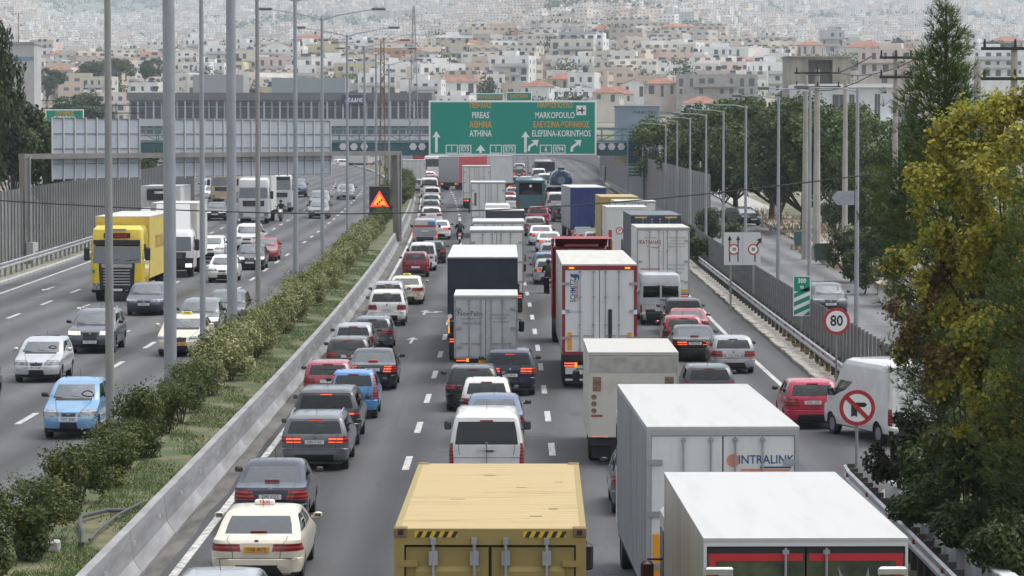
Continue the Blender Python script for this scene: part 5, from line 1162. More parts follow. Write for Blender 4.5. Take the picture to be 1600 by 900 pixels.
# ---- third lane
STEEL = mat('ribbed_steel', (.46, .48, .50), .38, .55, var=.3, scale=1.2, stretch=(1, 3.5, .25))
def ribs(root, W, y0, y1, zb, zt, m, st=.16, side=-1):
    mm = MB(); y = y0
    while y < y1-.05: mm.box(min(side*W/2, side*(W/2+.012)), max(side*W/2, side*(W/2+.012)), y, y+st*.45, zb, zt); y += st
    o = mm.build('side_ribs', m, root); o['kind'] = 'stuff'
# nearest right: white roofed truck with printed doors
DPRINT = mat('dark_green_print', (.030, .040, .022), .5, col2=(.085, .10, .05), scale=1.7, lo=.4, hi=.6)
RPRINT = mat('print_red', (.50, .025, .03), .5)
r_, d_ = box_truck('printed_truck', 'white roofed truck with red framed plant picture doors at the bottom right', 1262, 37.5, 2.51, 1.0, 3.70, 7.5, STEEL, DPRINT, mat('frame_white', (.60, .61, .61), .5), mat('roof_white', (.47, .47, .465), .6, col2=(.43, .428, .415), scale=1.1, stretch=(3, .25, 1), lo=.3, hi=.5), rods=2, cabz=3.0, fw=.10, rim=.035, hinges=0, mirrorm=mat('mirror_dark_red', (.06, .01, .012), .4), yaw=R(.9))
z1_ = r_['_z1']
MB().box(-1.215, 1.215, .012, .019, z1_-.005, z1_+.0).build('door_gap', BLK, r_)
for sx, d in zip((-1, 1), d_):
    xa, xb = sorted((sx*.04, sx*1.19))
    for a, b, c_, e_ in ((xa, xb, z1_-.17, z1_-.08), (min(sx*1.19, sx*1.11), max(sx*1.19, sx*1.11), 1.2, z1_-.17), (min(sx*.04, sx*.0801), max(sx*.04, sx*.0801), 1.2, z1_-.17) if False else (xa, xb, 1.12, 1.2)): flat_panel('red_border', RPRINT, d, a, b, c_, e_, .019, .004)
    flat_panel('black_border', INK, d, xa-.03, xb+.03, z1_-.08, z1_-.002, .0193, .003)
    for zc_ in (z1_-.30, z1_-1.2):
        xa, xb = sorted((sx*1.25, sx*.88)); MB().bbox(xa, xb, -.03, .012, zc_-.055, zc_+.055, .02).build('hinge', CHROME, d)
    xr = sx*.17
LEAFP = mat('agave_print', (.30, .36, .36), .5, col2=(.16, .21, .21), scale=4)
for k, (bx, a0, ln, wd_) in enumerate(((.75, 40, 1.0, .16), (.72, 18, 1.05, .20), (.70, -4, 1.0, .22), (.72, -26, 1.0, .19), (.76, -48, .95, .15), (.30, 30, .8, .13))):
    a = R(a0); m = MB(); dx, dz = -math.sin(a), math.cos(a); z0_ = 2.35
    pts = []
    for t in (0, .25, .5, .75, 1.0): pts.append((bx+dx*ln*t, z0_+dz*ln*t, wd_*(1-t)**.6*(.55+.9*t*(1-t)*2)))
    L_ = [(p[0]-p[2]*dz*.5, .0135, p[1]+p[2]*dx*.5) for p in pts]; R_ = [(p[0]+p[2]*dz*.5, .0135, p[1]-p[2]*dx*.5) for p in pts]
    for i in range(4):
        q = [L_[i], R_[i], R_[i+1], L_[i+1]]
        if all(.09 < p[0] < 1.10 and p[2] < z1_-.175 for p in q): m.face([(p[0], .0135-k*.0004, p[2]) for p in q])
    if m.f: m.build('leaf_print', LEAFP, d_[1])
flat_panel('pale_print', mat('print_pale', (.55, .57, .58), .5), d_[0], -1.05, -.14, 2.30, z1_-.55, .0165, .003)
# INTRALINK trailer
r_, d_ = box_truck('box_trailer', 'white trailer with ribbed steel side lettered INTRALINK on the right door', 1131, 51, 2.54, .95, 3.80, 8.9, STEEL, mat('door_white', (.68, .69, .69), .5, col2=(.58, .58, .56), scale=1.3, stretch=(2.5, 2.5, .4), lo=.3, hi=.48), mat('frame_steel', (.40, .41, .42), .4, .4), mat('roof_white', (.47, .47, .465), .6, col2=(.43, .428, .415), scale=1.1, stretch=(3, .25, 1), lo=.3, hi=.5), trailer=True, cabz=3.2, fw=.14, rim=.07, yaw=R(1.2), rodm=GALV, mirrors=False)
ribs(r_, 2.54, .25, 8.8, 1.0, 3.72, STEEL, .20, -1)
lettering('INTRALINK', .20, mat('print_navy', (.03, .09, .22), .6), d_[1], (.72, .0165, 3.24), .92, .003)
disc(.11, .0165, 20).build('pink_globe', mat('print_salmon', (.62, .26, .18), .6), d_[1], loc=(.17, 0, 3.23))
flat_panel('logo_strip', mat('print_salmon', (.62, .26, .18), .6), d_[1], .30, 1.12, 3.05, 3.09, .018, .002); flat_panel('logo_strip', mat('print_navy', (.03, .09, .22), .6), d_[1], .62, 1.14, 3.10, 3.13, .018, .002)
flat_panel('amber_reflector', mat('reflector_amber', (.80, .34, .02), .4), d_[0], -1.17, -1.02, 1.25, 2.0, .017, .004)
car('grey_hatchback', 'grey car half hidden left of the ribbed steel trailer', 962, 69.5, 'hatch', 4.1, 1.74, 1.5, GRY, X=3.08, plate='')
# pale lorry with patched rear wall
PALE = mat('weathered_panel', (.55, .53, .48), .7, col2=(.42, .39, .33), scale=1.3, lo=.3, hi=.48)
r_, d_ = box_truck('tipper_lorry', 'weathered off-white lorry with brown patches on its rear wall', 990, 80.2, 2.36, .75, 2.98, 5.6, PALE, PALE, PALE, mat('dark_canvas', (.45, .44, .41), .8), blank=True, cabz=2.6, rim=.02, plate='!KAH 2190')
z1_ = r_['_z1']; BRN = mat('rust_patch', (.24, .15, .10), .8, var=.5, scale=9)
for a, b, c_, e_ in ((-1.06, -.84, 1.95, 2.33), (.82, 1.06, 2.10, 2.34), (-.40, -.20, .98, 1.06)): flat_panel('brown_patch', BRN, d_[0], a, b, c_, e_, .019, .004)
for zc_ in (1.80, 1.62, 1.44): disc(.072, .014, 14).build('round_sticker', BRN, d_[0], loc=(-1.03, 0, zc_))
flat_panel('red_sticker', mat('rust_red', (.33, .08, .06), .7), d_[0], -1.10, -.80, 1.28, 1.34, .019, .004)
flat_panel('canvas_flap', mat('canvas_grey', (.40, .39, .36), .8, var=.25), d_[0], -1.16, 1.16, z1_-.44, z1_-.05, .018, .006)
# white trailer with red frame
RFR = mat('red_frame', (.24, .02, .028), .45)
r_, d_ = box_truck('box_trailer', 'tall white trailer framed in dark red with amber reflectors and a blue elephant mark', 937, 104.3, 2.55, 1.16, 4.25, 13.2, mat('trailer_side', (.55, .54, .50), .45, var=.15), mat('door_white', (.68, .69, .69), .5, col2=(.58, .58, .56), scale=1.3, stretch=(2.5, 2.5, .4), lo=.3, hi=.48), RFR, mat('roof_cream', (.50, .487, .44), .6, col2=(.42, .405, .36), scale=1.1, stretch=(3, .35, 1), lo=.3, hi=.5), trailer=True, cab=False, rim=.10, fw=.08, rodm=GALV, hinges=3)
z0_, z1_ = r_['_z0'], r_['_z1']
for sx in (-1, 1):
    xa, xb = sorted((sx*1.10, sx*.94)); flat_panel('amber_reflector', mat('reflector_amber', (.80, .34, .02), .4), d_[0 if sx < 0 else 1], xa, xb, z0_+.05, z0_+.65, .017, .004)
    o = MB().box(sx*.95-.09, sx*.95+.09, -.03, -.002, 4.09, 4.15).build('marker_lamp', LAMP_AMB, r_)
    MB().box(min(sx*1.28, sx*1.16), max(sx*1.28, sx*1.16), -.02, -.002, 2.55, 2.68).build('hinge_block', SW, r_)
MB().bbox(.30, .42, -.03, .014, z0_+.45, z0_+1.45, .03).build('black_slot', BLK, d_[1])
lettering('SCHMITZ', .24, mat('print_navy', (.03, .09, .22), .6), d_[0], (-.90, .0165, 3.35), .8, .004, rot=(0, -math.pi/2, 0)); lettering('CARGOBULL', .15, RPRINT, d_[0], (-.78, .0165, 3.35), .8, .003, rot=(0, -math.pi/2, 0))
m = MB(); m.face([(-1.0, .0165, 3.88), (-.96, .0165, 3.80), (-.84, .0165, 3.78), (-.84, .0165, 3.70), (-.80, .0165, 3.70), (-.78, .0165, 3.80), (-.74, .0165, 3.78), (-.73, .0165, 3.70), (-.70, .0165, 3.70), (-.69, .0165, 3.86), (-.78, .0165, 3.92), (-.90, .0165, 3.90), (-.97, .0165, 3.94)]); m.build('animal_mark', mat('print_navy', (.03, .09, .22), .6), d_[0])
lettering('S.KO COOL', .12, mat('print_blue', (.10, .22, .4), .6), d_[0], (-.85, .0165, 2.62), .85)
MB().box(-1.2, 1.2, -.02, .07, .95, 1.15).build('rear_sill', BLK, r_); flat_panel('white_bumper', mat('frame_white', (.60, .61, .61), .5), r_, -1.16, 1.16, .50, .80, .07, .02)
MB().box(-1.16, 1.16, .02, .1, .28, .34).build('bumper_lip', mat('frame_white', (.60, .61, .61), .5), r_)
# red tractor unit ahead of it, its cab fairing open to the rear
REDC = paint('cab_red', (.26, .012, .02)); Yt = 127; root = empty('red_tractor', (wx(909, Yt), Yt, gz(Yt)), 0, 'dark red tractor cab with an open roof fairing ahead of the red framed trailer', 'truck')
MB().bbox(-1.18, 1.18, .62, 2.8, .8, 3.95, .1).build('cab', REDC, root, True)
m = MB()
for sx in (-1, 1): m.prism([(sx*1.25, 1.0), (sx*1.19, 1.0), (sx*1.19, 4.28), (sx*1.25, 4.24)] if sx > 0 else [(-1.25, 1.0), (-1.25, 4.24), (-1.19, 4.28), (-1.19, 1.0)], .05, 1.3)
m.build('side_fairing', REDC, root)
m = MB(); m.face([(-1.25, .35, 4.28), (1.25, .35, 4.28), (1.12, .55, 4.38), (-1.12, .55, 4.38)]); m.face([(-1.12, .55, 4.38), (1.12, .55, 4.38), (1.0, 2.4, 3.3), (-1.0, 2.4, 3.3)]); m.face([(1.25, .35, 4.28), (1.15, 2.3, 3.25), (1.12, .55, 4.38)]); m.face([(-1.25, .35, 4.28), (-1.12, .55, 4.38), (-1.15, 2.3, 3.25)])
m.build('roof_fairing', REDC, root, True); MB().box(-.55, .55, .56, .6, 3.4, 3.85).build('rear_panel', mat('panel_grey', (.30, .30, .31), .5), root); MB().box(-.7, .7, .5, .56, 3.95, 4.05).build('light_bar', REDC, root)
truck_wheels(root, 2.5, [.2, 2.0]); MB().box(-.45, .45, -1.5, 1.5, .6, .95).build('chassis', CHAS, root)
for sx in (-1, 1): MB().bbox(sx*1.42-.12, sx*1.42+.12, 2.5, 2.65, 1.9, 2.6, .04).build('mirror', BLK, root, True)
for px, Y, t_, c_, on, d, kw in ((858, 172, 'hatch', SIL, True, 'silver hatchback behind the crouched motorcyclist', {}), (855, 180.5, 'hatch', STB, False, 'grey blue car ahead of the silver hatchback in the third lane', {}), (863, 194, 'hatch', SIL, False, 'silver car with a large dark rear window in the third lane', {}), (858, 213, 'sedan', WHT, True, 'white saloon with lit lamps in the third lane', {}), (846, 225, 'sedan', WHT, True, 'second white saloon, just left of and beyond the first', {}), (836, 243, 'hatch', BEI, False, 'beige car between the white saloons and the red people carrier', {}), (841, 262, 'suv', ROSE, False, 'faded red people carrier behind the teal coach', {}), (915, 222, 'sedan', BLKP, True, 'black saloon at the foot of the blue curtain trailer', {}), (931, 213, 'hatch', WHT, False, 'white car left of the yellow container truck', {}), (880, 276, 'hatch', DGR, False, 'dark car with a pale plate left of the blue curtain trailer', {}), (871, 300, 'van', WHT, False, 'white van left of the blue curtain trailer', {}), (852, 400, 'van', WHT, False, 'far white pickup beside the blue tanker', {}), (811, 455, 'suv', DGR, True, 'far dark off-roader at the start of the bend', {}), (800, 395, 'suv', BEI, False, 'far beige off-roader with a spare wheel on the tailgate', {'spare': True}), (803, 340, 'hatch', SIL, True, 'far silver car with red lamps left of the coach', {}), (812, 520, 'hatch', SIL, False, 'tiny pale car in the bend under the green sign', {}), (797, 305, 'hatch', WHT, True, 'white car squeezed between the tall white lorry and the coach', {}), (793, 322, 'hatch', ROSE, True, 'faded red car left of the coach roof', {}), (838, 372, 'hatch', GRY, True, 'far grey car beyond the coach', {}), (866, 425, 'suv', GRY, False, 'far grey off-roader right of the white pickup', {}), (866, 338, 'suv', DGR, True, 'far dark off-roader between the coach and the tanker', {}), (842, 440, 'van', WHT, False, 'far white van left of the dark flatbed lorry', {}), (822, 405, 'hatch', WHT, True, 'far white car above the coach roof', {}), (790, 430, 'hatch', GRY, True, 'far grey car behind the plain white trailer', {})):
    nm = {'hatch': 'hatchback', 'sedan': 'saloon', 'suv': 'offroader', 'van': 'van'}[t_]
    car(nm, d, px, Y, t_, 4.3, 1.82, {'hatch': 1.5, 'sedan': 1.46, 'suv': 1.7, 'van': 1.9}[t_], c_, tl_on=on, tlc=.7, plate='', far=Y > 200, cat='van' if t_ == 'van' else 'car', **kw)
# coach
Yb = 287; root = empty('coach', (wx(829, Yb), Yb, gz(Yb)), 0, 'teal coach with a wide dark rear window in the third lane', 'coach'); TC = paint('coach_teal', (.03, .12, .135))
MB().bbox(-1.35, 1.35, 0, 11, .45, 3.75, .22).build('body', TC, root, True); MB().bbox(-1.10, 1.10, -.03, .1, 2.15, 3.35, .05).build('rear_window', GLASSD, root, True); MB().bbox(-1.12, 1.12, -.022, .0, .55, .85, .02).build('bumper', BLK, root); disc(.13, -.035, 14).build('round_vent', SW, root, loc=(0, 0, 3.0))
for sx in (-1, 1): MB().box(sx*1.15-.08, sx*1.15+.08, -.03, .02, 1.0, 1.7).build('tail_light', LAMP, root); MB().box(sx*1.345-.01, sx*1.345+.01, .6, 10.5, 2.0, 3.2).build('side_window', GLASSD, root)
truck_wheels(root, 2.5, [2.5, 8.5], .5)
# tanker
Yk = 345; root = empty('tanker', (wx(877, Yk), Yk, gz(Yk)), 0, 'dark blue road tanker with pale blue arched lettering on its round end', 'truck'); TB = paint('tank_navy', (.02, .045, .09))
m = MB(); m.lathe_x([(0, .9), (.10, 1.15), (.2, 1.22), (8.8, 1.22), (9.0, 1.0)], 32); m.v = [(b, a, c_+2.35) for a, b, c_ in m.v]; m.build('tank', TB, root, True)
m = MB(); m.lathe_x([(-.03, .44), (.02, .44)], 20); m.v = [(b, a, c_+2.35) for a, b, c_ in m.v]; m.build('manhole', mat('manhole_steel', (.20, .26, .32), .5, .4), root, True)
for i, ch in enumerate('MAXIM'):
    a = R(58-29*i); lettering(ch, .46, mat('tank_letter', (.16, .36, .55), .5), root, (-.88*math.sin(a), .005, 2.35+.88*math.cos(a)), 1.0, .02, rot=(0, -a, 0))
MB().box(-.35, .35, .2, 1.0, 3.5, 3.75).build('hatch', BLK, root); underride(root, 2.4, 1.15, .1); truck_wheels(root, 2.4, [1.2, 2.5]); cab_unit(root, 2.4, 9.4, .8, 3.2, 1.8, TB)
box_truck('flatbed_lorry', 'far dark flatbed lorry ahead of the blue tanker', 853, 470, 2.5, 1.0, 2.6, 7, CHAS, CHAS, CHAS, CHAS, blank=True, cabz=2.9)
BLC = mat('blue_curtain', (.022, .038, .16), .5, var=.2, scale=.8)
r_, d_ = box_truck('curtain_trailer', 'blue curtain trailer with grey side right of the teal coach', 919, 231, 2.6, 1.0, 4.15, 13, mat('side_grey', (.30, .31, .33), .5), BLC, BLC, None, blank=True, trailer=True, cabz=3.2, rim=.03, yaw=R(2.0))
for k in range(3): flat_panel('curtain_seam', mat('curtain_seam', (.012, .02, .09), .6), r_, -.70+k*.66, -.66+k*.66, 1.1, 3.95, .012)
YC2 = mat('container_yellow', (.40, .29, .08), .55, var=.2, scale=.9)
r_, d_ = box_truck('container_lorry', 'lorry with a distant yellow container and a dark square emblem', 968, 205, 2.5, 1.15, 4.1, 9, YC2, YC2, YC2, YROOF, cabz=3.0, rim=.06, rodm=YC2)
flat_panel('square_emblem', INK, d_[0], -1.02, -.72, 3.15, 3.6, .016)
box_truck('box_lorry', 'plain white box lorry between the yellow and the navy containers', 993, 196, 2.62, 1.0, 4.05, 6, TRW, TRW, None, None, cabz=2.9)
r_, d_ = box_truck('box_lorry', 'white lorry with coloured stickers and a letter P in a ring', 980, 181, 2.45, .95, 4.1, 6, TRW, TRW, TRW, None, blank=True, cabz=2.9)
for a, b, c_, e_, mm in ((-1.1, -.9, 2.3, 2.75, RPRINT), (-1.12, -.85, 1.6, 2.1, mat('sticker_yellow', (.6, .42, .05), .6)), (-.35, -.15, 1.55, 2.2, INK)): flat_panel('sticker', mm, d_[0], a, b, c_, e_, .018)
o = disc(.22, .016, 18).build('ring_logo', RPRINT, d_[0], loc=(-.45, 0, 2.7)); disc(.16, .013, 18).build('ring_face', SW, o); lettering('P', .26, RPRINT, o, (0, .009, 0), .9, .01)
DBL = mat('navy_container', (.035, .045, .075), .5, var=.2, scale=.9)
r_, d_ = box_truck('container_lorry', 'lorry with a dark navy container just ahead of the lettered white lorry', 1025, 153, 2.5, 1.15, 4.5, 9, DBL, DBL, DBL, mat('navy_roof', (.12, .135, .17), .6, var=.2), cabz=3.0, rim=.07)
for sx in (-1, 1): flat_panel('hazard_stripe', mat('hazard_yellow', (.65, .42, .02), .5), r_, sx*.75-.3, sx*.75+.3, 4.34, 4.41, -.002)
r_, d_ = box_truck('box_lorry', 'white lorry lettered KATSANAS with a red web address', 1036.5, 146, 2.52, .95, 4.12, 6, TRW, TRW, mat('box_frame_grey', (.33, .34, .35), .5, .3), mat('roof_cream', (.50, .487, .44), .6, col2=(.42, .405, .36), scale=1.1, stretch=(3, .35, 1), lo=.3, hi=.5), cabz=2.9, rim=.06)
lettering('KATSANAS', .26, mat('print_maroon', (.36, .03, .04), .6), d_[0], (-.62, .0165, 3.40), .80, .004); lettering('ΜΕΤΑΦΟΡΙΚΗ', .10, INKG, d_[0], (-.62, .0165, 3.62), .9); lettering('www.katsanas.gr', .17, mat('print_maroon', (.36, .03, .04), .6), d_[0], (-.62, .0165, 2.15), .82, .002)
m = MB(); m.face([(-.95, .0165, 3.24), (-.3, .0165, 3.12), (-.05, .0165, 3.28), (-.3, .0165, 3.16)]); m.build('swoosh', INKG, d_[0])
for k, t_ in enumerate(('ΜΕΤΑΦΟΡΕΣ ΔΙΑΝΟΜΕΣ', 'ΑΠΟΘΗΚΕΥΣΗ', 'ΣΕ ΟΛΗ ΤΗΝ ΕΛΛΑΔΑ', 'ΕΚΘΕΣΕΙΣ ΣΥΝΕΔΡΙΑ')): lettering(t_, .095, INKG, d_[1], (.62, .0165, 3.62-k*.14), .85)
for k, t_ in enumerate(('ΤΗΛ. 210 55 55 460', 'FAX 210 57 72 762', '6977 768 3328')): lettering(t_, .12, INKG, d_[1], (.62, .0165, 2.32-k*.18), .8)
flat_panel('hazard_board', mat('hazard_yellow', (.65, .42, .02), .5), r_, .75, 1.2, 1.06, 1.16, -.002)
# ---- slow lane
car('silver_panel_van', 'silver white panel van with two small dark rear windows before the lettered lorry', 1033, 137.6, 'hivan', 5.4, 1.95, 2.45, ('van_silver', (.46, .47, .49)), tl=(.24, .40), tlc=2, dark=True, plate='IHY 7431', plate_z=.30, cat='van', win=(.54, .76))
car('black_offroader', 'black off-roader ahead of the two red cars in the slow lane', 1070, 131.2, 'suv', 4.4, 1.84, 1.64, BLKP, plate='', tlc=.7, dark=True)
car('red_saloon', 'farther of the two red cars in the slow lane', 1078, 126.8, 'sedan', 4.2, 1.78, 1.43, RED, plate='', tlc=.7)
car('red_hatchback', 'nearer of the two red cars in the slow lane', 1069, 122.4, 'hatch', 4.0, 1.76, 1.44, RED, plate='', tlc=.7)
car('black_coupe', 'black coupe with lit lamps behind the nearer red car', 1087, 116.3, 'sedan', 4.6, 1.85, 1.38, BLKP, tl=(.50, .60), tlc=.55, tl_on=True, plate='IMK 2779', plate_z=.54)
car('silver_hatchback', 'old silver hatchback with a rear wiper beside the stone kerb', 1147, 110.6, 'hatch', 4.0, 1.70, 1.42, SIL, tl=(.46, .62), tlc=.74, plate='ZHZ 6048', plate_z=.50)
car('dark_hatchback', 'dark grey car seen over the roof of the ribbed trailer', 1110, 96.2, 'hatch', 4.2, 1.76, 1.47, DGR, plate='', tlc=.7, dark=True)
car('cherry_hatchback', 'cherry red hatchback joining from the right beside the white van', 1272, 90.0, 'hatch', 3.9, 1.74, 1.52, ('cherry', (.42, .02, .055)), tl=(.46, .62), tlc=.74, plate='ZMK 1255', plate_z=.55, metal=.1)
car('white_cargo_van', 'large white cargo van angled left beside the no right turn sign', 1442, 85.0, 'hivan', 5.3, 1.98, 2.42, WHT, tl=(.26, .46), tlc=2, plate='', metal=0, yaw=R(17), cat='van', win=(.9, .901))
# ================================================================== vehicles coming towards the camera
def fcar(*a, **k): return car(*a, front=True, left=True, **k)
fcar('blue_city_car', 'light blue small car nearest the camera on the left carriageway', 103, 79.8, 'hatch', 3.5, 1.52, 1.56, ('pale_blue', (.16, .33, .54)), plate='YHT 2685', hl=(.40, .53), grille=(.41, .47), gw=.6, metal=.2)
fcar('silver_hatchback', 'silver small hatchback behind the light blue car at the left edge', 53, 98, 'hatch', 3.7, 1.62, 1.44, ('bright_silver', (.50, .51, .54)), plate='IET 3187', hl=(.41, .53))
fcar('grey_offroader', 'dark grey off-roader with a large framed grille', 138, 110.8, 'suv', 4.4, 1.80, 1.60, ('gunmetal', (.075, .08, .095)), plate='YNY 4253', hl_on=True, hl=(.45, .54), grille=(.33, .50), gw=.6, roofrails=1)
fcar('dark_hatchback', 'dark car only just showing at the left edge', -78, 88, 'hatch', 4.1, 1.75, 1.5, DGR, plate='')
fcar('cream_taxi', 'cream taxi with a yellow roof sign facing the camera', 279, 109.2, 'sedan', 4.7, 1.83, 1.48, CREAM, plate='TAI 2183', platem=PLATE_Y, taxi='yellow', hl=(.45, .53), grille=(.38, .50), gw=.45, metal=0)
fcar('grey_hatchback', 'grey car half hidden behind the cream taxi facing the camera', 306, 119.4, 'hatch', 4.1, 1.75, 1.52, GRY, plate='', hl_on=True)
fcar('charcoal_hatchback', 'charcoal hatchback beside the second thick pole', 349, 126.2, 'hatch', 4.2, 1.78, 1.48, DGR, plate='ZZA 5512')
fcar('navy_hatchback', 'dark navy hatchback with lit fog lamps behind the grey off-roader', 223, 133, 'hatch', 4.05, 1.74, 1.45, ('ink_blue', (.03, .04, .065)), plate='IZB 8039', hl=(.44, .53), grille=(.42, .46), gw=.75)
fcar('white_city_car', 'small white car between the two thick poles', 346, 160.5, 'hatch', 3.55, 1.66, 1.49, WHT, plate='YBT 4480', metal=0)
fcar('black_hatchback', 'black car with chrome grille right of the second thick pole', 389, 174, 'hatch', 4.2, 1.78, 1.48, BLKP, plate='', hl_on=True, grille=(.36, .46))
fcar('red_saloon', 'red saloon facing the camera behind the black chrome grille car', 412, 185, 'sedan', 4.3, 1.70, 1.45, RED, plate='', metal=.1)
fcar('white_people_carrier', 'white people carrier behind the red saloon', 385, 200, 'suv', 4.5, 1.84, 1.78, WHT, plate='', far=True, metal=0)
fcar('white_hatchback', 'white car half hidden behind the white box truck', 327, 187, 'hatch', 4.1, 1.76, 1.5, WHT, plate='', metal=0)
fcar('dark_saloon', 'dark saloon with one lit lamp near the tall panel fence', 336, 259, 'sedan', 4.5, 1.8, 1.46, DGR, plate='', far=True, hl_on=True)
fcar('grey_saloon', 'old grey saloon alone in the middle of the left carriageway', 498, 264, 'sedan', 4.3, 1.74, 1.42, ('mid_grey', (.16, .165, .17)), plate='', far=True)
fcar('pickup', 'grey green pickup just behind the old grey saloon', 499, 285, 'suv', 4.8, 1.82, 1.75, ('pickup_grey', (.15, .17, .17)), plate='', far=True)
fcar('blue_people_carrier', 'dark blue people carrier far off on the left carriageway', 464, 336, 'suv', 4.5, 1.85, 1.75, ('blue_van', (.04, .07, .14)), plate='', far=True)
fcar('silver_saloon', 'silver car left of the gantry leg', 540, 326, 'sedan', 4.4, 1.78, 1.46, SIL, plate='', far=True)
fcar('white_hatchback', 'tiny white car by the end of the panel fence', 332, 318, 'hatch', 4.1, 1.8, 1.55, WHT, plate='', far=True)
fcar('grey_people_carrier', 'tiny grey people carrier behind the tiny white car by the fence end', 326, 340, 'suv', 4.3, 1.8, 1.7, SIL, plate='', far=True)
YT = paint('truck_yellow', (.72, .53, .03))
r_ = front_truck('articulated_lorry', 'bright yellow lorry with chrome grille bars and DISCORDIA above the windscreen', 182, 144, 2.52, 3.55, 13, (1.0, 3.95), YT, mat('yellow_curtain', (.60, .46, .10), .55, var=.12), 2.2, True, False, False, True, letters=('DISCORDIA', .9, mat('letter_brown', (.36, .20, .06), .6)), wsz=(.44, .72))
o = MB().box(-.62, .62, .10, .14, 2.98, 3.22).build('name_board', mat('board_dark', (.06, .015, .015), .5), r_); lettering('DISCORDIA', .19, RPRINT, o, (0, .09, 3.10), .95, .006)
MB().box(-.45, .45, .02, .16, 3.30, 3.42).build('roof_marker', mat('panel_grey', (.30, .30, .31), .5), r_); flat_panel('emblem', mat('eco_green', (.0, .3, .15), .5), r_, -1.15, -1.02, 1.35, 1.5, -.012); MB().box(-.72, .72, -.045, .0, 1.60, 1.78).build('chrome_panel', CHROME, r_)
front_truck('box_truck', 'white box truck with a tall roof deflector and lit lamps', 266, 166, 2.5, 2.6, 8, (1.0, 4.0), mat('cab_white', (.6, .6, .6), .4, coat=.5), W2_, 1.8, False, True, True, wsz=(.47, .82), darkbump=True)
r_ = front_truck('refrigerated_truck', 'white refrigerated truck with a black cooling unit behind the deflector truck', 246, 196, 2.5, 2.9, 9, (1.0, 4.25), None, TRW, 2.0, False)
m = MB().bbox(-.85, .85, 1.62, 2.1, 3.35, 4.1, .05).build('cooling_unit', BLK, r_); lettering('CARRIER', .2, SW, m, (0, 1.615, 3.85), .9, .01)
front_truck('box_truck', 'white truck with a high cab and red edged roof in the left carriageway', 396, 251, 2.5, 3.6, 9, (1.0, 4.15), None, TRW, 2.0, False, wsz=(.50, .76))
front_truck('tipper_truck', 'white cab truck with a dark visor behind the motorcyclist', 434, 282, 2.5, 3.3, 9, (1.0, 3.9), None, mat('red_curtain', (.36, .04, .05), .6), 2.1, True, wsz=(.52, .84))
front_truck('beige_truck', 'beige truck with an amber beacon near the end of the panel fence', 349, 310, 2.4, 3.0, 7, (1.0, 3.0), mat('cab_beige', (.48, .40, .26), .5), mat('cab_beige', (.48, .40, .26), .5), 1.9, False)
car('dark_hatchback', 'dark hatchback coming along the service road behind the 80 sign', 1300, 142.5, 'hatch', 4.2, 1.78, 1.48, DGR, plate='IKE 4721', front=True, zoff=.16, yaw=0)
car('parked_car', 'dark car parked under the pines by the service road', 1176, 262, 'hatch', 4.2, 1.78, 1.5, BLKP, plate='', front=True, zoff=.16, yaw=R(20), far=True)
# ------------------------------------------------------------------ two-wheelers and riders
def skin_body(name, verts, edges, radii, m, parent, root_i=0):
    me = bpy.data.meshes.new(name); me.from_pydata(verts, edges, []); o = bpy.data.objects.new(name, me); C.objects.link(o)
    md = o.modifiers.new('skin', 'SKIN'); md.use_smooth_shade = True
    for i, r_ in enumerate(radii): me.skin_vertices[0].data[i].radius = (r_, r_)
    for i in range(len(verts)): me.skin_vertices[0].data[i].use_root = i == root_i
    o.modifiers.new('sub', 'SUBSURF').levels = 1; o.modifiers['sub'].render_levels = 1
    bpy.context.view_layer.update(); ev = o.evaluated_get(bpy.context.evaluated_depsgraph_get()); m2 = bpy.data.meshes.new_from_object(ev)
    bpy.data.objects.remove(o); m2.name = name; m2.materials.clear(); m2.materials.append(m); m2.polygons.foreach_set('use_smooth', [True]*len(m2.polygons))
    return link(bpy.data.objects.new(name, m2), parent)
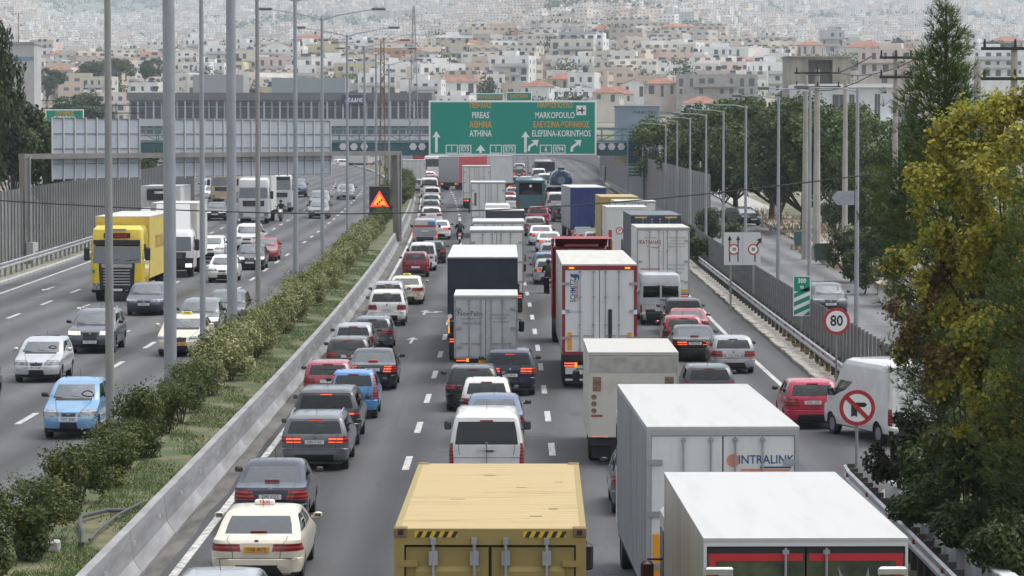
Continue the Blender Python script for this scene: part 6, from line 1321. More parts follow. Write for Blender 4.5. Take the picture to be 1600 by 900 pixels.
def scooter(px, Y, z, front, colm, jacket, helmet, d1, d2, plate=True, big=1.0, top=True):
    x = wx(px, Y); rz = math.pi if front else 0
    b = empty('motor_scooter', (x, Y, z), rz, d1, 'scooter')
    wm = MB().lathe_x([(-.05, .18), (-.065, .22), (-.05, .25), (.05, .25), (.065, .22), (.05, .18)], 16).mesh('wheel', TYRE, True)
    for yy in (.30, 1.55): inst('wheel', wm, b, (0, yy, .25))
    m = MB(); m.bbox(-.17, .17, .15, .85, .42, .78, .07); m.build('body', colm, b, True)
    MB().bbox(-.15, .15, .25, 1.0, .76, .86, .04).build('seat', SEAT, b, True); MB().bbox(-.20, .20, .8, 1.3, .28, .36, .03).build('footboard', BLK, b)
    m = MB(); m.face([(-.24, 1.30, .35), (.24, 1.30, .35), (.20, 1.42, .98), (-.20, 1.42, .98)]); m.bbox(-.20, .20, 1.34, 1.48, .55, 1.05, .05); m.build('front_shield', colm, b, True)
    m = MB(); m.tube([(-.36, 1.22, 1.10), (-.1, 1.34, 1.05), (.1, 1.34, 1.05), (.36, 1.22, 1.10)], .018, 6); m.tube([(0, 1.36, 1.05), (0, 1.55, .3)], .03, 6); m.build('handlebar', CHAS, b)
    for sx in (-1, 1): MB().bbox(sx*.42-.05, sx*.42+.05, 1.2, 1.24, 1.22, 1.30, .02).build('mirror', BLK, b)
    MB().bbox(-.08, .08, .11, .16, .60, .70, .015).build('tail_light', LAMP_ON, b); MB().bbox(-.09, .09, 1.475, 1.52, .80, .94, .02).build('headlight', HEAD_ON if front else HEAD, b)
    if plate: MB().box(-.10, .10, .06, .08, .36, .54).build('number_plate', SW, b)
    p = empty('person', (x, Y, z), rz, d2, 'person')
    V = [(0, .62, .86), (0, .62, 1.10), (0, .70, 1.36), (0, .74, 1.48), (0, .78, 1.58), (.20, .70, 1.38), (.30, .86, 1.18), (.33, 1.18, 1.12), (-.20, .70, 1.38), (-.30, .86, 1.18), (-.33, 1.18, 1.12), (.12, .66, .88), (.20, 1.10, .82), (.17, 1.05, .42), (-.12, .66, .88), (-.20, 1.10, .82), (-.17, 1.05, .42), (.17, 1.16, .38), (-.17, 1.16, .38)]
    E = [(0, 1), (1, 2), (2, 3), (3, 4), (2, 5), (5, 6), (6, 7), (2, 8), (8, 9), (9, 10), (0, 11), (11, 12), (12, 13), (0, 14), (14, 15), (15, 16), (13, 17), (16, 18)]
    skin_body('body', V, E, [.17, .16, .17, .07, .06, .085, .065, .05, .085, .065, .05, .11, .085, .06, .11, .085, .06, .05, .05], jacket, p)
    m = MB(); m.lathe_x([(-.13, .02), (-.115, .09), (-.06, .13), (0, .142), (.06, .13), (.115, .09), (.13, .02)], 14); m.v = [(a, b_+.80, c_+1.70) for a, b_, c_ in m.v]; m.build('helmet', helmet, p, True)
    MB().bbox(-.10, .10, .90, .945, 1.66, 1.76, .02).build('visor', BLK, p)
JK = mat('dark_jacket', (.025, .027, .025), .85, var=.3); HW = mat('helmet_white', (.7, .7, .69), .3); HB = mat('helmet_black', (.02, .02, .022), .3)
scooter(718, 228, gz(228), False, paint('scooter_dark', (.03, .03, .035)), JK, HW, 'dark scooter with a white plate between the two left lanes', 'rider with a white helmet and dark jacket on the scooter between lanes')
scooter(857, 163, gz(163), False, paint('scooter_maroon', (.10, .012, .02)), JK, HB, 'maroon scooter beside the red framed trailer', 'rider in black with a black helmet beside the red framed trailer')
scooter(440, 258, gz(258)+LEFTZ, True, paint('scooter_white', (.5, .5, .5)), JK, HB, 'white fronted scooter coming towards the camera', 'rider in dark clothes on the oncoming white scooter')
# ================================================================== vegetation
nr = np.random.default_rng(11)
TRANS = None
def leaf_quads(P, N, size, asp=1.6, jit=.35, sub=None):
    """diamond leaves at points P, normals N"""
    n = len(P); a = nr.normal(size=(n, 3)); u = np.cross(N, a); u /= np.linalg.norm(u, axis=1)[:, None]+1e-9; v = np.cross(N, u)
    s = size*(1+jit*nr.uniform(-1, 1, n))[:, None]
    Vv = np.stack([P-u*s*asp*.5, P-v*s*.5+N*s*.12, P+u*s*asp*.5, P+v*s*.5+N*s*.12], 1).reshape(-1, 3)
    return Vv, np.arange(4*n).reshape(-1, 4)
def blob_points(cs, n, shell=.55):
    """points in a union of ellipsoids (centre, radii), denser near the surface"""
    w = np.array([c[1][0]*c[1][1]*c[1][2] for c in cs])**.72; w /= w.sum(); cnt = nr.multinomial(n, w); P = []; N = []
    for (c, r), k in zip(cs, cnt):
        d = nr.normal(size=(k, 3)); d /= np.linalg.norm(d, axis=1)[:, None]; t = shell+(1-shell)*nr.uniform(0, 1, k)**.6
        t *= 1+.10*nr.normal(size=k)
        P.append(np.array(c)+d*np.array(r)*t[:, None]); nn = d*np.array([1, 1, .8])+nr.normal(size=(k, 3))*.55+np.array([0, 0, .35]); N.append(nn/np.linalg.norm(nn, axis=1)[:, None])
    return np.concatenate(P), np.concatenate(N)
def clumps(center, radii, n, r0, r1, seed, flat=1.0, surf=.75):
    q = np.random.default_rng(seed); out = []
    for i in range(n):
        d = q.normal(size=3); d /= np.linalg.norm(d); t = surf+(1-surf)*q.uniform() if q.uniform() < .75 else q.uniform()*.7
        r = q.uniform(r0, r1); out.append((np.array(center)+d*np.array(radii)*t, (r, r, r*flat)))
    return out
def needle_tufts(P, D, ln, n=7, wd=.016, spread=.8):
    """bundles of needles at P pointing along D"""
    Vv = []; k = len(P)
    for i in range(n):
        d = D+nr.normal(size=(k, 3))*spread*.5; d /= np.linalg.norm(d, axis=1)[:, None]; s = np.cross(d, nr.normal(size=(k, 3))); s /= np.linalg.norm(s, axis=1)[:, None]+1e-9
        L = ln*nr.uniform(.7, 1.15, k)[:, None]
        Vv.append(np.stack([P-s*wd*.5, P+s*wd*.5, P+d*L+s*wd*.25, P+d*L-s*wd*.25], 1))
    Vv = np.stack(Vv, 1).reshape(-1, 3); return Vv, np.arange(len(Vv)).reshape(-1, 4)
BARK = mat('bark', (.09, .065, .045), .95, var=.4, scale=3, stretch=(1, 1, .3), bump=.6)
def limb_mesh(trunk, limbs):
    m = MB(); m.tube(trunk[0], trunk[1], 9, trunk[2])
    for pts, a, b in limbs: m.tube(pts, a, 6, b)
    return m
def broad_tree(name, label, X, Y, z, meshes, sc, rz, group=None, cat='tree'):
    root = empty(name, (X, Y, z), rz, label, cat, group); root.scale = (sc, sc, sc)
    inst('trunk', meshes[0], root); inst('crown', meshes[1], root); return root
LV_GREEN = leafmat('leaf_dark_green', [(.014, .022, .010), (.036, .056, .018), (.065, .095, .028), (.11, .135, .042)])
LV_PINE = leafmat('needle_green', [(.014, .028, .009), (.050, .085, .022), (.105, .155, .038), (.18, .225, .06)])
LV_YEL = leafmat('leaf_autumn', [(.02, .024, .007), (.08, .085, .018), (.20, .18, .026), (.36, .31, .035), (.46, .42, .06), (.29, .34, .05), (.11, .17, .03)], .35)
LV_OLIVE = leafmat('leaf_olive', [(.02, .03, .010), (.06, .085, .02), (.12, .14, .03), (.19, .19, .05)], .3)
LV_BUSH = leafmat('leaf_bush', [(.012, .024, .008), (.038, .068, .018), (.075, .118, .03), (.12, .165, .045)])
LV_PALE = leafmat('leaf_variegated', [(.03, .045, .012), (.10, .125, .03), (.22, .235, .08), (.40, .39, .20), (.62, .59, .42)], .2)
LV_RUST = leafmat('leaf_rust_green', [(.014, .026, .008), (.036, .060, .014), (.075, .105, .022), (.13, .14, .03), (.24, .18, .05)], .25)
# --- median shrubs
def shrub_mesh(seed, m, n=4600, size=.042, hgt=1.35, rad=.75):
    cs = clumps((0, 0, hgt*.55), (rad*.75, rad*.85, hgt*.40), 16, .18, .36, seed); P, N = blob_points(cs, n, .5); P[:, 2] = np.maximum(P[:, 2], .02)
    q = np.random.default_rng(seed+99)
    # shoots standing proud of the outline
    k = 220; a = q.uniform(0, 6.28, k); r = rad*np.sqrt(q.uniform(0, 1, k))*.9; S = np.stack([r*np.cos(a), r*np.sin(a), hgt*(.80+.32*q.uniform(0, 1, k))], 1)
    P = np.concatenate([P, S]); N = np.concatenate([N, np.tile([0, -.4, .9], (k, 1))+q.normal(size=(k, 3))*.4])
    N /= np.linalg.norm(N, axis=1)[:, None]
    V_, F_ = leaf_quads(P, N, size, 1.9); return npmesh('foliage', V_, F_, m)
stem = MB()
for i in range(6): a = i*1.05; stem.tube([(0.05*math.cos(a), .05*math.sin(a), -.05), (.2*math.cos(a), .2*math.sin(a), .5), (.35*math.cos(a), .38*math.sin(a), .95)], .022, 5, .01)
stem_me = stem.mesh('stems', BARK)
S_PALE = [shrub_mesh(20+i, LV_PALE) for i in range(4)]; S_RUST = [shrub_mesh(40+i, LV_RUST, 5500, .042) for i in range(4)]; S_MID = [shrub_mesh(60+i, LV_OLIVE, 4600, .042) for i in range(3)]
y = 53.5; k = 0; cnts = {}
ordn = ['first', 'second', 'third', 'fourth', 'fifth', 'sixth', 'seventh', 'eighth', 'ninth', 'tenth', 'eleventh', 'twelfth', 'thirteenth', 'fourteenth', 'fifteenth', 'sixteenth', 'seventeenth', 'eighteenth', 'nineteenth', 'twentieth']
while y < 300:
    if y < 82: src, nm, sz = S_RUST, 'dark green and rust coloured', rng.uniform(.95, 1.15)
    elif y < 92 or y > 225: src, nm, sz = S_MID, 'olive green', rng.uniform(.9, 1.15)
    else: src, nm, sz = S_PALE, 'pale variegated', rng.uniform(1.05, 1.35)
    c_ = cnts[nm] = cnts.get(nm, 0)+1
    far_ = y > 160
    lab = f'{nm} shrub in the median, {ordn[min(c_, 20)-1]} of its kind from the camera' if not far_ and c_ <= 20 else f'{nm} shrub in the distant part of the median hedge'
    sz *= .93 if y < 96 else .86
    root = empty('median_shrub', (-9.15+cxl(y)*.6+cxr(y)*.4+rng.uniform(-.2, .2), y, gz(y)+.80), rng.uniform(0, 6.28), lab, 'shrub', 'shrubs along the median'); root.scale = (sz, sz, sz*rng.uniform(.85, 1.12))
    inst('foliage', src[k % len(src)], root); inst('stems', stem_me, root); k += 1
    y += rng.uniform(2.4, 3.4) if y < 96 else rng.uniform(1.9, 3.2)
for i in range(26):
    y = 300+i*7; root = empty('median_shrub', ((cxl(y)+cxr(y))*.5-9.0, y, gz(y)+.8), rng.uniform(0, 6), 'dark green clipped bush in the farthest stretch of the median', 'shrub', 'bushes in the farthest median'); root.scale = (2.0, 2.4, 1.5); inst('foliage', S_MID[i % 3], root)
# grass on the planted strip
n = 52000; yy = 50+150*nr.uniform(0, 1, n)**1.6; xx = -8.95+1.2*nr.uniform(0, 1, n)
patch = np.sin(xx*3+yy*.9)+np.sin(yy*.37+1.3)+np.sin(yy*1.7+xx)*.6+nr.normal(size=n)*.5; keep = patch > -.5; xx, yy = xx[keep], yy[keep]; n = len(xx)
cx_ = np.array([cxr(v) for v in yy]); gz_ = np.array([gz(v) for v in yy])
P = np.stack([xx+cx_, yy, gz_+.795], 1); D = np.stack([nr.normal(size=n)*.5, nr.normal(size=n)*.5, np.ones(n)], 1); s_ = nr.normal(size=(n, 3)); s_[:, 2] = 0; s_ /= np.linalg.norm(s_, axis=1)[:, None]
hh = (.03+.075*nr.uniform(0, 1, n)**2)[:, None]
V_ = np.stack([P-s_*.012, P+s_*.012, P+D*hh], 1).reshape(-1, 3)
o = bpy.data.objects.new('grass', npmesh('grass', V_, np.arange(3*n).reshape(-1, 3), leafmat('grass_blades', [(.16, .135, .06), (.09, .125, .035), (.085, .16, .035), (.13, .21, .05)], .3))); link(o); tag(o, 'short patchy grass on the planted strip behind the barrier', 'grass', None, 'stuff')
# dry grass tufts on the verges at the right
for nm_, boxes, cols in (('dry_grass', [(19.5, 23, 150, 215, 2600, .55), (11.2, 12.0, 100, 128, 900, .25), (21, 26, 225, 300, 2500, .8)], [(.12, .085, .04), (.24, .17, .08), (.33, .24, .12), (.13, .13, .05)]),):
    Vs = []
    for x0, x1, y0, y1, n, hm in boxes:
        q = nr.uniform(size=(n, 2)); cl = np.round(q*9)/9; q = q*.35+cl*.65; px_ = x0+(x1-x0)*q[:, 0]; py_ = y0+(y1-y0)*q[:, 1]; g_ = np.array([gz(v) for v in py_])+.2
        P = np.stack([px_, py_, g_], 1); D = np.stack([nr.normal(size=n)*.45, nr.normal(size=n)*.45, np.ones(n)], 1); s_ = nr.normal(size=(n, 3)); s_[:, 2] = 0; s_ /= np.linalg.norm(s_, axis=1)[:, None]; hh = (hm*nr.uniform(.3, 1, n))[:, None]
        Vs.append(np.stack([P-s_*.03, P+s_*.03, P+D*hh], 1).reshape(-1, 3))
    V_ = np.concatenate(Vs); o = bpy.data.objects.new(nm_, npmesh(nm_, V_, np.arange(len(V_)).reshape(-1, 3), leafmat(nm_, cols, .3))); link(o); tag(o, 'dry straw coloured grass on the verges at the right', 'grass', None, 'stuff')
# --- plane tree in autumn colour at the right edge
def P3(px, py, Y): return Vector((wx(px, Y), Y, wz(py, Y)))
cs = []
for px, py, Y, r in ((1585, 205, 60, .75), (1520, 215, 60, .72), (1470, 235, 60, .55), (1560, 290, 59, .95), (1480, 310, 60, .75), (1445, 300, 60, .45), (1530, 390, 60, .95), (1450, 390, 60, .65), (1590, 400, 59, .95), (1475, 470, 60, .75), (1430, 480, 60, .50), (1545, 490, 59, .9), (1455, 560, 60, .65), (1520, 580, 59, .85), (1590, 560, 58, .9), (1410, 415, 61, .35), (1500, 180, 60, .4), (1560, 170, 60, .45), (1420, 540, 60, .4), (1600, 660, 58, .8), (1540, 660, 59, .6)):
    p = P3(px, py, Y); cs.append((np.array(p), (r, r*1.2, r)))
cs2 = []
for c_, r_ in cs:
    for j_ in range(7):
        dd = nr.normal(size=3); dd /= np.linalg.norm(dd); cs2.append((c_+dd*np.array(r_)*nr.uniform(.35, 1.05), tuple(np.array(r_)*nr.uniform(.22, .5))))
P_, N_ = blob_points(cs2, 30000, .2); P_ += nr.normal(size=P_.shape)*.07; V_, F_ = leaf_quads(P_, N_, .078, 1.2)
tx, ty = 9.9, 60.5
root = empty('plane_tree', (tx, ty, .8), 0, 'plane tree with yellow and brown autumn leaves at the right edge', 'tree')
V_ = V_-np.array([tx, ty, .8])
limbs = [([Vector((0, 0, 2.2)), Vector((c[0][0]-tx, c[0][1]-ty, c[0][2]-.8)).lerp(Vector((0, 0, 3.5)), .45)+Vector((0, 0, -.2)), Vector((c[0][0]-tx, c[0][1]-ty, c[0][2]-.8))], .06, .015) for c in cs]
limb_mesh(([(0, 0, -.1), (.05, 0, 2.0), (.2, 0, 4.6), (.1, 0, 6.8)], .16, .05), limbs).build('trunk', BARK, root)
# rusty lower left of the crown is a separate mass of browner leaves
lowsel = (P_[:, 2]+.5*np.sin(P_[:, 0]*5) < 5.9) & (P_[:, 2] > 3.6) & (P_[:, 0]+.25*np.sin(P_[:, 2]*4) < 8.35) & (nr.uniform(size=len(P_)) < .8)
Fl = F_[lowsel]; Fh = F_[~lowsel]
inst('crown', npmesh('crown', V_[Fh.ravel()], np.arange(Fh.size).reshape(-1, 4), LV_YEL), root)
inst('crown', npmesh('crown', V_[Fl.ravel()], np.arange(Fl.size).reshape(-1, 4), leafmat('leaf_brown', [(.022, .014, .008), (.07, .036, .016), (.12, .06, .028), (.15, .11, .03), (.10, .13, .03)], .3)), root)
# --- tall pine behind it
def pine(name, label, X, Y, z, H, prof, seed, nb=90, tuft=.20, ntuft=26, lean=0.0, mats=None):
    q = random.Random(seed); root = empty(name, (X, Y, z), 0, label, 'tree'); m = MB(); m.tube([(0, 0, -.1), (lean*.5, 0, H*.5), (lean, 0, H)], .17, 8, .02)
    TP = []; TD = []
    for i in range(nb):
        t = (i+.5)/nb; zz = H*(.12+.88*t); rad = interp(prof, zz/H)*q.uniform(.65, 1.1); a = i*2.4+q.uniform(-.4, .4); up = .25+.5*t
        p0 = Vector((lean*zz/H, 0, zz)); d = Vector((math.cos(a), math.sin(a), up)).normalized(); p1 = p0+d*rad
        m.tube([p0, p0.lerp(p1, .5)+Vector((0, 0, -.05)), p1], .025*(1-t)+.012, 4, .006)
        k = max(5, int(ntuft*rad/1.2))
        for j in range(k):
            s = q.uniform(.30, 1.0)**.7; pp = p0.lerp(p1, s)+Vector((q.gauss(0, .11+.07*rad), q.gauss(0, .11+.07*rad), q.gauss(0, .09))); dd = (d+Vector((q.gauss(0, .5), q.gauss(0, .5), q.gauss(.35, .4)))).normalized(); TP.append(pp); TD.append(dd)
    TP.append(Vector((lean, 0, H))); TD.append(Vector((0, 0, 1)))
    m.build('trunk', BARK, root); V_, F_ = needle_tufts(np.array(TP), np.array(TD), tuft, 9, .013); inst('crown', npmesh('crown', V_, F_, mats or LV_PINE), root)
    return root
PX, PY_ = wx(1476, 68), 68.0
pine('pine_tree', 'tall young pine with a pointed top behind the plane tree', PX, PY_, .8, 10.7, [(0, .5), (.2, 1.0), (.34, 1.5), (.46, 1.8), (.62, 1.45), (.80, .95), (.92, .45), (1, .12)], 5, 150, .21, 50)
pine('pine_tree', 'dark pine overhanging the white van at the right', wx(1530, 72), 72.0, .8, 6.2, [(0, .5), (.3, 1.1), (.55, 1.3), (.8, .9), (1, .2)], 9, 120, .18, 50, -.1)
pine('pine_tree', 'bright green pine cut off by the right edge', wx(1625, 57), 57.0, .8, 7.9, [(0, .8), (.4, 1.2), (.7, .8), (1, .15)], 14, 90, .17, 40)
# --- shrubs on the bank
def bank_bush(px, py, Y, r, label, m, size=.06, n=3500, flat=.8):
    c = P3(px, py, Y); zb = .86; root = empty('bank_bush', (c.x, c.y, zb), 0, label, 'shrub'); hz = max(.5, c.z-zb)
    cs = clumps((0, 0, hz*.75), (r, r*1.1, hz*.75), 22, r*.25, r*.5, int(px), 1.0); P_, N_ = blob_points(cs, n, .45); P_[:, 2] = np.maximum(P_[:, 2], .02); V_, F_ = leaf_quads(P_, N_, size, 2.2)
    inst('foliage', npmesh('foliage', V_, F_, m), root); inst('stems', stem_me, root, None, 0, (r*1.6, r*1.6, max(.6, hz*1.2)))
LV_RB = leafmat('leaf_red_bush', [(.010, .014, .006), (.020, .030, .010), (.045, .025, .018), (.085, .030, .028)])
bank_bush(1412, 690, 67, .62, 'reddish dark bush beside the no right turn sign', LV_RB, .05, 5200); bank_bush(1490, 700, 64, .95, 'dark green feathery bush in the middle of the bank', LV_BUSH, .06, 6000); bank_bush(1575, 690, 61, 1.0, 'dark bush on the bank at the right edge', LV_BUSH, .06, 5500)
bank_bush(1450, 780, 62, .65, 'low dark bush hanging over the start of the retaining wall', LV_BUSH, .055, 4500); bank_bush(1540, 800, 58, .85, 'wide dark bush hanging over the retaining wall', LV_BUSH, .06, 6000); bank_bush(1600, 860, 55, .8, 'dark bush in the bottom right corner', LV_BUSH, .06, 4500)
bank_bush(1590, 600, 59, .85, 'olive green bush under the plane tree at the right edge', LV_OLIVE, .09, 3500); bank_bush(1520, 620, 62, .8, 'mixed green bush under the plane tree', LV_OLIVE, .085, 3200)
# --- round headed pines and broadleaf trees farther off
def crown_set(seed, R_, Hc, n, size, m, flat=.7, th=3.0, tr=.22):
    cs = clumps((0, 0, th+Hc*.5), (R_*.8, R_*.8, Hc*.42), 34, R_*.16, R_*.34, seed, flat); P_, N_ = blob_points(cs, n, .5); V_, F_ = leaf_quads(P_, N_, size, 1.5)
    q = random.Random(seed); limbs = [([(0, 0, th*.55), (c[0][0]*.5, c[0][1]*.5, th+.2), tuple(c[0])], tr*.4, .03) for c in cs[::3]]
    return limb_mesh(([(0, 0, -.2), (q.uniform(-.2, .2), 0, th*.6), (q.uniform(-.3, .3), 0, th+Hc*.4)], tr, tr*.4), limbs).mesh('trunk', BARK), npmesh('crown', V_, F_, m)
T_P = [crown_set(70+i, 4.4, 6.3, 12000, .17, LV_GREEN if i == 1 else LV_PINE, .75, 2.0) for i in range(3)]
T_G = [crown_set(80+i, 3.6, 5.0, 7000, .20, LV_GREEN, .8, 2.6) for i in range(3)]
T_B = [crown_set(90+i, 1.6, 2.4, 3200, .11, LV_GREEN, .9, .5, .07) for i in range(2)]
def tree_at(px, py_top, Y, src, H0, label, wide=1.0, i=0):
    z = (gz(Y)+.2) if Y < 520 else elev(wx(px, Y), Y); H = wz(py_top, Y)-z; sc = H/H0; r_ = broad_tree('pine_tree' if src is T_P else 'leafy_tree', label, wx(px, Y), Y, z, src[i % len(src)], sc, rng.uniform(0, 6)); r_.scale = (sc*wide, sc*wide, sc)
for k, (px, py, Y, src, wide, lab) in enumerate(((1050, 178, 330, T_P, 1.0, 'round pine right of the stair tower, leftmost of the pine row'), (1100, 165, 300, T_P, 1.0, 'second round pine of the row behind the right lamp posts'), (1150, 152, 290, T_P, 1.1, 'third round pine of the row behind the right lamp posts'), (1205, 148, 275, T_P, 1.1, 'fourth round pine of the row, behind the tall grey lamp post'), (1255, 150, 250, T_P, 1.0, 'round pine just behind the twin concrete poles'), (1320, 158, 245, T_P, 1.0, 'round pine right of the twin concrete poles'), (1385, 180, 230, T_P, .9, 'round pine behind the concrete pole with the arrow board'), (1305, 300, 215, T_G, .8, 'dark leafy tree shading the bins by the service road'), (1350, 270, 190, T_G, .7, 'dark leafy tree right of the arrow board'), (1400, 300, 150, T_G, .8, 'dark leafy tree behind the rusty crown of the plane tree'), (1220, 255, 260, T_G, .8, 'dark leafy tree behind the parked car'), (1130, 260, 290, T_G, .9, 'dark leafy tree behind the roadside bushes'), (20, 150, 240, T_G, .8, 'dark leafy tree behind the left end of the panel fence'), (75, 190, 250, T_G, .9, 'dark tree left of the smaller direction board'), (-28, 42, 215, T_G, .42, 'tall dark pine in the top left corner'), (110, 250, 270, T_G, .9, 'dark tree behind the middle of the panel fence'), (245, 235, 330, T_G, .8, 'dark tree seen between the two direction boards'), (170, 245, 300, T_G, 1.0, 'dark tree below the smaller direction board'), (975, 236, 420, T_G, .7, 'dusty tree behind the noise wall'), (885, 241, 760, T_G, .8, 'small dusty tree behind the far concrete wall'), (850, 238, 800, T_G, .8, 'second small dusty tree behind the far concrete wall'))):
    tree_at(px, py, Y, src, 8.3 if src is T_P else 7.4, lab, wide, k)
for k, (px, py, Y, lab) in enumerate(((1080, 345, 206, 'leafy roadside bush left of the lane board'), (1112, 322, 225, 'larger leafy roadside bush right of the noise wall end'), (1095, 365, 190, 'low leafy roadside bush by the picket fence'), (1150, 345, 214, 'leafy bush behind the lane board'), (1330, 345, 172, 'green bush at the foot of the arrow board pole'), (1350, 385, 160, 'low green bush right of the arrow board pole'))):
    z = gz(Y)+.15; H = wz(py, Y)-z; sc = H/3.0; r_ = broad_tree('roadside_bush', lab, wx(px, Y), Y, z, T_B[k % 2], sc, rng.uniform(0, 6), cat='shrub')
# ================================================================== buildings and the town on the slope
WALLC = {'white': (.80, .80, .785), 'cream': (.66, .62, .53), 'pale pink': (.66, .56, .51), 'grey': (.47, .47, .47), 'yellow': (.60, .53, .37), 'concrete': (.38, .35, .31), 'orange': (.50, .26, .14)}
WM = {k: mat('wall_'+k.replace(' ', '_'), v, .85, var=.14, scale=.25) for k, v in WALLC.items()}
TILE = mat('roof_tile', (.30, .135, .09), .85, var=.35, scale=.4); FLAT = mat('flat_roof', (.42, .40, .37), .9, var=.2, scale=.2); WIN = mat('far_window', (.10, .105, .115), .3); SHUT = mat('shutter', (.30, .24, .17), .7); SOLAR = mat('solar_panel', (.03, .035, .05), .2)
RAILM = mat('balcony_rail', (.55, .55, .54), .7)
def house_meshes(w_, d_, h_, roof, seed, balc=True):
    q = random.Random(seed); n = max(1, int(round(h_/3.0))); sh = h_/n
    wall = MB().box(-w_/2, w_/2, 0, d_, -6, h_)
    if roof == 'flat' and q.random() < .5: wall.box(-w_*.2, w_*.15, d_*.3, d_*.7, h_, h_+2.4)
    if roof == 'flat': wall.box(-w_/2, w_/2, -.0, .2, h_, h_+.7); wall.box(-w_/2, -w_/2+.2, .2, d_, h_, h_+.7); wall.box(w_/2-.2, w_/2, .2, d_, h_, h_+.7)
    win = MB(); ba = MB(); m2 = MB()
    nb = max(2, int(w_/3.0))
    for f in range(n):
        z0 = f*sh
        for i in range(nb):
            xc = -w_/2+w_*(i+.5)/nb+q.uniform(-.2, .2); tall = q.random() < .45; ww = q.choice((.9, 1.2, 1.7))
            if q.random() < .75: win.box(xc-ww/2, xc+ww/2, -.03, .12, z0+(.15 if tall else .95), z0+sh-.55)
        for i in range(max(1, int(d_/4))):
            yc = d_*(i+.5)/max(1, int(d_/4))
            for sx in (-1, 1):
                if q.random() < .6: win.box(sx*w_/2-.03, sx*w_/2+.03, yc-.6, yc+.6, z0+.95, z0+sh-.6)
        if balc and f > 0:
            a = -w_/2+q.uniform(0, .25)*w_; b = w_/2-q.uniform(0, .25)*w_
            ba.box(a, b, -1.3, 0, z0-.12, z0+.08); ba.box(a, b, -1.34, -1.24, z0+.08, z0+.95); ba.box(a, a+.1, -1.24, 0, z0+.08, z0+.95); ba.box(b-.1, b, -1.24, 0, z0+.08, z0+.95)
    rf = MB()
    if roof == 'flat':
        rf.box(-w_/2+.2, w_/2-.2, .2, d_, h_-.02, h_+.04)
    elif roof == 'hip':
        o = .5; rz = h_+min(w_, d_)*.22; e = min(w_, d_)*.42
        A = [(-w_/2-o, -o, h_), (w_/2+o, -o, h_), (w_/2+o, d_+o, h_), (-w_/2-o, d_+o, h_)]; r0, r1 = (-w_/2+e, d_/2, rz), (w_/2-e, d_/2, rz)
        rf.face([A[0], A[1], r1, r0]); rf.face([A[1], A[2], r1]); rf.face([A[2], A[3], r0, r1]); rf.face([A[3], A[0], r0]); rf.face([A[3], A[2], A[1], A[0]])
    else:
        o = .4; rz = h_+w_*.20
        rf.face([(-w_/2-o, -o, h_-.1), (0, -o, rz), (0, d_+o, rz), (-w_/2-o, d_+o, h_-.1)]); rf.face([(0, -o, rz), (w_/2+o, -o, h_-.1), (w_/2+o, d_+o, h_-.1), (0, d_+o, rz)]); wall.face([(-w_/2, .0, h_), (w_/2, 0, h_), (0, 0, rz-.1)])
    so = MB()
    if roof == 'flat':
        for i in range(q.choice((1, 2, 2, 3))):
            xx = q.uniform(-w_*.4, w_*.4); yy = q.uniform(.3, .8)*d_; z0 = h_+.05
            so.face([(xx-.9, yy-.8, z0+.4), (xx+.9, yy-.8, z0+.4), (xx+.9, yy+.5, z0+1.7), (xx-.9, yy+.5, z0+1.7)]); so.tube([(xx-.8, yy+.6, z0+1.8), (xx+.8, yy+.6, z0+1.8)], .3, 7)
    return wall, win, ba, rf, so
HC_ = {}
def house(label, X, Y, z, w_, d_, h_, colr, roof, seed, rz=0.0, group=None, name=None, balc=True, key=None):
    root = empty(name or ('apartment_block' if h_ > 9 else 'house'), (X, Y, z), rz, label, 'building' if h_ > 9 else 'house', group)
    k = (key, colr, roof) if key is not None else None
    if k is None or k not in HC_:
        wall, win, ba, rf, so = house_meshes(w_, d_, h_, roof, seed, balc)
        ms = [('walls', wall.mesh('walls', WM[colr])), ('windows', win.mesh('windows', WIN) if win.f else None), ('balconies', ba.mesh('balconies', RAILM if seed % 3 else WM[colr]) if ba.f else None), ('roof', rf.mesh('roof', TILE if roof != 'flat' else FLAT)), ('solar_heaters', so.mesh('solar_heaters', SOLAR) if so.f else None)]
        if k: HC_[k] = ms
    else: ms = HC_[k]
    for nm, me in ms:
        if me is not None:
            o = inst(nm, me, root)
            if nm in ('windows', 'balconies', 'solar_heaters'): o['kind'] = 'stuff'
    return root
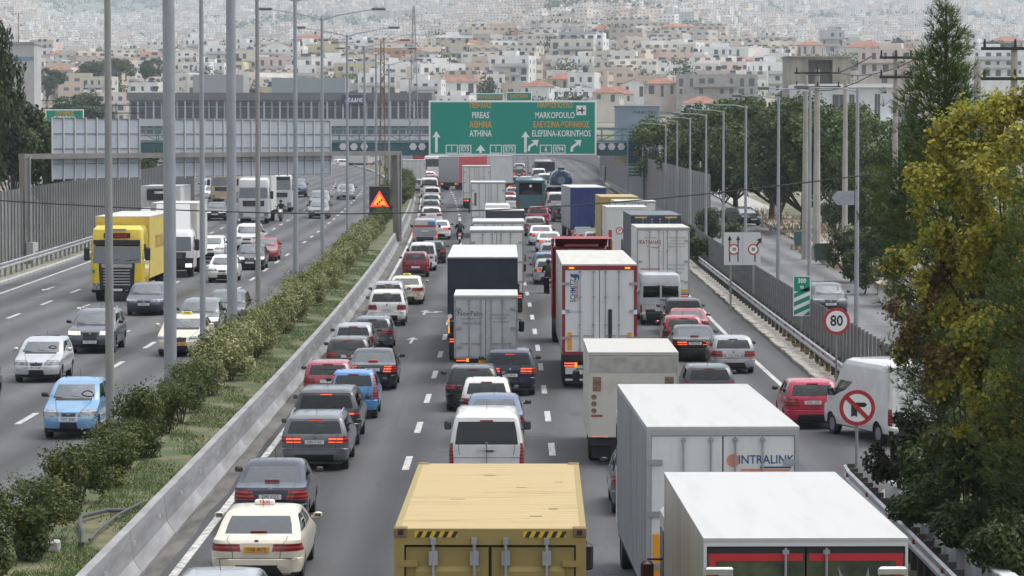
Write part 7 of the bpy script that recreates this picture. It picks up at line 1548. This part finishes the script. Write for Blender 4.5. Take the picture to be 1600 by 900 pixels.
# hand placed ones: left, right, top, base (photo), distance, colour, roof, words
HP = [(275, 312, 76, 100, 1250, 'white', 'gable', 'white house with a red gable left of the second thick pole'), (312, 362, 74, 106, 1220, 'white', 'flat', 'white flat roofed block between the two thick poles'), (200, 240, 98, 124, 1150, 'cream', 'flat', 'cream windowless block above the left end of the office building'), (212, 252, 84, 98, 1350, 'cream', 'hip', 'small house with a red hip roof left of the thickest pole'), (78, 113, 104, 128, 1080, 'grey', 'hip', 'grey house with a red roof among the trees at the far left'), (242, 285, 100, 138, 1120, 'cream', 'flat', 'cream block hidden by the thickest pole'), (297, 313, 96, 120, 1140, 'yellow', 'flat', 'narrow yellow block left of the slim pole'),
 (405, 462, 70, 94, 1300, 'white', 'gable', 'white house with a broad red roof right of the slim weathered pole'), (455, 506, 58, 76, 1420, 'grey', 'hip', 'house with a red roof behind the lamp post with the highest arms'), (478, 532, 72, 92, 1330, 'yellow', 'flat', 'yellow block behind the second double arm lamp post'), (404, 500, 92, 122, 1180, 'pale pink', 'flat', 'long pink and white block with balconies above the grey plant room'), (525, 592, 102, 142, 1050, 'yellow', 'flat', 'large pale yellow block left of the rusty mast'), (592, 660, 78, 100, 1330, 'orange', 'flat', 'brown orange block behind the mast'), (652, 722, 84, 106, 1300, 'concrete', 'flat', 'raw concrete block right of the mast'), (745, 800, 95, 130, 1120, 'pale pink', 'flat', 'pink block with balconies above the green sign'), (680, 742, 58, 76, 1480, 'white', 'flat', 'white block high above the left part of the green sign'), (768, 806, 56, 78, 1480, 'yellow', 'hip', 'yellow house high above the middle of the green sign'), (625, 690, 128, 152, 960, 'white', 'flat', 'low white block just left of the green sign'), (690, 745, 122, 146, 980, 'white', 'hip', 'white house with a red roof touching the small green sign'), (560, 620, 118, 150, 980, 'white', 'flat', 'white flat block right of the blue lettered roof board'),
 (800, 818, 55, 72, 1500, 'orange', 'flat', 'small orange block left of the two dark trees'), (900, 946, 68, 88, 1420, 'pale pink', 'flat', 'pale pink block right of the big dark tree'), (968, 1000, 62, 80, 1450, 'white', 'gable', 'white gable house with a red roof above the green sign'), (1018, 1086, 72, 102, 1300, 'cream', 'flat', 'beige block with a wide balcony right of the sign'), (934, 1000, 80, 104, 1300, 'white', 'flat', 'long white block with dark windows above the sign'), (1000, 1019, 80, 98, 1330, 'orange', 'flat', 'narrow brown block between the white and the beige one'), (1088, 1170, 76, 102, 1320, 'white', 'flat', 'long plain white block on the ridge'), (1054, 1086, 56, 82, 1450, 'white', 'flat', 'tall white block on the ridge behind the beige one'), (1118, 1182, 60, 76, 1480, 'cream', 'flat', 'cream block along the ridge at the right'), (857, 925, 118, 142, 1000, 'yellow', 'hip', 'yellow house with a red hip roof above the aeroplane symbol'), (988, 1046, 98, 126, 1150, 'white', 'flat', 'plain white windowless block right of the sign'), (968, 1012, 126, 152, 960, 'white', 'gable', 'white house with a red gable roof above the blue warehouse'), (1010, 1058, 124, 152, 940, 'pale pink', 'hip', 'pink house with a red roof right of the gable house'), (1056, 1182, 120, 152, 930, 'concrete', 'flat', 'long unfinished brown concrete block above the pines'), (1168, 1202, 78, 106, 1280, 'white', 'flat', 'white block at the right end of the ridge'), (800, 860, 100, 125, 1150, 'pale pink', 'flat', 'low pink block above the right small sign'), (812, 858, 130, 150, 930, 'white', 'hip', 'white house with a low red roof just above the green sign'), (925, 968, 140, 160, 900, 'cream', 'hip', 'small cream house above the right corner of the green sign'),
 (1250, 1290, 66, 86, 1380, 'pale pink', 'hip', 'pink house with a red roof above the concrete shell'), (1280, 1318, 50, 84, 1400, 'grey', 'flat', 'grey block standing above the concrete shell'), (1200, 1232, 86, 122, 1150, 'white', 'flat', 'white block left of the concrete shell'), (1318, 1380, 68, 90, 1330, 'cream', 'hip', 'cream house with a red roof behind the insulator pole'), (1340, 1440, 80, 135, 900, 'pale pink', 'flat', 'large pink block behind the insulator pole'), (1500, 1600, 80, 120, 1000, 'white', 'flat', 'white block at the upper right behind the poles'), (1550, 1600, 60, 80, 1400, 'pale pink', 'hip', 'pink house with a red roof at the upper right edge'), (365, 402, 82, 110, 1220, 'cream', 'flat', 'cream block right of the second thick pole'), (20, 64, 150, 190, 420, 'white', 'flat', 'small white building under the dark pine at the left')]
for i, (x0, x1, yt, yb, Y, c_, rf_, lab) in enumerate(HP):
    w_ = (x1-x0)*Y/F; h_ = (yb-yt)*Y/F
    if rf_ != 'flat': h_ *= .75
    house(lab, wx((x0+x1)/2, Y), Y, wz(yb, Y), w_, max(8, w_*.7), max(2.8, h_), c_, rf_, 300+i, rng.uniform(-.25, .25) if w_ < 20 else rng.uniform(-.1, .1))
# the rest of the near slope
types = [('white', 'flat', 'white flat roofed house on the crowded slope'), ('cream', 'flat', 'cream flat roofed house on the crowded slope'), ('white', 'hip', 'white house with a red roof on the crowded slope'), ('pale pink', 'flat', 'pale pink flat roofed house on the crowded slope'), ('grey', 'flat', 'grey flat roofed house on the crowded slope'), ('cream', 'hip', 'cream house with a red roof on the crowded slope'), ('yellow', 'flat', 'yellow flat roofed house on the crowded slope')]
cnt = 0; slots = []
for r_i, Y in enumerate((760, 850, 930, 1010, 1090, 1165, 1240, 1310, 1380, 1450, 1520)):
    nx_ = 17+r_i
    for j in range(nx_): slots.append((Y+rng.uniform(-25, 25), (j+rng.uniform(.1, .9))/nx_*1700-50))
for Y, px in slots:
    X = wx(px, Y)
    if Y < 900 and not (840 < px < 1240 or px < 190): continue
    if rng.random() < .06: continue
    ti = rng.choices(range(7), (38, 22, 5, 16, 8, 4, 7))[0]; c_, rf_, lab = types[ti]; kk = rng.randrange(3)
    h_ = (5.8, 8.6, 6.4)[kk]; w_ = (11, 13, 16)[kk]
    r_ = house(lab, X, Y, elev(X, Y), w_, 10, h_, c_, rf_, 900+ti*3+kk, rng.uniform(-.5, .5), 'houses crowding the near slope', 'house', True, kk); s_ = rng.uniform(.6, 1.25); r_.scale = (s_*rng.uniform(.8, 1.2), s_, rng.uniform(.7, 1.2)); r_['category'] = 'house'; cnt += 1
# dark trees in the town
for k, (px, py, Y, wd_, lab) in enumerate(((828, 52, 1400, 1.0, 'dark tree left of the biggest tree on the ridge'), (882, 54, 1380, 1.6, 'biggest grey green tree on the ridge'), (755, 70, 1350, 1.0, 'dark tree above the middle of the green sign'), (680, 96, 1180, 1.0, 'round dark tree right of the concrete block'), (540, 92, 1150, 1.1, 'dark tree behind the yellow block'), (510, 98, 1160, 1.0, 'dark tree left of the yellow block'), (730, 112, 1120, .9, 'small dark tree by the pink block'), (1055, 108, 1150, .9, 'dark tree right of the plain white block'), (1135, 100, 1180, 1.3, 'wide dark tree above the unfinished block'), (1180, 104, 1180, 1.0, 'dark tree at the right end of the unfinished block'), (150, 97, 1050, 1.4, 'large dark tree left of the thickest pole'), (185, 92, 1080, 1.2, 'second large dark tree left of the thickest pole'), (75, 108, 1000, 1.4, 'grey green tree by the grey red roofed house'), (240, 92, 1100, .9, 'small dark tree right of the cream block'), (130, 148, 700, 1.2, 'dusty tree behind the smaller direction board'), (1345, 95, 1000, .8, 'dark tree behind the insulator pole'), (1560, 65, 1200, 1.4, 'dark tree at the upper right edge'), (1400, 60, 1500, .8, 'small dark tree left of the conifer top'), (870, 108, 1130, .8, 'dark tree left of the yellow house'), (780, 118, 1080, .9, 'dark tree below the pink block'), (1260, 130, 800, 1.2, 'dark tree left of the concrete shell'), (905, 150, 900, .8, 'dark tree above the sign corner'))):
    X = wx(px, Y); z = elev(X, Y); H = max(6, wz(py, Y)-z); H = min(H, 16); zb_ = wz(py, Y)-H; src = T_G[k % 3]
    r_ = broad_tree('town_tree', lab, X, Y, zb_, src, H/7.4, rng.uniform(0, 6)); r_.scale = (H/7.4*wd_, H/7.4*wd_, H/7.4)
# far town: too many and too small to count
def townmat():
    m = mat('far_town_wall', (.6, .6, .58), .9); t = m.node_tree; b = t.nodes['Principled BSDF']
    g_ = _n(t, 'ShaderNodeNewGeometry'); rp = _n(t, 'ShaderNodeValToRGB'); rp.color_ramp.interpolation = 'CONSTANT'; e = rp.color_ramp.elements
    cols = [(.74, .70, .65), (.66, .60, .54), (.70, .60, .49), (.58, .53, .50), (.64, .50, .41), (.78, .75, .71), (.50, .43, .37), (.68, .57, .46)]
    while len(e) < len(cols): e.new(.5)
    for i, c_ in enumerate(cols): e[i].position = i/len(cols); e[i].color = (*c_, 1)
    t.links.new(g_.outputs['Random Per Island'], rp.inputs[0])
    tc = _n(t, 'ShaderNodeTexCoord'); sp = _n(t, 'ShaderNodeSeparateXYZ'); t.links.new(tc.outputs['Object'], sp.inputs[0])
    fz = _n(t, 'ShaderNodeMath', operation='MULTIPLY_ADD'); fz.inputs[1].default_value = 1/3.1; t.links.new(sp.outputs[2], fz.inputs[0]); t.links.new(g_.outputs['Random Per Island'], fz.inputs[2])
    f1 = _n(t, 'ShaderNodeMath', operation='FRACT'); t.links.new(fz.outputs[0], f1.inputs[0]); l1 = _n(t, 'ShaderNodeMath', operation='LESS_THAN'); l1.inputs[1].default_value = .36; t.links.new(f1.outputs[0], l1.inputs[0])
    fx = _n(t, 'ShaderNodeMath', operation='MULTIPLY_ADD'); fx.inputs[1].default_value = 1/3.7; t.links.new(sp.outputs[0], fx.inputs[0]); t.links.new(g_.outputs['Random Per Island'], fx.inputs[2])
    f2 = _n(t, 'ShaderNodeMath', operation='FRACT'); t.links.new(fx.outputs[0], f2.inputs[0]); l2 = _n(t, 'ShaderNodeMath', operation='LESS_THAN'); l2.inputs[1].default_value = .48; t.links.new(f2.outputs[0], l2.inputs[0])
    sn = _n(t, 'ShaderNodeSeparateXYZ'); t.links.new(g_.outputs['Normal'], sn.inputs[0]); l3 = _n(t, 'ShaderNodeMath', operation='LESS_THAN'); l3.inputs[1].default_value = .5; t.links.new(sn.outputs[2], l3.inputs[0])
    m1 = _n(t, 'ShaderNodeMath', operation='MULTIPLY'); t.links.new(l1.outputs[0], m1.inputs[0]); t.links.new(l2.outputs[0], m1.inputs[1]); m2 = _n(t, 'ShaderNodeMath', operation='MULTIPLY'); t.links.new(m1.outputs[0], m2.inputs[0]); t.links.new(l3.outputs[0], m2.inputs[1])
    mx = _n(t, 'ShaderNodeMix', data_type='RGBA'); t.links.new(m2.outputs[0], mx.inputs[0]); t.links.new(rp.outputs[0], mx.inputs[6]); mx.inputs[7].default_value = (.20, .195, .20, 1); t.links.new(mx.outputs[2], b.inputs['Base Color'])
    return m
q = np.random.default_rng(5); Vs = []
unit = np.array([(-.5, -.5, 0), (.5, -.5, 0), (.5, .5, 0), (-.5, .5, 0), (-.5, -.5, 1), (.5, -.5, 1), (.5, .5, 1), (-.5, .5, 1)])
UF = np.array([(4, 5, 6, 7), (0, 1, 5, 4), (1, 2, 6, 5), (2, 3, 7, 6), (3, 0, 4, 7)])
NB = 23000
for i in range(NB):
    t = q.uniform(); Y = 2500+3900*t**.9; X = q.uniform(-.5, .5)*(Y*.42+60)
    u = X/(Y*.17)
    lim = 5900 if u > -.35 else 5900-(-.35-u)*1500
    wood = math.sin(X*.006+Y*.0021)+math.sin(Y*.0041-X*.0032+2)+math.sin(X*.017+1)*.4
    if Y > lim or (wood > 1.45): continue
    w_, d_ = q.uniform(8, 18), q.uniform(8, 14); h_ = q.choice([5, 7, 9, 12, 15, 18], p=[.15, .24, .26, .20, .11, .04]); a = q.uniform(-.6, .6)
    p = unit*np.array([w_, d_, h_+6]); p[:, 2] -= 6; c_, s_ = math.cos(a), math.sin(a); Vs.append(np.stack([p[:, 0]*c_-p[:, 1]*s_+X, p[:, 0]*s_+p[:, 1]*c_+Y, p[:, 2]+elev(X, Y)], 1))
    if q.uniform() < .4:
        pp = unit*np.array([3.5, 3.5, 2.6]); pp[:, 2] += h_; Vs.append(np.stack([pp[:, 0]+X, pp[:, 1]+Y, pp[:, 2]+elev(X, Y)], 1))
for i in range(420):
    Y = q.uniform(1000, 1600); X = q.uniform(-.5, .5)*(Y*.40); w_, d_ = q.uniform(9, 16), q.uniform(8, 12); h_ = q.choice([4, 6, 7, 9]); a = q.uniform(-.5, .5)
    p = unit*np.array([w_, d_, h_+6]); p[:, 2] -= 6; c_, s_ = math.cos(a), math.sin(a); Vs.append(np.stack([p[:, 0]*c_-p[:, 1]*s_+X, p[:, 0]*s_+p[:, 1]*c_+Y, p[:, 2]+elev(X, Y)], 1))
n = len(Vs); V_ = np.concatenate(Vs); F_ = (UF[None]+8*np.arange(n)[:, None, None]).reshape(-1, 4)
o = bpy.data.objects.new('distant_town', npmesh('distant_town', V_, F_, townmat())); link(o); tag(o, 'hazy mass of pale apartment blocks covering the distant hillside', 'town', None, 'stuff')
n = 170; Y = 900+680*q.uniform(size=n); X = q.uniform(-.5, .5, n)*(Y*.36); Z = np.array([elev(a, b) for a, b in zip(X, Y)]); sc_ = q.uniform(.6, 1.5, n)
P_ = np.repeat(np.stack([X, Y, Z+3.6*sc_], 1), 420, 0)+q.normal(size=(n*420, 3))*np.array([1.7, 1.7, 1.5])*np.repeat(sc_, 420)[:, None]; N_ = q.normal(size=P_.shape)+np.array([0, -.4, .8]); N_ /= np.linalg.norm(N_, axis=1)[:, None]
V_, F_ = leaf_quads(P_, N_, .62, 1.4); o = bpy.data.objects.new('garden_trees', npmesh('garden_trees', V_, F_, LV_GREEN)); link(o); tag(o, 'small dark garden trees dotted between the houses of the near slope', 'trees', None, 'stuff')
# trees scattered through the far town
n = 2600; Y = 2500+3600*q.uniform(size=n); X = q.uniform(-.5, .5, n)*(Y*.42); Z = np.array([elev(a, b) for a, b in zip(X, Y)])
P_ = np.repeat(np.stack([X, Y, Z+4], 1), 26, 0)+q.normal(size=(n*26, 3))*np.array([5, 4, 3.0]); N_ = q.normal(size=P_.shape)+np.array([0, -.5, .8]); N_ /= np.linalg.norm(N_, axis=1)[:, None]
V_, F_ = leaf_quads(P_, N_, 3.4, 1.3); o = bpy.data.objects.new('distant_trees', npmesh('distant_trees', V_, F_, LV_GREEN)); link(o); tag(o, 'dark trees scattered between the distant apartment blocks', 'trees', None, 'stuff')
# --- long grey office building left of the sign
OY = 800.0; GB_ = mat('office_grey', (.36, .37, .39), .7, var=.12, scale=.15); GD = mat('office_light', (.55, .56, .57), .7); GDK = mat('office_roof_grey', (.17, .165, .165), .8)
root = empty('office_building', (wx(435, OY), OY, 0), 0, 'long grey office building with window bands and a blue roof sign', 'building')
ox = lambda px: wx(px, OY)-wx(435, OY); oz = lambda py: wz(py, OY)
MB().box(ox(203), ox(672), 0, 30, 1, oz(146)-.01).build('core', GB_, root)
MB().box(ox(200), ox(675), -1.2, 32, oz(157), oz(145)).build('roof_fascia', GDK, root)
MB().box(ox(203), ox(672), -.8, -.01, oz(197), oz(186)).build('floor_band', GD, root); MB().box(ox(203), ox(672), -.8, -.01, oz(222), oz(210)).build('floor_band', GD, root); MB().box(ox(203), ox(672), -.8, -.01, oz(250), oz(236)).build('floor_band', GB_, root)
px = 206
while px < 668:
    for (a, b) in ((160, 166), (168, 185)): MB().box(ox(px), ox(px+9.2), -.15, -.004, oz(b), oz(a)).build('window', WIN, root)
    MB().box(ox(px), ox(px+9.2), -.15, -.004, oz(209), oz(198)).build('window', WIN, root)
    MB().box(ox(px-2.6), ox(px-.3), -.9, -.16, oz(186), oz(157.5)).build('fin', GB_ if (px//12) % 2 else GD, root); px += 12.3
MB().box(ox(425), ox(540), -.02, 20, oz(146), oz(122)).build('plant_room', mat('plant_grey', (.33, .36, .38), .7), root); MB().box(ox(301), ox(380), 2, 20, oz(146), oz(117)).build('plant_room', mat('plant_grey2', (.36, .37, .37), .7), root)
o = MB().box(ox(535), ox(573), -1.6, -1.25, oz(163), oz(149)).build('roof_sign', mat('sign_navy', (.02, .035, .10), .5), root); lettering('ΔΕΔΔΗΕ', 8.5*OY/F, SW, o, (ox(554), -1.63, oz(157)), .82, .04)
# --- blue grey warehouse, concrete shell, white modern building, grey tower
WY = 560.0; root = empty('warehouse', (wx(997, WY), WY, 0), 0, 'blue grey warehouse with dark letters right of the green sign', 'building'); hw = 33*WY/F
BG = mat('corrugated_blue', (.22, .30, .37), .6, var=.12, scale=.3)
MB().box(-hw, hw, 0, 14, 1, wz(166, WY)).build('walls', BG, root); MB().box(-hw-.3, hw+.3, -.3, 14.3, wz(166, WY)+.002, wz(164, WY)).build('roof', GD, root); lettering('ΑΠΟΘΗΚΗ ΞΥΛΕΙΑΣ', 6.5*WY/F, INK, root, (hw*.32, -.03, wz(176, WY)), .62, .02)
for i in range(13): MB().box(-hw+2*hw*i/13+.05, -hw+2*hw*i/13+.20, -.06, -.002, 1.2, wz(168, WY)).build('wall_rib', BG, root)
SY_ = 520.0; CS = mat('shell_concrete', (.36, .33, .28), .9, var=.35, scale=.5, stretch=(1, 1, .25)); root = empty('unfinished_building', (wx(1278, SY_), SY_, 0), 0, 'raw concrete shell with a square dark opening above the pines', 'building'); hw = 50*SY_/F; zt_, zb_ = wz(90, SY_), wz(135, SY_); o0, o1 = wx(1262, SY_)-wx(1278, SY_), wx(1300, SY_)-wx(1278, SY_); zo = wz(94, SY_)
MB().box(-hw, o0, 0, 8, zb_, zt_).build('wall', CS, root); MB().box(o1, hw, 0, 8, zb_, zt_).build('wall', CS, root); MB().box(o0, o1, 0, 8, zo, zt_).build('lintel', CS, root); MB().box(o0, o1, 4, 8, zb_, zo).build('back_wall', CS, root); MB().box(-hw-.3, hw+.3, -.4, 8.4, zt_+.002, zt_+.22).build('roof_slab', CS, root)
for i in range(6): xx = -hw+.4+i*1.9; MB().tube([(xx, .5, zt_), (xx, .5, zt_+1.5)], .04, 4).build('reinforcing_bar', CHAS, root)
MB().box(-hw, hw, .2, 8, 2, zb_-.002).build('lower_storey', CS, root)
SY2 = 430.0; root = empty('modern_building', (wx(1320, SY2), SY2, 0), 0, 'white modern building with tall dark windows behind the concrete poles', 'building'); hw = 75*SY2/F; zt_ = wz(137, SY2)
MB().box(-hw, hw, 0, 12, 2, zt_).build('walls', mat('modern_white', (.62, .65, .67), .6, var=.06, scale=.3), root); MB().box(-hw-.2, hw+.2, -.5, 12.2, zt_+.002, zt_+.5).build('roof_slab', SW, root)
for a, b, c_, d_ in ((1246, 1262, 150, 185), (1300, 1320, 148, 186), (1326, 1334, 148, 186), (1366, 1374, 147, 186), (1300, 1318, 198, 222), (1340, 1350, 200, 222)):
    f = MB().box(wx(a, SY2)-wx(1320, SY2), wx(b, SY2)-wx(1320, SY2), -.06, -.004, wz(d_, SY2), wz(c_, SY2)).build('window', WIN, root)
    MB().box(wx((a+b)/2, SY2)-wx(1320, SY2)-.05, wx((a+b)/2, SY2)-wx(1320, SY2)+.05, -.10, -.062, wz(d_, SY2), wz(c_, SY2)).build('mullion', GALV, f)
MB().box(-hw, hw, -1.4, -.0, wz(190, SY2), wz(187, SY2)).build('balcony_slab', SW, root)
TY = 400.0; root = empty('tower_building', (wx(34, TY), TY, 0), 0, 'grey windowless tower block with a blue band at the left', 'building'); hw = 21*TY/F
MB().box(-hw, hw, 0, 6, 1, wz(70, TY)).build('walls', WM['grey'], root); MB().box(-hw-.1, hw+.1, -.1, 6.1, wz(70, TY)+.002, wz(66, TY)).build('parapet', CONC, root); MB().box(-hw, hw, -.03, -.003, wz(95, TY), wz(89, TY)).build('blue_band', mat('band_blue', (.20, .30, .42), .6), root); MB().box(.3, .6, -.04, -.003, wz(110, TY), wz(100, TY)).build('window', WIN, root)
MB().tube([(-.4, 1, wz(66, TY)), (-.4, 1, wz(20, TY))], .05, 5).build('aerial', CHAS, root)
# rusty lattice mast and a pylon
root = empty('lattice_mast', (wx(598, 300), 300, gz(300)+.5), 0, 'rust brown lattice mast left of the yellow bridge pier', 'mast'); RM = mat('rusty_steel', (.20, .13, .08), .8, var=.4, scale=3); h_ = wz(62, 300)-gz(300)-.5
for a, b in ((-.3, -.3), (.3, -.3), (.3, .3), (-.3, .3)): MB().tube([(a, b, 0), (a*.5, b*.5, h_)], .05, 5).build('corner_leg', RM, root)
for i in range(26):
    t0, t1 = i/26, (i+1)/26; s0, s1 = .3*(1-.5*t0), .3*(1-.5*t1); sg = 1 if i % 2 else -1
    MB().tube([(-s0*sg, -s0, h_*t0), (s1*sg, -s1, h_*t1)], .03, 4).build('lattice_bar', RM, root); MB().tube([(s0, -s0*sg, h_*t0), (s1, s1*sg, h_*t1)], .03, 4).build('lattice_bar', RM, root)
root = empty('pylon', (wx(647, 620), 620, 5), 0, 'thin steel pylon behind the row of lamp posts', 'mast'); h_ = wz(10, 620)-5
for a in (-1, 1): MB().tube([(a*1.0, 0, 0), (a*.15, 0, h_)], .10, 4).build('leg', GALV, root)
for i in range(14):
    t0, t1 = i/14, (i+1)/14; sg = 1 if i % 2 else -1; MB().tube([(-sg*(1-.85*t0), 0, h_*t0), (sg*(1-.85*t1), 0, h_*t1)], .06, 4).build('lattice_bar', GALV, root)
for zc_ in (.70, .80, .90): MB().tube([(-3.2, 0, h_*zc_), (0, 0, h_*zc_+.5), (3.2, 0, h_*zc_)], .08, 4).build('cross_arm', GALV, root)
# ------------------------------------------------------------------ air
m = bpy.data.materials.new('haze_air'); m.use_nodes = True; t = m.node_tree; t.nodes.clear(); o_ = _n(t, 'ShaderNodeOutputMaterial'); pv = _n(t, 'ShaderNodeVolumePrincipled')
pv.inputs['Color'].default_value = (.76, .88, 1.0, 1); pv.inputs['Density'].default_value = HAZE; pv.inputs['Anisotropy'].default_value = 0.2
t.links.new(pv.outputs[0], o_.inputs['Volume'])
hz = MB().box(-7000, 7000, -60, 14500, -3.5, 1400).build('haze', m); hz['kind'] = 'stuff'; hz['label'] = 'thin pale haze in the air over the town'
hz['category'] = 'haze'
